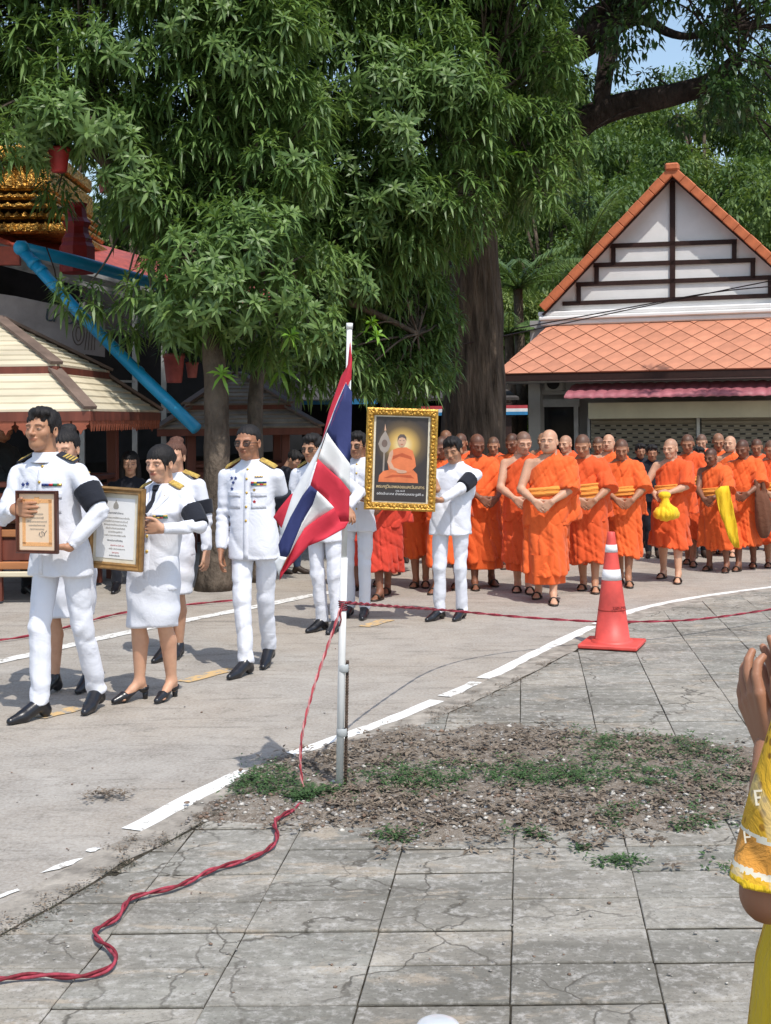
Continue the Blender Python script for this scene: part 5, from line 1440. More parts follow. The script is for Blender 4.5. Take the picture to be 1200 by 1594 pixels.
# corrugated awning
a, za = OP(884, 602, -.65); b = 6.0; x0_, z0_ = OP(878, 623, -1.55); 
zt = OP(1000, 597, -.65)[1]; zb_ = OP(1000, 617, -1.55)[1]
n_ = int((b - x0_) / .035); V = []; Fc = []
for j in range(n_ + 1):
    x = x0_ + j * .035; cor = .028 * abs(math.sin(x * 15.5)) ** .6
    for k_ in range(5):
        t = k_ / 4; V.append((x + (.06 if t > .9 and j == 0 else 0), -1.55 + t * .9, zb_ + (zt - zb_) * t + cor + .018 * (k_ % 2)))
    V.append((x, -1.55, zb_ - .03 + cor * .6))
for j in range(n_):
    for k_ in range(4): q = j * 6 + k_; Fc.append((q, q + 6, q + 7, q + 1))
    Fc.append((j * 6 + 5, j * 6 + 11, j * 6 + 6, j * 6))
mesh_np('awning', V, Fc, M_AWN, house, True)
# wires across the gable
for i, pts in enumerate((((700, 540, 19), (870, 505, 21), (1045, 468, 21.6), (1260, 425, 20)), ((800, 512, 20), (1000, 475, 21.2), (1120, 452, 21), (1280, 440, 20)))):
    q = smoothline([P(*p) for p in pts], 3); o = MB().tube(q, .010, 5).build('power_cable', M_DBROWN, None, True)
    tag(o, ('thin black cable sagging in front of the gable, the longer one from the tree', 'thin black cable rising steeply in front of the gable foot')[i], 'cable')

# ================================================================ DARK SHELTER BEHIND THE PROCESSION
M_BLUES = pmat('blue_sheet', (.03, .20, .42), .5, .4, var=.15); M_REDS = pmat('red_sheet', (.42, .05, .06), .5, .4); M_WHS = pmat('white_sheet', (.70, .70, .70), .5)
M_TIN = pmat('old_tin_roof', (.085, .075, .07), .7, .3, .2, var=.4, nscale=3)
shl = empty('shelter', (0, 25, 0), 0, 'dark open shelter with a striped roof edge behind the big tree', 'shelter')
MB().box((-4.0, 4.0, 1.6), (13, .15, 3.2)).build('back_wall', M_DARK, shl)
MB().box((-4.1, 1.6, 2.28), (13.2, 5.2, .05), (R(5), 0, 0)).build('tin_roof', M_TIN, shl)
for j, (m_, dz) in enumerate(((M_REDS, 0), (M_WHS, -.06), (M_BLUES, -.12))): MB().box((1.45, -1.05 - j * .002, 2.02 + dz - .12), (2.4, .03, .06)).build('edge_stripe', m_, shl)
MB().box((-1.1, -1.05, 2.03), (1.9, .03, .10)).build('edge_stripe', M_BLUES, shl); MB().box((-1.25, -1.3, 2.10), (1.2, .5, .02), (R(10), 0, 0)).build('sheet', M_TIN, shl)
for x in (-9, -6, -3, 0, 2.3): MB().box((x, -.9, 1.0), (.12, .12, 2.0)).build('post', M_DBROWN, shl)
MB().box((2.0, .8, .95), (.5, .4, 1.7), bevel=.02).build('cupboard', pmat('dark_green', (.02, .05, .035), .6), shl)

# ================================================================ SALAS
M_SBOARD = pmat('cream_roof_board', (.60, .53, .39), .8, .3, var=.12, nscale=4, bmp=.3, bscale=50, objvar=.06, stretch=(.3, 1, 1))
M_SBOARDG = pmat('shade_grey_roof_board', (.30, .25, .20), .85, .3, var=.25, nscale=4, bmp=.3, bscale=50, objvar=.1)  # greyer copy of the cream boards, with the shade put into the colour
M_RWOOD = pmat('red_brown_wood', (.16, .045, .028), .5, .4, var=.25, nscale=6, bmp=.2, stretch=(1, 1, .2))
M_OWOOD = pmat('orange_brown_wood', (.40, .16, .06), .45, .5, var=.25, nscale=6, bmp=.2, stretch=(.2, 1, 1))
M_HIP = pmat('grey_brown_hip_board', (.17, .12, .095), .7, .3, var=.2)
def sala(corner, side, rz, ze, label, boards, tiers=((0, 0, .50, .40), (.44, .43, .56, .33), ), valance=True, bench=True, pitch=.10):
    """corner: nearest right corner of the eave; extends to local -x and +y"""
    o = empty('open_pavilion', (corner[0], corner[1], 0), rz, label, 'pavilion'); h = side / 2
    cx_, cy_ = -h, h
    for ti, (ins, dz, run, rise) in enumerate(tiers):
        hw = h - ins; zb = ze + dz; rt = hw - run if ti < len(tiers) - 1 else .06; rise_ = rise if ti < len(tiers) - 1 else rise * (hw - .06) / run
        rf = mesh_np('roof_deck', [(cx_ + sx * a, cy_ + sy * a, z) for a, z in ((hw - .01, zb - .02), (rt, zb + rise_ - .02)) for sx, sy in ((-1, -1), (1, -1), (1, 1), (-1, 1))], [(0, 1, 5, 4), (1, 2, 6, 5), (2, 3, 7, 6), (3, 0, 4, 7), (3, 2, 1, 0), (4, 5, 6, 7)], M_RWOOD, o)
        nb = max(2, int(math.hypot(hw - rt, rise_) / pitch))
        for (dx, dy) in ((0, -1), (1, 0), (-1, 0), (0, 1)):
            for j in range(nb):
                t0, t1 = j / nb, (j + 1.12) / nb
                w0, w1 = hw + (rt - hw) * t0, hw + (rt - hw) * min(t1, 1); z0, z1 = zb + rise_ * t0 + .022, zb + rise_ * min(t1, 1) + .004
                tx, ty = -dy, dx
                def q(w_, s_, z): return (cx_ + dx * w_ + tx * s_, cy_ + dy * w_ + ty * s_, z)
                V = [q(w0, -w0, z0), q(w0, w0, z0), q(w1, w1, z1), q(w1, -w1, z1), q(w0, -w0, z0 - .022), q(w0, w0, z0 - .022), q(w1, w1, z1 - .015), q(w1, -w1, z1 - .015)]
                mesh_np('roof_board', V, [(0, 1, 2, 3), (7, 6, 5, 4), (0, 4, 5, 1), (1, 5, 6, 2), (2, 6, 7, 3), (3, 7, 4, 0)], boards, rf)
        for (sx, sy) in ((1, -1), (-1, -1), (1, 1), (-1, 1)):
            a = Vector((cx_ + sx * hw * 1.005, cy_ + sy * hw * 1.005, zb + .03)); b = Vector((cx_ + sx * rt, cy_ + sy * rt, zb + rise_ + .03)); MB().bar(a, b, .13, .03).build('hip_board', M_HIP, o)
        for (dx, dy) in ((0, -1), (1, 0), (-1, 0), (0, 1)):
            sz_ = (2 * hw + .02, .03, .085) if dy else (.03, 2 * hw - .045, .085)
            MB().box((cx_ + dx * hw, cy_ + dy * hw, zb - .045), sz_).build('fascia', M_RWOOD, o)
            if valance and ti == 0:
                vb = MB(); n_ = int(2 * hw / .165)
                for j in range(n_):
                    s_ = -hw + (j + .5) * 2 * hw / n_
                    if dx == 0:
                        pts = [(-.078, 0), (.078, 0), (.075, -.03), (.05, -.045), (.055, -.07), (.02, -.085), (0, -.125), (-.02, -.085), (-.055, -.07), (-.05, -.045), (-.075, -.03)]
                        vb.prism(pts, .012, (cx_ + s_, cy_ + dy * hw, zb - .088)); 
                    else:
                        for q_ in range(2):
                            pts = [(-.038, 0), (.038, 0), (.036, -.03), (.018, -.05), (0, -.095), (-.018, -.05), (-.036, -.03)]
                            vb.prism(pts, .012, (cx_ + dx * hw, cy_ + s_ + (q_ - .5) * .08, zb - .088), (0, 1, 0), (0, 0, 1))
                vb.build('carved_valance', pmat('valance_paint', (.30, .085, .045), .6, var=.2), o)
    for (sx, sy) in ((1, -1), (-1, -1), (1, 1), (-1, 1)):
        MB().box((cx_ + sx * (h - .42), cy_ + sy * (h - .42), ze / 2), (.11, .11, ze), bevel=.01).build('post', M_RWOOD, o)
    if bench:
        for (dx, dy) in ((0, -1), (1, 0), (0, 1)):
            w_ = h - .42
            L_ = 2 * w_
            def bx(nm, z, hgt, th, off, mt):
                c = (cx_ + dx * (w_ + off), cy_ + dy * (w_ + off), z); MB().box(c, (L_, th, hgt) if dy else (th, L_, hgt), bevel=.008).build(nm, mt, o)
            bx('top_rail', 1.12, .05, .09, 0, M_RWOOD); bx('back_panel', .93, .22, .025, .02, M_RWOOD); bx('lower_rail', .80, .05, .06, 0, M_RWOOD)
            bx('seat', .66, .07, .34, -.16, M_OWOOD); bx('base_board', .36, .07, .05, .01, M_OWOOD); bx('sill_board', .28, .05, .09, .01, M_SBOARD)
            bx('panel', .50, .20, .02, -.02, M_RWOOD)
            for j in range(5): c = (cx_ + dx * w_ + (0 if dx else -w_ + (j + .5) * L_ / 5), cy_ + dy * w_ + (0 if dy else -w_ + (j + .5) * L_ / 5), .5); MB().box(c, (.05, .05, .95)).build('baluster', M_RWOOD, o)
    return o
c1 = P(140, 645, 11.6)
sala((c1.x, c1.y), 2.75, R(-3), c1.z + .03, 'cream roofed wooden pavilion with carved valance at the left edge', M_SBOARD)
c2 = P(500, 668, 16.4)
sala((c2.x, c2.y), 2.05, R(10), c2.z + .02, 'small pavilion with roof coloured grey for shade behind the mango trunks', M_SBOARDG, tiers=((0, 0, .42, .27), (.36, .30, .5, .34)), valance=False, pitch=.09)

# ================================================================ TEMPLE BUILDING, PIPE, BANNER
M_BLUEP = pmat('blue_pvc', (.015, .30, .56), .35, .5, var=.08, nscale=3)
M_ROOFR = pmat('temple_red_tile', (.38, .07, .04), .5, .4, var=.25, nscale=8, bmp=.4, bscale=30)
M_FASC = pmat('grey_fascia', (.36, .37, .38), .7, .3, var=.25, nscale=5)
tmp_ = empty('temple_hall', (-6.5, 17, 0), 0, 'temple hall with red tiled roof and gilded upper base on the left', 'temple')
def TL(px, py, d): return P(px, py, d) - Vector((-6.5, 17, 0))
def slab4(nm, pts, th, mat, parent):
    V = [Vector(p) for p in pts]; n_ = (V[1] - V[0]).cross(V[3] - V[0]).normalized(); n_ = n_ if n_.y < 0 or n_.z > 0 else -n_
    W = [v - n_ * th for v in V]
    return mesh_np(nm, V + W, [(0, 1, 2, 3), (7, 6, 5, 4), (0, 4, 5, 1), (1, 5, 6, 2), (2, 6, 7, 3), (3, 7, 4, 0)], mat, parent)
slab4('roof', [TL(-420, 270, 14.5), TL(420, 500, 19.5), TL(420, 452, 22), TL(-420, 225, 17)], .08, M_ROOFR, tmp_)
slab4('roof_edge', [TL(-420, 278, 14.45), TL(420, 505, 19.45), TL(420, 496, 19.45), TL(-420, 262, 14.45)], .12, M_FASC, tmp_)
slab4('fascia', [TL(-420, 300, 14.5), TL(420, 523, 19.5), TL(420, 505, 19.5), TL(-420, 279, 14.5)], .05, M_FASC, tmp_)
slab4('side_beam', [TL(-420, 412, 14.5), TL(30, 412, 14.7), TL(30, 384, 14.7), TL(-420, 370, 14.5)], .1, M_ROOFR, tmp_)
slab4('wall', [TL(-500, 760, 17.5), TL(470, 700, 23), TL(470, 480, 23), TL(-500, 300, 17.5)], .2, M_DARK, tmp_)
for px_ in (-40, 128, 210, 255):
    a = TL(px_, 800, 17.0 + px_ * .004); b = TL(px_, 470, 17.0 + px_ * .004); MB().bar(a, b, .07, .05).build('window_frame', M_ALU, tmp_)
MB().bar(TL(60, 640, 17.1), TL(330, 640, 18.6), .05).build('window_frame', M_ALU, tmp_); MB().bar(TL(128, 592, 17.3), TL(210, 594, 17.6), .03).build('window_frame', M_ALU, tmp_)
# gutter and downpipe
pipe = empty('drain_pipe', P(30, 386, 14.3), 0, 'bright blue plastic drain pipe slanting down from the temple eave', 'drain pipe'); po = P(30, 386, 14.3)
def PLp(px, py, d): return P(px, py, d) - po
MB().tube([PLp(40, 388, 14.25), PLp(130, 410, 15.0), PLp(235, 440, 16.0), PLp(330, 468, 17)], .074, 16).build('gutter_pipe', M_BLUEP, pipe, True)
MB().tube([PLp(34, 389, 14.22), PLp(120, 484, 13.95), PLp(215, 580, 13.65), PLp(306, 668, 13.35)], .064, 16).build('down_pipe', M_BLUEP, pipe, True)
MB().lathe([(.001, -.08), (.05, -.075), (.08, -.04), (.088, 0), (.08, .04), (.05, .075), (.001, .08)], PLp(33, 386, 14.2), 18).build('elbow', M_BLUEP, pipe, True)
a, b = PLp(50, 407, 14.17), PLp(56, 413, 14.15); MB().tube([a, b], .074, 16).build('coupling', M_BLUEP, pipe, True)
for (x, y) in ((62, 419), (213, 577)):
    a = PLp(x, y, 14.13 - (x - 62) * .003); b = PLp(x + 5, y + 5, 14.12 - (x - 62) * .003); MB().tube([a, b], .070, 16).build('coupling', M_BLUEP, pipe, True)
MB().tube([PLp(72, 384, 14.3), PLp(85, 420, 14.35), PLp(90, 450, 14.5), PLp(88, 470, 14.6)], .008, 5).build('wire', M_DBROWN, pipe)
# banner
M_BAN = pmat('old_banner_cloth', (.34, .29, .28), .8, .3, var=.15, nscale=4)
D_B = 14.9
bn = empty('banner', P(80, 510, D_B), 0, 'weathered grey banner with dark Thai lettering behind the pavilion roof', 'banner'); bo = P(80, 510, D_B)
pts = [(-120, 462), (160, 478), (164, 556), (100, 548), (-120, 520)]
m = MB(); V = [P(x, y, D_B + (x - 80) * .002) - bo for x, y in ((-120, 440), (24, 461), (163, 490), (163, 556), (100, 546), (-120, 522))]; W = [v + Vector((0, .012, 0)) for v in V]; n_ = len(V)
m.add(V + W, [tuple(range(n_))[::-1], tuple(range(n_, 2 * n_))] + [(i, (i + 1) % n_, (i + 1) % n_ + n_, i + n_) for i in range(n_)]); m.build('cloth', M_BAN, bn)
M_LET = pmat('banner_ink', (.03, .035, .05), .7)
k_ = D_B / 2000
_t = text_obj('lettering', 'อนุรักษ์ เงิน ออม', 34 * k_, M_LET, bn, P(46, 485, D_B - .02) - bo, (R(90), R(9), 0), .003); _t['kind'] = 'stuff'
_t = text_obj('lettering', 'ทุกวัน', 13 * k_, M_LET, bn, P(86, 538, D_B - .02) - bo, (R(90), R(9), 0), .003); _t['kind'] = 'stuff'
m = MB()
for (cx_, cy_, rx2, ry2) in ((122, 520, 9, 17), (122, 520, 4, 11)): m.tube([P(cx_ + rx2 * math.cos(t), cy_ + ry2 * math.sin(t), D_B - .02) - bo for t in np.linspace(0, 2 * math.pi, 20)], .007, 5)
for q in range(4): m.tube([P(136 + q * 4, 512 + q * 2, D_B - .02) - bo, P(132 + q * 5, 545, D_B - .02) - bo], .006, 5)
m.build('printed_emblem', pmat('banner_sepia', (.10, .07, .055), .7), bn)
# gilded base with rows of relief
M_TGOLD = pmat('temple_gold', (.55, .30, .06), .3, .6, .7, var=.5, nscale=14, bmp=1.0, bscale=18, bdist=.05)
gb = empty('gilded_base', P(0, 340, 17.5), 0, 'gilded carved lotus base of the temple in tiers', 'temple base'); go_ = P(0, 340, 17.5)
tiers = [(372, 352, 112, .10, 0), (350, 336, 106, .02, 0), (334, 322, 100, .08, 1), (320, 308, 95, .0, 0), (306, 262, 86, -.10, 1), (260, 232, 84, -.05, 0)]
for ti, (yb, yt, xr, off, rel) in enumerate(tiers):
    a = P(-360, yb, 17.6 - off) - go_; b = P(xr, yt, 17.6 - off) - go_; hgt = b.z - a.z
    MB().box(((a.x + b.x) / 2, 1.1 - off, (a.z + b.z) / 2 - .0), (b.x - a.x, 2.6, hgt), bevel=.03).build('tier', M_TGOLD, gb)
    m = MB(); wdt = .15 if rel else .11; n_ = int((b.x - a.x) / wdt)
    for j in range(n_):
        x = b.x - (j + .5) * wdt; y = -.2 - off; z0 = a.z + .02
        pts = [(-wdt * .46, 0), (wdt * .46, 0), (wdt * .40, hgt * .45), (wdt * .1, hgt * .75), (0, hgt * .95), (-wdt * .1, hgt * .75), (-wdt * .40, hgt * .45)]
        m.prism(pts, .08, (x, y - .01, z0)); m.prism([(p[0] * .55, p[1] * .6 + hgt * .08) for p in pts], .05, (x, y - .055, z0))
    m.build('carved_row', M_TGOLD, gb)
M_REDP = pmat('red_paint', (.30, .02, .02), .5, .4, var=.2)
def pot(label, px, py, d, r, hgt, mat, flutes=0, plant=True, hang=False, cat='flower pot', seed=0):
    o_ = P(px, py, d); o = empty('flower_pot', o_, 0, label, cat)
    m = MB(); m.lathe([(.001, 0), (r * .66, 0), (r * .70, .02), (r * .93, hgt * .86), (r * 1.02, hgt * .86), (r * 1.03, hgt), (r * .93, hgt), (r * .88, hgt * .9), (.001, hgt * .88)], (0, 0, 0), 28)
    if flutes:
        V = []
        for (x, y, z) in m.v:
            an = math.atan2(y, x); k__ = 1 + .04 * math.cos(flutes * an) * (1 if hgt * .05 < z < hgt * .84 else 0); V.append((x * k__, y * k__, z))
        m.v = V
    m.build('pot', mat, o, True)
    if plant:
        rg = np.random.default_rng(seed + 5); N = 60; an = rg.uniform(0, 6.28, N); e = rg.uniform(.1, 1.3, N)
        D = np.stack([np.cos(an), np.sin(an), e], 1); C = np.tile([0, 0, hgt * .9], (N, 1)) + D * rg.uniform(0, .12, (N, 1)); V, Fc = leaf_cloud(C, D, rg.uniform(.10, .22, N), np.full(N, .035), .5, seg=3)
        mesh_np('leaves', V, Fc, M_WEED, o)
    if hang: MB().bar((0, 0, hgt), (0, 0, hgt + 1.0), .008).build('hanger', M_ALU, o)
    return o
pot('red hanging pot in front of the gilded temple base', 92, 268, 12.7, .11, .24, M_REDP, plant=True, hang=True)
pot('pink fluted pot beside the temple wall under the mango leaves', 271, 596, 14.6, .125, .33, pmat('pink_pot', (.42, .10, .09), .6, var=.2), 12, True, True, seed=3)
pot('smaller pink fluted pot right of the other fluted one', 299, 588, 14.7, .075, .18, pmat('pink_pot_pale', (.45, .14, .12), .6, var=.25), 10, True, True, seed=4)
o = empty('red_pillar', P(120, 400, 15.9), 0, 'red moulded pillar standing right of the gilded temple base', 'pillar')
MB().lathe([(.001, -.2), (.22, -.2), (.22, .12), (.19, .17), (.19, .22), (.15, .28), (.14, .36), (.18, .42), (.13, .48), (.11, .60), (.14, .66), (.001, .68)], (0, 0, 0), 8).build('shaft', M_REDP, o)
o = pot('small pink pot showing through the mango leaves above the temple roof', 163, 300, 15.5, .09, .2, pmat('pink_pot_b', (.60, .20, .22), .6), 0, True, True, seed=8)
# ================================================================ TREES
M_BARKM = pmat('mango_bark', (.125, .098, .075), .95, .2, var=.4, nscale=5, bmp=1.0, bscale=22, bdist=.04, stretch=(1, 1, .5))
M_BARKB = pmat('old_bark', (.135, .10, .075), .95, .2, var=.45, nscale=6, bmp=1.0, bscale=14, bdist=.08, stretch=(1.6, 1.6, .25))
M_BARKD = pmat('dark_bark', (.045, .033, .028), .95, .2, var=.35, nscale=6, bmp=1.0, bscale=14, bdist=.06, stretch=(1, 1, .6))
M_MANGO = leafmat('mango_leaf', (.065, .130, .034), (.165, .26, .075), .45, .28, spec=.4)
M_MANGOL = leafmat('young_mango_leaf', (.16, .34, .05), (.26, .46, .08), .42, .30)
M_BIGL = leafmat('dark_tree_leaf', (.022, .055, .016), (.055, .11, .03), .5, .25)
M_FOR = [leafmat('forest_leaf_deep', (.045, .09, .02), (.11, .18, .05), .6, .25), leafmat('forest_leaf_mid', (.065, .12, .028), (.16, .235, .065), .6, .3), leafmat('forest_leaf_yellow_green', (.09, .14, .03), (.21, .28, .08), .6, .3)]
def rosettes(C, O, rg, nl=(10, 14), L=(.13, .20), W=.031, seg=3):
    """drooping whorls of long leaves"""
    cen = []; dr = []; ln = []
    for c, o in zip(C, O):
        o = o / np.linalg.norm(o); a = np.cross(o, [.3, .2, .9]); a /= np.linalg.norm(a); b = np.cross(o, a); n = rg.integers(*nl); ph = rg.uniform(0, 6.28)
        for j in range(n):
            an = ph + j * 2.399; tl = .45 + 1.35 * (j / n) + rg.normal() * .12
            d = o * math.cos(tl) + (a * math.cos(an) + b * math.sin(an)) * math.sin(tl)
            cen.append(c - o * .05 * (j / n)); dr.append(d); ln.append(rg.uniform(*L) * (.7 + .4 * min(1, j / n * 2)))
    ln = np.array(ln); return leaf_cloud(np.array(cen), np.array(dr), ln, np.full(len(ln), W) * (ln / np.mean(L)) ** .5, .48, seg=seg)
ROS = []
for i in range(7):
    rg = np.random.default_rng(50 + i); V, Fc = rosettes([np.zeros(3)], [np.array([0, -.25, 1.0])], rg, (11, 15)); me = bpy.data.meshes.new('leaf_cluster'); me.from_pydata([tuple(v) for v in V], [], [tuple(f) for f in Fc]); me.materials.append(M_MANGO); me.polygons.foreach_set('use_smooth', [True] * len(me.polygons)); ROS.append(me)
def inpoly(x, y, poly):
    c = False; n = len(poly)
    for i in range(n):
        ax, ay = poly[i]; bx, by = poly[(i + 1) % n]
        if (ay > y) != (by > y) and x < (bx - ax) * (y - ay) / (by - ay) + ax: c = not c
    return c
def in_view(c, m=0):
    dx, dy = c[0] * F / c[1], (CAM_H - c[2]) * F / c[1]; px, py = HX + dx, HY + dy
    return -m < px < 1200 + m and -m < py < 1594 + m
def branch_path(a, b, rg, sag=.12):
    a = Vector(a); b = Vector(b); L = (b - a).length; m1 = a.lerp(b, .35) + Vector(rg.normal(0, sag * L * .5, 3)) + Vector((0, 0, L * .10)); m2 = a.lerp(b, .7) + Vector(rg.normal(0, sag * L * .4, 3)) + Vector((0, 0, L * .08))
    return smoothline([a, m1, m2, b], 2)
def mango(label, trunk, tr, split, mask, nclump, drange, seed, bright=(), per=21, rad=.37, extra=(), cat='tree', front=None):
    rg = np.random.default_rng(seed); o_ = Vector(trunk[0]); o_.z = 0
    t = empty('mango_tree', o_, 0, label, cat)
    m = MB(); pts = resample(smoothline([Vector(p) for p in trunk], 2), .12); n_ = len(pts)
    rr = [tr * (1.0 + .35 * math.exp(-i * .12 / .18) - .35 * i / n_ + .03 * math.sin(i * 1.7)) for i in range(n_)]
    m.tube([p - o_ for p in pts], rr, 14); m.build('trunk', M_BARKM, t, True)
    xs = [p[0] for p in mask]; ys = [p[1] for p in mask]; C = []
    tries = 0
    while len(C) < nclump and tries < 20000:
        tries += 1; x, y = rg.uniform(min(xs), max(xs)), rg.uniform(min(ys), max(ys))
        if not inpoly(x, y, mask): continue
        fr = rg.random() ** 1.4
        d0 = drange(x, y); d = d0[0] + (d0[1] - d0[0]) * fr
        c = np.array(P(x, y, d)[:])
        if any(np.linalg.norm((c - q) * [1, .8, 1]) < rad * .50 for q in C): continue
        C.append(c)
    C += [np.array(P(*e)[:]) for e in extra]
    lm = MB(); tops = pts[-1]; bm_ = MB()
    ctr = np.mean(C, 0)
    hubs = [Vector(tops) + Vector((0, 0, 0)) for _ in range(5)]
    hubs = [Vector(split[i]) for i in range(len(split))]
    for hb_ in hubs:
        pth = branch_path(tops, hb_, rg, .06); bm_.tube([p - o_ for p in pth], [tr * .55 - tr * .25 * i / len(pth) for i in range(len(pth))], 8)
    for c in C:
        hb_ = min(hubs, key=lambda q: (q - Vector(c)).length); pth = branch_path(hb_, c, rg); bm_.tube([p - o_ for p in pth], [.018 - .012 * i / len(pth) for i in range(len(pth))], 5)
    bm_.build('branches', M_BARKM, t, True)
    RC = []; RO = []
    for ci, c in enumerate(C):
        sc_ = rg.uniform(.75, 1.15); n = int(per * sc_)
        for j in range(n):
            v = rg.normal(size=3); v /= np.linalg.norm(v); v[2] = v[2] * .9 + .15; 
            if v[1] > 0 and rg.random() < .45: v[1] *= -1
            r_ = rad * sc_ * rg.uniform(.55, 1.05)
            p = c + v * r_ * np.array([1.05, 1.0, .95]); RC.append(p); RO.append(v * .9 + np.array([0, -.20, .35]) + rg.normal(size=3) * .25)
    RC = np.array(RC); RO = np.array(RO)
    sc_front = RC[:, 1] + 0.0
    view = np.array([in_view(c) for c in RC])
    gap = [(0, 0, 0)]
    order = np.argsort(np.where(view, sc_front, 1e6))
    top = order[:290]; topset = np.zeros(len(RC), bool); topset[top] = True
    crown = empty('crown', (0, 0, 0)); crown.parent = t
    for i in top:
        o3 = RO[i] / np.linalg.norm(RO[i]); ob = bpy.data.objects.new('leaf_cluster', ROS[rg.integers(len(ROS))]); ob.location = Vector(RC[i]) - o_
        ob.rotation_euler = (Vector(o3).to_track_quat('Z', 'Y').to_matrix() @ Matrix.Rotation(rg.uniform(0, 6.28), 3, 'Z')).to_euler(); s_ = rg.uniform(.85, 1.2); ob.scale = (s_, s_, s_); link(ob, crown)
    V, Fc = rosettes(RC[~topset], RO[~topset], rg, seg=3); ob = mesh_np('foliage', V - np.array(o_[:]), Fc, M_MANGO, crown, True); ob['kind'] = 'stuff'
    for bi, (x, y, d, s_) in enumerate(bright):
        me = ROS[bi % len(ROS)].copy(); me.materials[0] = M_MANGOL; ob = bpy.data.objects.new('young_leaf_cluster', me); ob.location = P(x, y, d) - o_; ob.scale = (s_, s_, s_); ob.rotation_euler = (R(35), 0, bi); link(ob, crown)
        ob['label'] = 'bright young green leaf cluster'
    return t
M1 = [(-330, -330), (440, -330), (500, 60), (500, 330), (490, 520), (445, 565), (380, 565), (330, 545), (295, 515), (265, 520), (240, 500), (225, 470), (240, 440), (235, 410), (205, 385), (195, 320), (180, 250), (120, 235), (60, 228), (0, 232), (-330, 235)]
t1 = [G(334, 918), P(337, 780, 12.85), P(338, 640, 12.9), P(332, 540, 13.0), P(325, 470, 13.1)]
mango('leafy mango tree with the thicker trunk between pavilion and glasses man', t1, .155, [P(250, 330, 13.6), P(380, 300, 13.4), P(150, 150, 13.6), P(330, 120, 13.8), P(-60, 60, 14), P(430, 420, 13.2)], M1, 560,
      lambda x, y: (12.4 + .5 * math.sin(x * .011 + 1) * math.cos(y * .013) + max(0, (420 - y)) * .0010, 15.2), 11, bright=((345, 580, 12.6, 1.1), (420, 480, 12.5, 1.0), (455, 520, 12.4, 1.1)), extra=((118, 468, 13.2), (90, 300, 13.9), (190, 500, 13.4)))
M2 = [(430, -330), (900, -330), (860, 30), (870, 130), (880, 230), (868, 300), (800, 330), (735, 345), (690, 395), (688, 500), (690, 585), (640, 605), (560, 600), (500, 600), (430, 590), (400, 555), (470, 480), (470, 200), (440, 0)]
t2 = [G(398, 905), P(398, 760, 13.55), P(396, 620, 13.7), P(404, 560, 14.0), P(430, 470, 14.6)]
mango('spreading mango tree with the thinner trunk and dense dark crown in the middle', t2, .10, [P(520, 380, 15.4), P(640, 300, 15.6), P(560, 150, 15.4), P(760, 150, 15.9), P(480, 30, 15.4), P(650, 520, 15.8)], M2, 540,
      lambda x, y: (14.4 + .55 * math.sin(x * .012) * math.cos(y * .011 + 1) + max(0, (x - 600)) * .0030 + (1.0 if 545 < x < 690 and y > 440 else 0), 17.6 + max(0, x - 600) * .002), 12, bright=((436, 572, 14.0, 1.5), (588, 520, 14.6, 1.3), (580, 500, 14.5, 1.0), (715, 130, 14.9, 1.2), (785, 240, 15.2, 1.1)))
# dead brown leaf tuft in the crown
me = ROS[2].copy(); me.materials[0] = M_DRY; 

# ---- the big old tree
rgb_ = np.random.default_rng(99)
bt0 = G(738, 824); btd = 19.8
bt0 = P(738, 652, btd); bt0.z = 0
big = empty('old_tree', bt0, 0, 'huge old tree with a thick dark furrowed trunk and spreading limbs behind the monks', 'tree')
def bark_trunk(name, pts, rad, parent, o_, n=40, mat=M_BARKB, rid=9, amp=.06):
    pts = resample(smoothline([Vector(p) for p in pts], 2), .10); V = []; Fc = []; N = len(pts)
    for i, p in enumerate(pts):
        a = pts[max(i - 1, 0)]; b = pts[min(i + 1, N - 1)]; t = (b - a).normalized(); x = t.cross(Vector((0, 1, 0)));
        if x.length < .2: x = t.cross(Vector((0, 0, 1)))
        x.normalize(); y = x.cross(t); r_ = np.interp(i / (N - 1), np.linspace(0, 1, len(rad)), rad)
        for k in range(n):
            an = 2 * math.pi * k / n; q = 1 + amp * abs(math.sin(an * rid / 2 + .8 * math.sin(i * .13) + .3 * math.sin(i * .37 + an * 2))) + .03 * math.sin(i * .5 + an * 3) + .05 * math.sin(an * 2 + i * .05)
            V.append(p - o_ + (x * math.cos(an) + y * math.sin(an)) * r_ * q)
    for i in range(N - 1):
        for k in range(n): k2 = (k + 1) % n; Fc.append((i * n + k, i * n + k2, (i + 1) * n + k2, (i + 1) * n + k))
    return mesh_np(name, V, np.array(Fc), mat, parent, True)
bark_trunk('trunk', [bt0, P(738, 700, btd), P(738, 560, btd), P(735, 440, btd), P(722, 320, btd), P(735, 180, btd), P(760, 60, btd)], [.52, .45, .41, .40, .40, .36, .30], big, bt0, 56, M_BARKB, 17, .10)
bark_trunk('limb', [P(722, 330, btd), P(705, 220, btd - .3), P(690, 100, btd - .5), P(660, -40, btd - .6)], [.30, .22, .18, .12], big, bt0, 24, M_BARKD)
bark_trunk('limb', [P(745, 300, btd), P(790, 250, btd - .8), P(850, 222, btd - 1.4), P(890, 195, btd - 1.8), P(960, 165, btd - 2.2), P(1050, 148, btd - 2.6), P(1110, 130, btd - 2.8), P(1150, 90, btd - 3)], [.30, .28, .24, .20, .17, .15, .13, .09], big, bt0, 24, M_BARKD)
bark_trunk('limb', [P(755, 160, btd), P(800, 95, btd - .8), P(860, 85, btd - 1.2), P(920, 60, btd - 1.6), P(960, 35, btd - 1.8), P(1010, -10, btd - 2), P(1050, -60, btd - 2)], [.30, .28, .27, .25, .17, .13, .10], big, bt0, 24, M_BARKD)
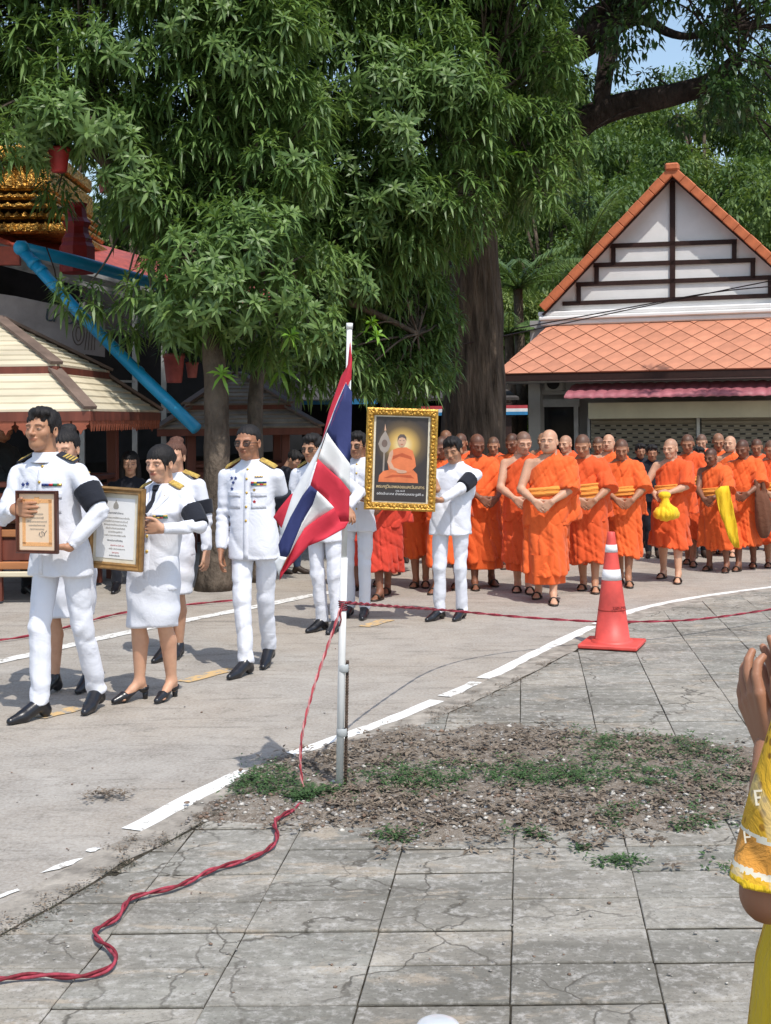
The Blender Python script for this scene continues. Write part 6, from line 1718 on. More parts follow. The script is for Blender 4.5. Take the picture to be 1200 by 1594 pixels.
bark_trunk('limb', [P(952, 30, btd - 1.8), P(945, 90, btd - 1.9), P(936, 160, btd - 2.1), P(933, 182, btd - 2.08)], [.14, .12, .11, .11], big, bt0, 18, M_BARKD)
bark_trunk('limb', [P(900, 75, btd - 1.5), P(910, 30, btd - 1.6), P(960, 0, btd - 1.8), P(1010, -12, btd - 1.9)], [.14, .11, .09, .07], big, bt0, 18, M_BARKD)
bark_trunk('limb', [P(960, 45, btd - 1.8), P(1000, 25, btd - 2), P(1050, 60, btd - 2.2), P(1120, 50, btd - 2.4), P(1200, 30, btd - 2.5)], [.08, .07, .05, .04, .03], big, bt0, 12, M_BARKD)
def cloudleaf(centers, rads, per, rg, L, W, squash=.75):
    C = []; D = []; ln = []
    for c, r_ in zip(centers, rads):
        n = int(per * (r_ / np.mean(rads)) ** 2); v = rg.normal(size=(n, 3)); v /= np.linalg.norm(v, axis=1, keepdims=True)
        rr = r_ * rg.uniform(.45, 1.05, (n, 1)); C.append(c + v * rr * [1, 1, squash]); d = v * .6 + rg.normal(size=(n, 3)) * .6; d[:, 2] -= .25; D.append(d); ln.append(rg.uniform(.7, 1.3, n) * L)
    C = np.concatenate(C); D = np.concatenate(D); ln = np.concatenate(ln); return leaf_cloud(C, D, ln, ln * W, .3)
bc = []; br = []
MB3 = [(830, -300), (1400, -300), (1400, 250), (1215, 300), (1180, 200), (1120, 190), (1090, 150), (1120, 100), (1110, 70), (1080, 30), (1040, 10), (985, 8), (985, 70), (970, 110), (900, 130), (850, 60)]
rg = np.random.default_rng(5)
while len(bc) < 150:
    x, y = rg.uniform(820, 1400), rg.uniform(-300, 300)
    if inpoly(x, y, MB3): bc.append(np.array(P(x, y, rg.uniform(15.8, 19.5))[:])); br.append(rg.uniform(.22, .45))
for x, y in ((1010, 120), (900, 150), (880, 260), (905, 320), (960, 110), (1060, 190)): bc.append(np.array(P(x, y, 17.6)[:])); br.append(.2)
V, Fc = cloudleaf(bc, br, 210, rg, .105, .42); cr = mesh_np('crown', V - np.array(bt0[:]), Fc, M_BIGL, big); cr['kind'] = 'stuff'
bb = MB()
for c in bc[::2]:
    h_ = min((P(x, y, d) for x, y, d in ((960, 35, 18), (1050, 148, 17.2), (1110, 130, 17), (1120, 50, 17.4), (1010, -10, 17.8), (860, 85, 18.6), (1150, 90, 16.8))), key=lambda q: (q - Vector(c)).length)
    pth = branch_path(h_, c, rg); bb.tube([p - bt0 for p in pth], [.022 - .016 * i / len(pth) for i in range(len(pth))], 4)
bb.build('twigs', M_BARKD, big, True)

# ---- hill and forest behind the house
xs_ = np.linspace(-90, 90, 61); ys_ = np.linspace(30, 170, 48); X, Y = np.meshgrid(xs_, ys_, indexing='ij')
Z = np.clip((Y - 33) * .29, 0, 18) + hnoise(X, Y, .05, 1) * 1.5 * np.clip((Y - 33) / 20, 0, 1) - .05 + np.clip(X - 10, 0, 40) * .12 * np.clip((Y - 40) / 30, 0, 1)
idx = np.arange(X.size).reshape(X.shape); Q = np.stack([idx[:-1, :-1], idx[1:, :-1], idx[1:, 1:], idx[:-1, 1:]], -1).reshape(-1, 4)
tag(mesh_np('hill', np.stack([X.ravel(), Y.ravel(), Z.ravel()], 1), Q, pmat('hill_undergrowth', (.035, .06, .02), .95, .1, var=.5, nscale=.5, bmp=.8, bscale=3, bdist=.4), smooth=True), 'wooded hillside rising behind the house', kind='structure')
def hillz(x, y): return float(np.clip((y - 33) * .29, 0, 18) + hnoise(np.array(x), np.array(y), .05, 1) * 1.5 * np.clip((y - 33) / 20, 0, 1) + np.clip(x - 10, 0, 40) * .12 * np.clip((y - 40) / 30, 0, 1))
protos = []
for i in range(4):
    rg = np.random.default_rng(200 + i); t = empty('forest_tree', (0, 0, -50)); hgt = (7.5, 9, 6.5, 8)[i]
    nC = 34; cs = []; rs = []
    for j in range(nC):
        v = rg.normal(size=3); v /= np.linalg.norm(v); r_ = 2.6 * rg.uniform(.4, 1) ** .5; cs.append(np.array([v[0] * r_, v[1] * r_, hgt * .60 + v[2] * r_ * 1.05])); rs.append(rg.uniform(.5, 1.05))
    V, Fc = cloudleaf(cs, rs, 480, rg, .17, .45); c_ = mesh_np('crown', V, Fc, M_FOR[i % 3], t); c_['kind'] = 'stuff'
    bt = MB(); bt.tube([(0, 0, -.6), (.1, 0, hgt * .3), (-.1, .1, hgt * .62)], [.2, .16, .10], 8)
    for c in cs[::3]: bt.tube([(0, 0, hgt * .35), tuple(c * [.5, .5, 1] + [0, 0, -.8]), tuple(c)], [.09, .06, .02], 5)
    bt.build('trunk', M_BARKM, t, True); protos.append(t)
flabels = []
place = [(6.5, 33, 0, 1.0), (11.5, 34, 1, 1.0), (15.5, 36, 2, 1.1), (3.6, 31.5, 2, .85), (8.8, 37.5, 3, 1.1), (13.2, 40, 0, 1.15), (18.5, 41, 1, 1.1), (5.0, 39, 1, 1.0), (10.5, 44, 2, 1.15), (15.8, 46, 3, 1.15), (7.0, 46, 0, 1.15), (21, 47, 0, 1.2), (12.5, 50, 1, 1.2), (17.5, 52, 2, 1.2), (3.5, 45, 3, 1.1), (9.0, 53, 3, 1.2), (23, 54, 3, 1.25), (5.5, 53, 2, 1.2), (14, 57, 0, 1.3), (19.5, 60, 1, 1.3), (10.5, 61, 2, 1.3), (25, 62, 2, 1.3), (7.0, 62, 1, 1.3), (0.5, 36, 0, 1.0), (-3, 38, 1, 1.1), (-7, 37, 3, 1.1), (-11, 36, 2, 1.2), (-15, 38, 0, 1.2), (1, 47, 2, 1.2), (-5, 48, 0, 1.3), (-12, 48, 1, 1.3), (24, 38, 3, 1.1), (29, 44, 0, 1.2)]
WH = ['right behind the gable peak', 'right of the gable roof', 'beyond the roof at the right edge', 'behind the big trunk beside the palms', 'filling the gap above the left roof slope']
LN = ('deep green', 'mid green', 'yellow green', 'dark green')
for n_, (x, y, pi_, s_) in enumerate(place):
    t = protos[pi_] if pi_ in range(4) and protos[pi_].location.z < -10 else copy_tree(protos[pi_])
    z = hillz(x, y); t.location = (x, y, z - .2); t.scale = (s_, s_, s_ * random.uniform(.95, 1.1)); t.rotation_euler = (0, 0, random.uniform(0, 6.28))
    px_ = HX + x / y * F; row = 'front row' if y < 38 else ('second row' if y < 45 else ('third row' if y < 52 else 'far row'))
    pos = 'behind the mango crowns' if px_ < 700 else ('behind the big trunk' if px_ < 860 else ('above the left gable slope' if px_ < 985 else ('above the gable peak' if px_ < 1110 else 'right of the gable peak')))
    lab_ = (f'{LN[pi_]} tree, {row} of the hillside, {pos}, ' + ('tall' if s_ > 1.12 else 'small') + (' and round' if n_ in (0, 12, 18, 24, 29) else ''))
    used_ = globals().setdefault('USEDL', {}); c__ = used_.get(lab_, 0); used_[lab_] = c__ + 1
    if c__: lab_ += ', further right' if c__ == 1 else ', furthest right'
    tag(t, lab_, 'tree', 'forest trees on the hillside')

# ---- palms beside the house
M_PALM = leafmat('palm_leaf', (.06, .12, .03), (.14, .22, .07), .5, .3)
def frond(o_, az, el, L, droop, rg, parent):
    pts = []; p = Vector((0, 0, 0)); e = el
    for i in range(15): pts.append(p.copy()); p = p + Vector((math.cos(az) * math.cos(e), math.sin(az) * math.cos(e), math.sin(e))) * (L / 14); e -= droop / 14
    f_ = MB().tube([q + Vector(o_) for q in pts], [.022 - .016 * i / 14 for i in range(15)], 5).build('frond', M_PALM, parent, True)
    C = []; D = []; ln = []
    for i in range(1, 15):
        a = pts[i]; b = pts[min(14, i + 1)] if i < 14 else pts[i]; t = (pts[min(i + 1, 14)] - pts[i - 1]).normalized(); s_ = t.cross(Vector((0, 0, 1))).normalized()
        for u in (0, .33, .66):
            q = pts[i - 1].lerp(pts[i], u)
            for sg in (-1, 1):
                d = (s_ * sg + t * .8 + Vector((0, 0, .12))); C.append((q + Vector(o_))[:]); D.append((d + Vector(rg.normal(0, .08, 3)))[:]); ln.append(L * .26 * math.sin(math.pi * (.12 + .8 * i / 15)) * rg.uniform(.85, 1.1))
    ln = np.array(ln); V, Fc = leaf_cloud(np.array(C), np.array(D), ln, np.full(len(ln), .035), .55); mesh_np('leaflets', V, Fc, M_PALM, f_)
for lab, px_, py_, d, nf, L, els in (('tall palm with upright pale fronds left of the gable', 912, 400, 28, 9, 1.9, (1.15, 1.5)), ('palm with arching fronds just right of the big trunk', 806, 450, 27.5, 13, 1.9, (.3, 1.1)), ('low palm with drooping fronds above the left roof corner', 792, 520, 26.5, 11, 1.1, (.1, .8))):
    rg = np.random.default_rng(int(px_)); c = P(px_, py_, d); base_ = Vector((c.x, c.y, 0)); pm_ = empty('palm', base_, 0, lab, 'palm')
    tp = Vector((0, 0, c.z)); MB().tube([(0, 0, 0), (.05, 0, c.z * .5), tuple(tp)], [.16, .12, .10], 10).build('trunk', M_BARKM, pm_, True)
    for j in range(nf): frond(tp, j * 2.4 + .4, rg.uniform(*els), L * rg.uniform(.85, 1.15), rg.uniform(.7, 1.5), rg, pm_)
# ================================================================ PEOPLE
HOLD_L = dict(f=(1, -.12, .02), p=(.1, 1, 0), side=-1, curl=.28, spread=.05, thumb=-.6)
CL0 = dict(f=(.80, -.20, -.62), p=(.15, 1, -.1), side=-1, curl=.22, thumb=.3)
CL1 = dict(f=(-.80, -.10, -.60), p=(-.15, 1, -.1), side=1, curl=.30, thumb=.3)
HANG = lambda i: dict(f=(.05 if i == 0 else -.05, -.25, -1), p=((.9, .3, 0) if i == 0 else (-.9, .3, 0)), side=(1 if i == 0 else -1), curl=.42, spread=.1, thumb=.3)
M_BOARDB = pmat('black_board_cloth', (.02, .02, .03), .6, .4)
M_BOARDG = pmat('gold_board_cloth', (.52, .34, .09), .5, .5, .3, var=.3, nscale=80, bmp=.4, bscale=180)
GP_OFF = 'white uniformed officers walking in the procession'

# --- front man with the small certificate
a = Fig('man in white uniform leading the procession with a small peach certificate in a brown frame', [(58, 1120), (147, 1104)], (68, 671), yaw=-20, hy=0, hp=-6, wr=((22, 793, -.22), (108, 852, -.22)), el=((-.7, .5, -.4), (1.0, .25, -.3)), tone='mid', group=GP_OFF, lift=(0, .015), fyaw=(-18, 12), wid=1.04)
a.body(hands=(dict(HOLD_L), dict(f=(-1, -.25, -.02), p=(0, .1, 1), side=1, curl=.15, thumb=-.1)), vox=.004)
a.hair('short'); a.jacket(M_WHITE, hem=.775, seed=.4); a.trousers(M_WHITE, .3); a.shoes(M_LEATHER)
a.armband(1, .40, .88, .078); a.boards((M_BOARDB,), 4, .115); a.placket(.79, 1.40, M_WHITE); a.buttons((1.385, 1.30)); a.pockets(M_WHITE, (1.22,)); a.ribbons(.088, 1.285, (1, 1, 0, 3, -1), 1, .021, .014)
a.badge(-.095, 1.285, .014, M_RIB[1]); a.badge(-.062, 1.290, .013, M_RIB[1]); 
man1 = a

# --- woman half hidden behind him
a = Fig('woman in white uniform skirt mostly hidden behind the front man', [(80, 1079), (137, 1073)], (104, 700), yaw=-18, hy=8, hp=8, wr=((.0 - .14, -.25, 1.05), (140, 830, -.15)), tone='light', group=GP_OFF, lift=(0, .02), wid=.9)
a.body(hands=(dict(HOLD_L), dict(f=(1, -.1, 0), p=(0, 1, 0), side=-1, curl=.4)), legs=True, vox=.0075, hh=.007)
a.hair('bun', seed=2); a.jacket(M_WHITE, .74, True, seed=2, h=.013); a.skirt(M_WHITE, .50, 1); a.shoes(M_LEATHER)
a.boards((M_BOARDG,), 0, .09)

# --- woman with tie holding the large document
a = Fig('woman in white skirt suit and black tie holding the large framed document', [(213, 1091), (263, 1088)], (251, 723), yaw=-24, hy=-2, hp=4, wr=((168, 830, -.20), (252, 823, -.30)), el=((-.6, .6, -.4), (1, .3, -.5)), tone='light', group=GP_OFF, lift=(.035, .03), fyaw=(-22, 4), wid=.95)
a.body(hands=(dict(HOLD_L), dict(f=(-1, -.35, .12), p=(-.25, 1, .1), side=1, curl=.25, spread=.15, thumb=-.3)), legs=True, feet=True, vox=.004, lip=.9)
a.hair('bangs', seed=1.0)
a.jacket(M_WHITE, .74, True, seed=1.2, collar=False); a.skirt(M_WHITE, .50, .4); a.armband(1, .45, 1.0, .076)
k = a.k; cx = a.sc[0]
patch('shirt_front', a.jf, np.linspace(1.20 * k, 1.43 * k, 10), lambda z: cx - .004 - .050 * np.clip((z - 1.19 * k) / (.24 * k), 0, 1), lambda z: cx + .004 + .050 * np.clip((z - 1.19 * k) / (.24 * k), 0, 1), M_SHIRT, a.root, .0035, 5)
patch('tie', a.jf, np.linspace(1.215 * k, 1.425 * k, 10), lambda z: cx - .008 - .014 * np.clip(1 - abs(z - 1.27 * k) / (.12 * k), .25, 1), lambda z: cx + .008 + .014 * np.clip(1 - abs(z - 1.27 * k) / (.12 * k), .25, 1), M_BLACKC, a.root, .010, 4)
patch('tie_knot', a.jf, np.linspace(1.395 * k, 1.430 * k, 4), cx - .019, cx + .019, M_BLACKC, a.root, .015, 3)
for sg in (-1, 1):
    e0 = lambda z: cx + sg * (.004 + .050 * np.clip((z - 1.19 * k) / (.24 * k), 0, 1)); e1 = lambda z: cx + sg * (.006 + .098 * np.clip((z - 1.19 * k) / (.17 * k), 0, 1) * np.clip((1.46 * k - z) / (.06 * k), .35, 1))
    patch('lapel', a.jf, np.linspace(1.185 * k, 1.42 * k, 12), e0 if sg > 0 else e1, e1 if sg > 0 else e0, M_WHITE, a.root, .0085, 4)
a.boards((M_BOARDG,), 1, .10); a.ribbons(.095, 1.235, (2, 1, 3, 2), 2, .020, .010); a.badge(.080, 1.36, .009, M_GOLD, 'lapel_pin'); a.placket(.75, 1.18, M_WHITE); a.buttons((1.10, 1.0), .0, .011)
for i in (0, 1):   # court shoes with block heels
    pass
hs = a.shoes(M_LEATHER, court=True)
for i in (0, 1):
    hl = a.ank[i] - a.fdir[i] * .040; zz = a.ank[i][2] - .07 * k
    MB().tube([Vector((hl[0], hl[1], zz)), Vector((hl[0], hl[1], -0.0))], [.020, .015], 10).build('heel', M_LEATHER, a.root, True)
womanc = a

# --- woman directly behind her
a = Fig('woman in white uniform with brown hair bun standing behind the woman with the document', [(256, 1027), (276, 1024)], (272, 712), yaw=-12, hy=0, hp=0, tone='light', group=GP_OFF, wid=1.08, wr=(None, None))
a.body(hands=(HANG(0), HANG(1)), legs=True, vox=.008, hh=.008); a.hair('bun', M_HAIRB, 1); a.jacket(M_WHITE, .80, True, seed=3, h=.013); a.skirt(M_WHITE, .52, 3); a.shoes(M_LEATHER)
a.boards((M_BOARDG,), 1, .11); a.armband(1, .45, .85, .078)

# --- man with glasses
a = Fig('elderly man with black glasses in white uniform walking with arms hanging', [(381, 1052), (417, 1036)], (387, 690), yaw=-14, hy=-6, hp=2, tone='tan', group=GP_OFF, wr=((343, 862, -.02), (443, 848, .12)), el=((-.3, 1, 0), (.4, 1, 0)), lift=(0, .03), fyaw=(-15, 6), wid=1.02)
a.body(hands=(HANG(0), HANG(1)), vox=.004); a.hair('receding'); a.glasses(); a.jacket(M_WHITE, .775, seed=5); a.trousers(M_WHITE, 5, amp=.005); a.shoes(M_LEATHER)
a.armband(1, .52, .96, .074); a.boards((M_BOARDG,), 1, .11); a.placket(.78, 1.40, M_WHITE); a.buttons((1.395, 1.33, 1.235, 1.14, 1.045)); a.pockets(M_WHITE, (1.22,))
a.ribbons(.088, 1.305, (0, 2, 1, 3, 1), 2, .020, .012); a.ribbons(.088, 1.345, (-1, -1, -1), 1, .018, .007)
for (x, z) in ((-.11, 1.335), (-.078, 1.335), (-.095, 1.305), (-.105, 1.262), (.062, 1.255)): a.badge(x, z, .0125, M_RIB[1] if x < 0 else M_GOLD)
a.badge(.062, 1.175, .013, M_RIB[0])
man5 = a

# --- man behind the flag
a = Fig('man in white uniform mostly hidden behind the hanging flag', [(500, 982), (523, 984)], (487, 699), yaw=-16, hy=-10, hp=5, tone='mid', group=GP_OFF, wr=(None, (540, 790, -.1)), wid=1.0, fyaw=(-22, -6))
a.body(hands=(HANG(0), dict(f=(.4, -.3, -.8), p=(-.6, .6, 0), side=-1, curl=.5)), vox=.005, hh=.007); a.hair('short', seed=4); a.glasses(); a.jacket(M_WHITE, .775, seed=7); a.trousers(M_WHITE, 7, amp=.005); a.shoes(M_LEATHER); a.boards((M_BOARDG,), 1, .1)

# --- two portrait bearers
a = Fig('man in white uniform and sunglasses holding the left side of the gold framed portrait', [(543, 960), (567, 962)], (556, 694), yaw=-6, hy=-14, hp=4, tone='mid', group=GP_OFF, wr=((505, 775, -.05), (548, 768, -.36)), el=((-.6, .8, -.4), (.5, .5, -.9)), fyaw=(-8, 0))
a.body(hands=(None, dict(f=(1, -.1, -.30), p=(0, 1, .1), side=-1, curl=.25, spread=.15, thumb=-.4)), vox=.0045, hh=.006); a.hair('short', seed=6); a.glasses(); a.jacket(M_WHITE, .79, seed=8); a.trousers(M_WHITE, 8, amp=.005); a.shoes(M_LEATHER)
a.boards((M_BOARDG,), 1, .1); a.armband(0, .5, .9, .074); a.placket(.79, 1.40, M_WHITE); a.buttons((1.40, 1.32, 1.22, 1.12, 1.0))
a = Fig('man in white uniform with black armband holding the right side of the gold framed portrait', [(684, 965), (718, 964)], (705, 702), yaw=-10, hy=-12, hp=14, hr=-4, tone='mid', group=GP_OFF, wr=((681, 762, -.30), (682, 782, -.32)), el=((-.6, .9, -.5), (1.0, -.25, -.35)), fyaw=(-30, -14), wid=1.1)
a.body(hands=(dict(f=(-.45, -.15, .85), p=(-.5, .8, .1), side=-1, curl=.35, thumb=-.2), dict(f=(-1, -.1, -.2), p=(0, .3, 1), side=1, curl=.3)), vox=.0045, hh=.006, lip=.7); a.hair('short', seed=9); a.jacket(M_WHITE, .79, seed=9, amp=.005); a.trousers(M_WHITE, 9, amp=.007); a.shoes(M_LEATHER)
a.armband(1, .35, .88, .078); a.placket(.79, 1.1, M_WHITE)
man8 = a

# --- monks
GP_M = 'monks in orange robes walking behind the portrait'
def monk(label, feet, head, yaw=-18, hy=0, hp=10, tone='mid', stub=.55, fat=0.0, robe=None, seed=1.0, wid=1.0, hem=.30, inner=.22, sash=True, both=False, clasp=0, el=None, facegrey=0.0, hairst=None, group=GP_M, wr=None, hands=None, vox=.0052, lift=(0, .02), sashm=None, hr=0, flap=.46):
    wr_ = wr or ((-.075, -.225, 1.0), (.085, -.235, .995))
    a = Fig(label, feet, head, yaw=yaw, hy=hy, hp=hp, hr=hr, tone=tone, group=group, wr=wr_, el=el or ((-.9, .55, -.2), (.9, .55, -.2)), wid=wid, lift=lift)
    a.body(hands=hands or (CL0, CL1), legs=True, feet=True, under=False, stub=stub, fat=fat, vox=vox, hh=.007, facegrey=facegrey)
    if hairst: a.hair(hairst)
    a.sandals(); a.robe(robe or M_ROBE, hem=hem, inner=inner, seed=seed, sash=sash, both=both, sashm=sashm, flap=flap)
    return a
mk = {}
mk['bald'] = monk('bald stout monk at the front with one bare shoulder and clasped hands', [(838, 931), (861, 941)], (855, 688), yaw=-12, hy=-12, hp=-2, tone='light', stub=0.08, fat=1.0, seed=1, wid=1.12, hem=.27, inner=.19, vox=.0048)
mk['m5'] = monk('young monk with bare shoulder just left of the bald stout monk', [(806, 921), (823, 924)], (815, 690), yaw=-6, hy=14, hp=14, tone='light', stub=.85, seed=2.3, hem=.32, inner=.24, sash=False, robe=M_ROBE2)
mk['m4'] = monk('grey stubbled monk in loose orange robe right behind the man holding the portrait', [(740, 918), (766, 912)], (742, 693), yaw=8, hy=6, hp=20, tone='dark', stub=.5, seed=3.1, both=True, sash=False, hem=.30)
mk['m7'] = monk('monk with bowed head and wide saffron sash right of the bald monk', [(908, 918), (926, 923)], (907, 694), yaw=-14, hy=-6, hp=22, tone='mid', stub=.9, seed=4.2, both=True, hem=.30, inner=0, sash=(.99, 1.16), wid=1.05, robe=M_ROBE2)
mk['m8'] = monk('slim monk with flared robe sleeve standing behind the traffic cone tip', [(966, 908), (978, 914)], (967, 700), yaw=-10, hy=0, hp=18, tone='tan', stub=.85, seed=5.5, both=True, hem=.33, inner=0)
mk['m9'] = monk('grey haired older monk smiling and holding a yellow cloth bundle', [(1032, 900), (1055, 908)], (1044, 699), yaw=-26, hy=-14, hp=6, tone='light', stub=.35, seed=6.1, hem=.40, inner=0, wr=((-.10, -.23, 1.05), (.06, -.26, 1.06)), hands=(dict(f=(.6, -.3, -.5), p=(0, .6, -.4), side=-1, curl=.5), dict(f=(-.9, -.2, -.1), p=(0, .8, -.5), side=1, curl=.5)), wid=1.04, robe=M_ROBE2)
mk['m10'] = monk('dark skinned short monk with a bright yellow cloth hanging from his hands', [(1103, 888), (1130, 891)], (1107, 712), yaw=-34, hy=-10, hp=16, tone='dark', stub=.85, seed=7.4, hem=.30, inner=0, robe=M_ROBE, wr=((-.06, -.24, 1.0), (.06, -.25, 1.02)))
mk['m11'] = monk('tall monk with bowed head beside the brown shoulder bag', [(1149, 889), (1172, 884)], (1156, 699), yaw=-28, hy=-10, hp=20, tone='dark', stub=.8, seed=8.8, hem=.30, inner=0, both=True, sash=False)
mk['m2'] = monk('monk whose robe shows below the middle of the gold framed portrait', [(647, 914), (662, 914)], (650, 700), yaw=-10, hp=10, tone='tan', stub=.8, seed=9.5, both=True, sash=False, hem=.34, inner=0)
mk['m1'] = monk('monk in a deeper red robe behind the lower left corner of the portrait', [(590, 934), (602, 925)], (598, 702), yaw=-20, hp=10, tone='dark', stub=.8, seed=10.5, both=True, sash=False, robe=M_ROBER, hem=.27, inner=0)

# --- copies further back, partly hidden
def place_copy(src, label, head, d, tone=None, dyaw=0, group=GP_M, robe=None):
    """a copy whose head comes at the given place of the view"""
    c = copy_tree(src.root); p = P(*head, d); hl = Matrix.Rotation(src.yaw + R(dyaw), 3, 'Z') @ Vector(src.head)
    sc_ = p.z / hl.z; c.scale = (sc_, sc_, sc_)
    c.location = (p.x - hl.x * sc_, p.y - hl.y * sc_, 0); c.rotation_euler = (0, 0, src.yaw + R(dyaw))
    tag(c, label, 'person', group)
    for ch in c.children:
        if ch.name.startswith('body') and tone: ch.color = (*SKIN_TONES[tone], 1)
        if robe and 'robe' in ch.name:
            ch.data = ch.data.copy(); ch.data.materials[0] = robe
    return c
for (src, lab, hd, d, tn, dy) in (
    ('m11', 'monk peering between the portrait and its right bearer', (688, 697), 12.6, 'dark', 6),
    ('m7', 'monk whose head shows above the right portrait bearer', (717, 690), 14.6, 'tan', 0),
    ('m4', 'monk with grey cropped head just left of the big tree trunk edge', (694, 684), 15.8, 'tan', -20),
    ('m8', 'monk in the second row whose head shows behind the grey stubbled monk', (768, 694), 15.4, 'mid', 0),
    ('m11', 'dark faced monk in the second row left of the bare shouldered young monk', (797, 690), 14.6, 'dark', 6),
    ('m9', 'pale faced monk in the second row between the bald monk and the sashed monk', (880, 692), 15.2, 'light', 0),
    ('m7', 'monk in the third row peeking over the sashed monk', (931, 693), 16.4, 'mid', 4),
    ('bald', 'bald pale monk in the second row left of the slim monk', (947, 690), 15.4, 'light', 0),
    ('m8', 'monk in the second row right behind the monk with the yellow bundle', (1070, 691), 14.6, 'tan', -8),
    ('m4', 'grey cropped monk in the second row behind the dark skinned monk', (1118, 688), 15.9, 'mid', -25),
    ('bald', 'bald monk in the second row left of the tall bowed monk', (1136, 692), 15.6, 'light', -10),
    ('m7', 'monk in the second row right of the tall bowed monk', (1178, 696), 16.2, 'tan', 0),
    ('m8', 'monk at the right picture edge standing beside the brown shoulder bag', (1200, 700), 14.2, 'mid', 0),
    ('m1', 'orange robed monk behind the gap beside the red robed monk', (620, 700), 14.2, 'tan', 10),
    ('m11', 'monk in red robe hidden behind the left bearer of the portrait', (566, 704), 12.9, 'dark', 6),
    ('m7', 'monk at the back of the group by the shop post', (1092, 688), 17.6, 'light', 0),
    ('m9', 'monk at the very back between tree and house door', (845, 686), 17.8, 'mid', 0)):
    place_copy(mk[src], lab, hd, d, tn, dy, robe=M_ROBER if 'red robe hidden' in lab else (M_ROBE2 if src in ('m8', 'm1') else None))

# --- mourners and bystanders in dark clothes
def plain(label, feet, head, yaw, shirt, legs, tone='mid', hairst='short', base=None, headc=None, hp=5, hy=0, wr=(None, None), hands=True, seed=0, group=None, seated=False, skirt=False, H=None):
    a = Fig(label, feet, head, yaw=yaw, hy=hy, hp=hp, tone=tone, base=base, headc=headc, wr=wr, group=group, H=H)
    if seated:
        k = a.k
        for i, sg in enumerate((-1, 1)):
            a.knee[i] = a.hj[i] + v3(sg * .06, -.40, .03) * k; a.ank[i] = a.knee[i] + v3(0, .02, -.41 * k)
    a.body(hands=(HANG(0), HANG(1)) if hands else (None, None), legs=False, vox=.0085, hh=.009)
    a.hair(hairst, seed=seed, h=.008); a.jacket(shirt, .82, seed=seed, h=.015, collar=False)
    a.trousers(legs, seed, .015); a.shoes(M_SANDAL if not seated else M_LEATHER); return a
GP_B = 'mourners in black standing behind the monks'
bk = plain('mourner in black standing between the slim monk and the monk with the bundle', [(1010, 868), (1024, 868)], (1015, 706), -10, M_BLACKC, M_BLACKC, 'tan', group=GP_B)
for lab, hd, d in (('mourner in black whose hair shows left of another mourner', (997, 703), 16.6), ('mourner in black hidden behind the dark skinned monk', (1088, 709), 15.4), ('mourner in black behind the monk under the portrait', (622, 706), 15.2)):
    place_copy(bk, lab, hd, d, None, 8, GP_B)
a = plain('young man in black shirt and blue jeans leaning by the tree behind the glasses man', [(440, 893), (466, 893)], (456, 716), 62, M_BLACKC, M_NAVYC, 'light', hp=35, wr=((.05, -.35, .95), (.15, -.35, .95)))
# people in the shade
a = plain('woman with long black hair sitting in the shaded pavilion behind the officers', None, None, 10, M_BLACKC, M_BLACKC, 'light', 'long', base=tuple(P(203, 652, 13.0).xy) + (-.12,), headc=(0, 0, 1.30 + .12), hp=4, wr=((-.1, -.3, .8), (.1, -.3, .8)), seated=False, H=1.55) if False else None
def seatedp(label, px, py, d, yaw, shirt, tone, hairst, hp=0):
    p = P(px, py, d); a = Fig(label, [(-.09, -.38), (.09, -.38)], None, yaw=yaw, hp=hp, tone=tone, base=(p.x, p.y, p.z - 1.22), headc=(0, -.02, 1.22), H=1.68, wr=((-.12, -.30, .62), (.12, -.30, .62)))
    return a
def sitting(label, px, py, d, yaw, shirt, legs, tone, hairst, hp=5, hy=0):
    """a seated figure: built 0.42 m lower than a standing one, with bent knees"""
    p = P(px, py, d); z0 = p.z - 1.575
    a = Fig(label, [(-.10, -.40), (.10, -.40)], None, yaw=yaw, hp=hp, hy=hy, tone=tone, base=(p.x, p.y, z0), headc=(0, -.02, 1.575), H=1.70, wr=((-.10, -.34, .92), (.12, -.34, .92)))
    a.root.location = (p.x, p.y, z0)
    for i, sg in enumerate((-1, 1)):
        a.hj[i] = a.hip + v3(sg * .09, -.02, -.04); a.knee[i] = a.hip + v3(sg * .12, -.43, -.02); a.ank[i] = v3(sg * .12, -.45, .085 - z0)
    a.body(hands=(HANG(0), HANG(1)), vox=.0085, hh=.009); a.hair(hairst, h=.008); a.jacket(shirt, .82, h=.015, collar=False); a.trousers(legs, 1, .015); a.shoes(M_LEATHER); return a
sitting('long haired woman in black seated in the shade behind the pavilion rail', 203, 722, 13.3, 8, M_BLACKC, M_BLACKC, 'light', 'long', 6)
sitting('person in dark grey shirt seated at the far left behind the front man', 2, 668, 13.0, 60, M_DARKC, M_BLACKC, 'tan', 'short', 10)
# ================================================================ HELD THINGS
M_BROWNW = pmat('dark_red_wood', (.085, .028, .018), .35, .5, var=.3, nscale=20, stretch=(1, 1, .2))
M_GILT = pmat('gilt_wood', (.62, .35, .06), .32, .6, .55, var=.35, nscale=45, bmp=.9, bscale=55, bdist=.012)
M_GILT2 = pmat('bronze_wood', (.36, .20, .07), .3, .6, .45, var=.3, nscale=14, bmp=.2)
M_CREAM = pmat('cream_board', (.76, .70, .56), .6)
M_PAPER = pmat('white_paper', (.80, .80, .80), .6, var=.02)
M_PEACH = pmat('peach_paper', (.80, .60, .42), .6, var=.03)
M_PEACHB = pmat('orange_print', (.80, .42, .18), .6, var=.12, nscale=120)
M_INK = pmat('grey_ink', (.13, .13, .14), .6)
M_INKL = pmat('pale_ink', (.35, .33, .30), .6)
M_STAMP = pmat('red_ink', (.55, .16, .16), .6)
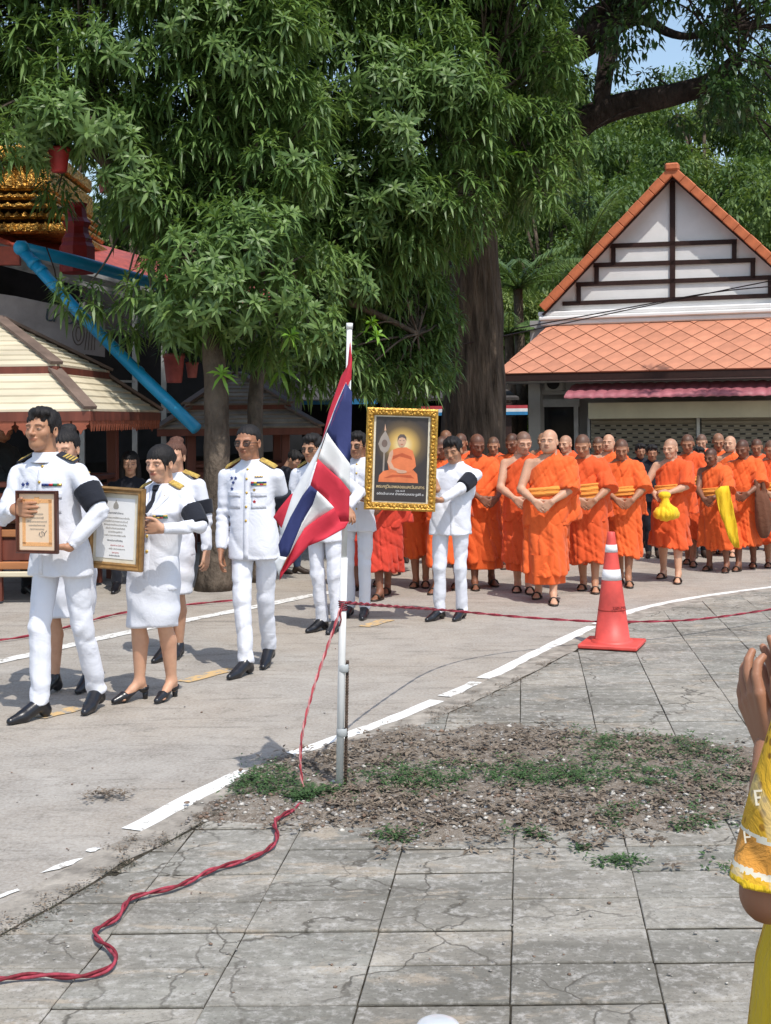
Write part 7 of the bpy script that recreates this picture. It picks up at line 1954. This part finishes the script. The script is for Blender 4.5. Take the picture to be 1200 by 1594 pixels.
def framed(name, label, cat, c, w_, h_, yaw, roll, rail, mats, tilt=0.0, depth=.03):
    o = empty(name, c, 0, label, cat); o.rotation_euler = (R(tilt), R(roll), R(yaw)); 
    k = 0
    for (sx, sz) in ((-1, 0), (1, 0), (0, -1), (0, 1)):
        prof = [(0, 0), (0, depth * .7), (rail * .25, depth), (rail * .55, depth * .72), (rail * .8, depth * .85), (rail, depth * .35), (rail, 0)]
        V = []; n = len(prof)
        for e in (-1, 1):
            for (r_, y_) in prof:
                if sx: x = sx * (w_ / 2 - r_); z = e * (h_ / 2 - r_)
                else: z = sz * (h_ / 2 - r_); x = e * (w_ / 2 - r_)
                V.append((x, -y_, z))
        fl = (sx == 1 or sz == -1)
        Fc = [(i, i + n, i + 1 + n, i + 1) for i in range(n - 1)] + [(n - 1, 2 * n - 1, n, 0)]
        if fl: Fc = [f[::-1] for f in Fc]
        mesh_np('rail', V, Fc, mats[0], o)
    MB().box((0, .004, 0), (w_ - .004, .010, h_ - .004)).build('backing', M_BROWNW, o)
    return o
def sheet(name, w_, h_, y, mat, parent, c=(0, 0)):
    return MB().box((c[0], y, c[1]), (w_, .002, h_)).build(name, mat, parent)
def lines(parent, body, size, mat, x, z, y, spacing=1.0, al='CENTER', name='printed_text', ext=.0004):
    return text_obj(name, body, size, mat, parent, (x, y, z), (R(90), 0, 0), ext, al, spacing)
# --- small certificate
f1 = framed('framed_certificate', 'small brown framed peach certificate held by the leading man', 'certificate', P(58.5, 812.5, man1.d0 - .27), .268, .352, -18, 0, .019, (M_BROWNW,), depth=.022)
sh_ = sheet('certificate_paper', .232, .316, -.004, M_PEACH, f1)
for (cx_, cz_, a_, b_) in ((0, .118, .19, .022), (0, -.125, .19, .022), (-.085, 0, .020, .25), (.085, 0, .020, .25)):
    MB().box((cx_, -.0056, cz_), (a_, .0012, b_)).build('printed_border', M_PEACHB, sh_)
em = MB(); em.prism([(.022 * math.cos(t) * (1 + .25 * math.cos(6 * t)), .018 * math.sin(t) * (1 + .25 * math.cos(6 * t)) + .122) for t in np.linspace(0, 2 * math.pi, 25)[:-1]], .0012, (0, -.0072, 0)); em.build('printed_emblem', M_PEACHB, sh_)
lines(sh_, 'ประกาศ', .015, M_INKL, 0, .082, -.0066)
for j, t_ in enumerate(('ขอประกาศแต่งตั้ง', 'ให้ไว้เพื่อแสดงว่าผู้นี้', 'เป็นผู้ประกอบคุณงามความดี', 'ขอจงเจริญด้วยความสุข', 'ตลอดกาลนานเทอญ')): lines(sh_, t_, .0115, M_INKL, 0, .045 - j * .021, -.0066)
sg_ = MB(); pts = [(.01 + .05 * t + .006 * math.sin(t * 22), -.0066, -.072 + .014 * math.sin(t * 15) + .012 * t) for t in np.linspace(0, 1, 30)]; sg_.tube(pts, .0011, 4); sg_.build('signature', M_INK, sh_)
# --- large document
f2 = framed('framed_document', 'large bronze framed white document with grey print carried by the two women', 'document', P(181, 822, womanc.d0 - .37), .375, .480, -20, 3.0, .040, (M_GILT2,), depth=.035)
sheet('cream_mount', .305, .410, -.006, M_CREAM, f2); pp = sheet('document_paper', .252, .352, -.009, M_PAPER, f2)
em = MB(); em.prism([(0, .185), (.006, .17), (.016, .155), (.018, .138), (.010, .13), (-.010, .13), (-.018, .138), (-.016, .155), (-.006, .17)], .001, (0, -.0108, -.018)); em.build('printed_emblem', M_INKL, pp)
lines(pp, 'ประกาศสำนักงาน', .015, M_INK, 0, .088, -.0108)
for j, t_ in enumerate(('ด้วยคณะกรรมการได้พิจารณาแล้วเห็น', 'สมควรให้ดำเนินการตามระเบียบนี้', 'จึงขอประกาศให้ทราบโดยทั่วกัน', 'เพื่อเป็นเกียรติและศักดิ์ศรี', 'แก่วงศ์ตระกูลสืบไป', 'ขออำนาจคุณพระศรีรัตนตรัย')): lines(pp, t_, .0128, M_INKL, .0, .060 - j * .0205, -.0108)
lines(pp, 'จงดลบันดาลให้เจริญ', .0128, M_INK, 0, -.072, -.0108)
for j, t_ in enumerate(('ประกาศ ณ วันที่ ๑๒', 'ลงชื่อ ประธานกรรมการ')): lines(pp, t_, .0118, M_STAMP if j == 0 else M_INKL, .015, -.100 - j * .02, -.0108)
lines(pp, 'เลขานุการ', .0118, M_STAMP, .005, -.142, -.0108); lines(pp, 'สำนักงานจังหวัด', .011, M_INK, 0, -.160, -.0108)
# --- portrait
PDp = man8.d0 - .36; pc = P(624.5, 715, PDp); Lx = 2000 / PDp
f3 = framed('framed_portrait', 'gold framed portrait of a seated monk in orange held up between two bearers', 'portrait', pc, 111 / Lx, 159 / Lx, -4, 2.4, .062, (M_GILT,), depth=.045)
W3, H3 = 111 / Lx, 159 / Lx
cv = MB()
for (sx, sz) in ((-1, 0), (1, 0), (0, -1), (0, 1)):
    L_ = H3 if sx else W3; n = int(L_ / .030)
    for j in range(n + 1):
        t = -.5 + j / n; r_ = .034 + .006 * (j % 2); x = sx * (W3 / 2 - r_) if sx else t * (W3 - .05); z = sz * (H3 / 2 - r_) if sz else t * (H3 - .05)
        rr = .012 + .004 * (j % 3); V = []; 
        cv.lathe([(.0005, rr * .7), (rr * .7, rr * .45), (rr, 0)], (0, 0, 0), 6); m_ = 18
        for q in range(len(cv.v) - m_, len(cv.v)): vx, vy, vz = cv.v[q]; cv.v[q] = (x + vx, -.036 - vz, z + vy)
cv.build('gilt_carving', M_GILT, f3, False)
sheet('white_inner_frame', (W3 - .11), (H3 - .11), -.010, M_CREAM, f3)
def portrait_mat():
    m, nt, b = newmat('portrait_print', .35, .5); tc = nt.nodes.new('ShaderNodeTexCoord'); mp = nt.nodes.new('ShaderNodeMapping')
    mp.inputs['Location'].default_value = (-.02, 0, -.13); mp.inputs['Scale'].default_value = (1.0, 0, 1.0)
    g = nt.nodes.new('ShaderNodeTexGradient'); g.gradient_type = 'SPHERICAL'
    mp.inputs['Scale'].default_value = (4.6, 0, 4.6); mp.inputs['Location'].default_value = (-.05, 0, -.55)
    nt.links.new(tc.outputs['Object'], mp.inputs[0]); nt.links.new(mp.outputs[0], g.inputs[0])
    nt.links.new(ramp(nt, g.outputs['Fac'], [(0, (.045, .038, .038)), (.30, (.13, .09, .05)), (.62, (.62, .40, .12)), (.9, (.80, .68, .40))]), b.inputs['Base Color']); return m
M_PRINT = portrait_mat()
pr = sheet('portrait_print', .425, .688, -.014, M_PRINT, f3)
def pm(n, c): return pmat(n, c, .4, .4, var=.1, nscale=12)
MP_O, MP_O2, MP_S, MP_SH, MP_GR, MP_G2 = pm('print_orange', (.72, .20, .08)), pm('print_dark_orange', (.48, .10, .04)), pm('print_skin', (.62, .38, .26)), pm('print_hair', (.12, .09, .08)), pm('print_grey', (.34, .29, .25)), pm('print_brown', (.17, .12, .10))
def blobp(nm, pts, mat, y):
    m = MB(); m.prism([((x - 624.5) / Lx, -(z - 712) / Lx) for x, z in pts], .0008, (0, y, 0)); return m.build(nm, mat, pr)
def ov(cx, cz, rx, rz, n=18, s=1): return [(cx + rx * math.cos(t), cz - rz * math.sin(t)) for t in np.linspace(0, 2 * math.pi, n + 1)[:-1]]
blobp('printed_staff', [(596.5, 703), (599, 703), (598.5, 740), (596, 740)], MP_GR, -.0158)
blobp('printed_fan', [(598.5, 668), (604, 678), (608, 689), (604, 699), (598, 704), (592, 699), (588, 689), (592, 678)], MP_GR, -.0160)
blobp('printed_fan_heart', ov(598, 688, 4.5, 6), MP_G2, -.0166); blobp('printed_fan_tip', [(598, 657), (600, 668), (597, 668)], MP_S, -.0160)
blobp('printed_legs', [(590, 748), (591, 738), (597, 731), (610, 728), (630, 731), (644, 728), (650, 734), (652, 748)], MP_O, -.0162)
blobp('printed_leg_shade', [(598, 742), (612, 736), (640, 736), (646, 741), (622, 739)], MP_O2, -.0170)
blobp('printed_robe', [(606, 730), (604, 720), (608, 705), (612, 697), (620, 694), (632, 693), (642, 698), (646, 710), (648, 722), (640, 731), (622, 734)], MP_O, -.0174)
blobp('printed_robe_fold', [(612, 707), (626, 702), (640, 707), (642, 712), (622, 707), (611, 713)], MP_O2, -.0182)
blobp('printed_arm', [(606, 702), (611, 697), (612, 704), (609, 716), (614, 725), (626, 729), (624, 732), (608, 727), (603, 717)], MP_S, -.0186)
blobp('printed_head', ov(625, 683, 6.6, 9.5), MP_S, -.0186); blobp('printed_hair', [(618.3, 684), (618.5, 677), (622, 673), (628, 673), (631.5, 677), (631.8, 683), (629.5, 679), (625, 677.5), (620.5, 679)], MP_SH, -.0192)
blobp('printed_eye', [(621, 682.4), (623.6, 682.4), (623.6, 683.2), (621, 683.2)], MP_SH, -.0194); blobp('printed_eye', [(626.4, 682.4), (629, 682.4), (629, 683.2), (626.4, 683.2)], MP_SH, -.0194); blobp('printed_mouth', [(622.5, 688.3), (627.5, 688.3), (625, 689.6)], MP_O2, -.0194)
blobp('printed_hands', ov(626, 731, 8, 2.6), MP_S, -.0192)
M_GPR = pmat('print_gold', (.72, .55, .30), .4); 
lines(pr, 'พระครูวิมลพลอยแสงวันทสาร', .036, M_GPR, .0, -.225, -.0165, .95, ext=.0008); lines(pr, 'อายุ ๙๓ ปี', .020, M_PAPER, 0, -.258, -.0165); lines(pr, 'อดีตเจ้าอาวาส ป่าเขาสวนหลวง รูปที่ ๓', .026, M_PAPER, 0, -.284, -.0165, ext=.0006)

# --- cloth bundle, hanging yellow cloth, shoulder bag
def worldsdf(name, f, lo, hi, h, mat, label=None, cat=None, parent=None, origin=None):
    V, Q = surf(f, lo, hi, h); o_ = np.array(origin if origin is not None else (lo + hi) / 2); o = mesh_np(name, V - o_, Q, mat, parent, True); o.location = o_
    return tag(o, label, cat)
m9 = mk['m9']; c0 = np.array(P(1036, 790, m9.d0 - .32)[:])
def fb(q):
    p = q - c0; a = np.arctan2(p[:, 1], p[:, 0]); zz_ = p[:, 2]
    r = ell(q, c0 + v3(.01, 0, -.06), (.135, .09, .078)) ; r = smin(r, cap(q, c0 + v3(0, 0, .02), c0 + v3(-.005, 0, .10), .05, .028), .05); r = smin(r, ell(q, c0 + v3(-.01, 0, .125), (.062, .04, .035)), .015)
    return r + .016 * ridge(p, (1, 0, 0), (0, 0, 1), (0, 1, 0), 26, 5, 2.0, 1.3) * np.clip((.10 - zz_) * 8, .2, 1) - .006
worldsdf('cloth_bundle', fb, c0 - v3(.22, .16, .19), c0 + v3(.22, .16, .20), .010, M_YELLOW, 'gathered yellow cloth bundle held by the older smiling monk', 'bundle')
m10 = mk['m10']; D10 = m10.d0 - .33
def ribbon_cloth(name, outl, dd, mat, label, cat, thick=.012, amp=.012, fr=55):
    o_ = P(sum(p[0] for p in outl) / len(outl), sum(p[1] for p in outl) / len(outl), dd)
    bm = bmesh.new(); vs3 = [bm.verts.new(P(x, y, dd) - o_) for x, y in outl]; f = bm.faces.new(vs3)
    bmesh.ops.triangulate(bm, faces=[f]); bmesh.ops.subdivide_edges(bm, edges=bm.edges[:], cuts=4, use_grid_fill=True)
    for v in bm.verts: v.co.y += amp * math.sin(v.co.x * fr + v.co.z * 9) + amp * .6 * math.sin(v.co.x * fr * 1.9 - v.co.z * 14)
    bmesh.ops.recalc_face_normals(bm, faces=bm.faces); r_ = bmesh.ops.extrude_face_region(bm, geom=bm.faces[:]); bmesh.ops.translate(bm, verts=[g for g in r_['geom'] if isinstance(g, bmesh.types.BMVert)], vec=(0, thick, 0))
    me = bpy.data.meshes.new(name); bm.to_mesh(me); bm.free(); me.materials.append(mat); me.polygons.foreach_set('use_smooth', [True] * len(me.polygons))
    return tag(link(bpy.data.objects.new(name, me)), label, cat), o_
o, o_ = ribbon_cloth('yellow_cloth', [(1113, 764), (1122, 757), (1134, 756), (1138, 775), (1143, 800), (1148, 825), (1151, 853), (1143, 852), (1134, 838), (1127, 815), (1121, 800), (1116, 778)], D10, M_YELLOW, 'bright yellow cloth hanging from the hands of the dark skinned monk', 'cloth'); o.location = o_
D11 = mk['m11'].d0 - .25
def fbag(q):
    c = np.array(P(1189, 800, D11)[:]); p = q - c
    r = ell(q, c + v3(0, 0, -.03), (.10, .07, .24)); r = smin(r, cap(q, c + v3(-.045, 0, .05), c + v3(-.075, .05, .36), .035, .02), .04); r = smin(r, cap(q, c + v3(.02, 0, .1), c + v3(.0, .05, .36), .03, .02), .04)
    return r + .008 * (np.abs(np.sin(p[:, 0] * 45 + p[:, 2] * 6)) - .5)
cb = np.array(P(1189, 800, D11)[:])
worldsdf('shoulder_bag', fbag, cb - v3(.18, .14, .32), cb + v3(.18, .14, .42), .013, cloth_mat('brown_cloth', (.14, .055, .03), .85, .5, 8), 'brown cloth shoulder bag hanging at the right picture edge beside the tall monk', 'bag')

# --- spectator in yellow at the right edge
sp = empty('person', (.80, 2.12, 0), 0, 'spectator in patterned yellow batik dress with raised praying hands at the right edge', 'person')
O_ = v3(.80, 2.12, 0)
def PP(px, py, d): return np.array(P(px, py, d)[:]) - O_
shd = PP(1262, 1085, 2.02); elb = PP(1196, 1392, 2.02); wri = PP(1199, 1163, 2.22); tip = PP(1142, 1012, 2.27)
shr = v3(.20, .10, 1.25); elr = v3(.05, .34, .98); wrr = wri + v3(.045, .030, .012)
fw = unit(tip - wri); pn = unit(v3(1, .30, .25))
HB1 = hand_bones(wri, fw, pn, 1, .16, .05, .15, 1.0, curls=[.32, .25, .28, .35]); HB2 = hand_bones(wrr, unit(fw + v3(.16, 0, .05)), -pn, -1, .12, .05, .15, 1.0, curls=[.10, .06, .10, .16])
hcs = v3(.10, .03, 1.40); HRs = rotz(R(-140))
yw = rotz(R(-140))
Vp = []
def sbody(q):
    r = chain(q, [shd, elb], [.046, .043]); r = smin(r, chain(q, [elb, seg_pt(elb, wri, .35), wri], [.043, .041, .028], .01), .01)
    r = smin(r, chain(q, [shr, elr, wrr], [.05, .042, .028], 0), .01)
    ql = q @ yw
    cl = v3(.03, .0, 0) @ yw
    r = smin(r, loft(ql, [(.9, cl[0], cl[1], .15, .11), (1.2, cl[0], cl[1], .16, .11), (1.27, cl[0], cl[1], .10, .07)], 2.2), .04)
    r = smin(r, cap(q, v3(.05, .01, 1.22), hcs + v3(0, 0, -.05), .055, .052), .03); return r
V_, Q_ = surf(sbody, v3(-.3, -.25, .75), v3(.42, .5, 1.4), .010); Vp.append((V_, Q_, None))
hsf = head_sdf_factory(hcs, HRs, .95); V_, Q_ = surf(hsf, hcs - .16, hcs + .16, .009); Vp.append((V_, Q_, head_tint(V_, hcs, HRs, .95, 0)))
for Bn in (HB1, HB2):
    a_, b_2 = hand_box(Bn); V_, Q_ = surf(lambda q: hand_sdf(q, Bn), a_, b_2, .0036); Vp.append((V_, Q_, None))
for sg, an_, kn_ in ((-1, v3(-.02, -.08, .08), 0), (1, v3(.12, .06, .08), 0)):
    V_, Q_ = surf(lambda q: chain(q, [an_ + v3(0, 0, .5), an_ + v3(0, 0, .28), an_, an_ + v3(-.08, .09, -.055)], [.07, .055, .036, .026]), an_ - .2, an_ + v3(.2, .2, .6), .014); Vp.append((V_, Q_, None))
body_obj('body', Vp, sp, 'tan')
hfn = hair_sdf_factory(hcs, HRs, .95, 'long'); V_, Q_ = surf(hfn, hcs - .25, hcs + .2, .010); mesh_np('hair', V_, Q_, M_HAIR, sp, True)
def batik():
    m, nt, b = newmat('yellow_batik', .75, .3); v = coords(nt)
    vo = nt.nodes.new('ShaderNodeTexVoronoi'); vo.inputs['Scale'].default_value = 48; vo.inputs['Randomness'].default_value = .25; nt.links.new(v, vo.inputs['Vector'])
    vb = nt.nodes.new('ShaderNodeTexVoronoi'); vb.inputs['Scale'].default_value = 13; nt.links.new(v, vb.inputs['Vector'])
    c = mix(nt, ramp(nt, vo.outputs['Distance'], [(.26, 1), (.36, 0)]), (.74, .42, .03), (.34, .16, .015))
    c = mix(nt, ramp(nt, vb.outputs['Distance'], [(.20, .8), (.27, 0)]), c, (.74, .62, .38))
    # border band near the cuff
    wv = nt.nodes.new('ShaderNodeTexWave'); wv.inputs['Scale'].default_value = 5; wv.inputs['Distortion'].default_value = 4; wv.inputs['Detail'].default_value = 2; nt.links.new(v, wv.inputs['Vector'])
    c = mix(nt, ramp(nt, wv.outputs['Fac'], [(.80, 0), (.92, .45)]), c, (.80, .68, .40))
    c = mix(nt, ramp(nt, noise(nt, v, 6, 4), [(.5, 0), (.68, .5)]), c, (.60, .30, .03))
    nt.links.new(c, b.inputs['Base Color']); bump(nt, b, noise(nt, v, 14, 4, .6, 1.0), .4, .02); return m
M_BATIK = batik()
M_BORD = cloth_mat('orange_batik_border', (.68, .30, .05), .75, .4, 20, .1, .3)
ua = unit(elb - shd)
cuff = seg_pt(shd, elb, .955)
def sslv(q):
    un = unit(ua + v3(-.25, 0, .0))
    r = cap(q, shd + v3(.02, 0, .0), cuff + v3(.0, 0, 0), .066, .072)
    r = np.maximum(r, (q - cuff) @ ua - .0)
    t = (q - shd) @ ua
    r = r + .010 * ridge(q - cuff, (1, 0, 0), ua, (0, 1, 0), 14, 4, 1.0, 1.5) - .002
    ql = q @ yw; cl = v3(.03, .0, 0) @ yw
    tr = loft(ql, [(.30, cl[0], cl[1] + .0, .30, .25), (.80, cl[0], cl[1], .235, .20), (1.0, cl[0], cl[1], .175, .15), (1.15, cl[0], cl[1], .18, .14), (1.24, cl[0], cl[1], .16, .10), (1.30, cl[0], cl[1], .09, .075)], 2.2, lambda th, z: .03 * np.sin(th * 8 + z * 3) * np.clip(1.1 - z, 0, 1))
    r = smin(r, tr, .03); r = smin(r, cap(q, shr, seg_pt(shr, elr, .8), .065, .085), .03)
    return r
V_, Q_ = surf(sslv, v3(-.40, -.42, .28), v3(.48, .5, 1.36), .0055)
ctr_ = V_[Q_].mean(1); t_ = (ctr_ - cuff) @ ua; near_ = (np.linalg.norm(ctr_ - cuff - t_[:, None] * ua, axis=1) < .115) & (ctr_[:, 0] < cuff[0] + .07)
mi_ = np.zeros(len(Q_), int); mi_[near_ & (t_ > -.012)] = 1; mi_[near_ & (t_ > -.075) & (t_ < -.030)] = 2; mi_[near_ & (t_ > -.083) & (t_ < -.075)] = 3; mi_[near_ & (t_ > -.030) & (t_ < -.022)] = 3
mesh_np('dress', V_, Q_, [M_BATIK, M_YELLOW, M_BORD, M_CREAM], sp, True, mi=mi_)
def hit(px, py):
    o = np.array([0, 0, CAM_H]) - O_; d = unit(np.array(P(px, py, 1.0)[:]) - np.array([0, 0, CAM_H])); t = 1.6
    for _ in range(60): t += float(sslv((o + d * t)[None])[0]) * .8
    return o + d * (t - .002)
for ch, px_, py_, sz_ in (('E', 1181, 1243, .034), ('H', 1166, 1304, .026)):
    text_obj('printed_letter', ch, sz_, M_CREAM, sp, tuple(hit(px_, py_)), (R(82), R(-8), R(-20)), .0006)
# ================================================================ FINISH: lettering becomes plain meshes
dg = bpy.context.evaluated_depsgraph_get()
bpy.context.view_layer.update()
for o in [o for o in scene.objects if o.type == 'FONT']:
    me = bpy.data.meshes.new_from_object(o.evaluated_get(dg)); n = bpy.data.objects.new('tmp', me)
    n.matrix_basis = o.matrix_basis.copy(); par = o.parent; nm = o.name.split('.')[0]
    props = {k: o[k] for k in o.keys()}
    bpy.data.objects.remove(o); n.name = nm; link(n, par)
    for k, v in props.items(): n[k] = v
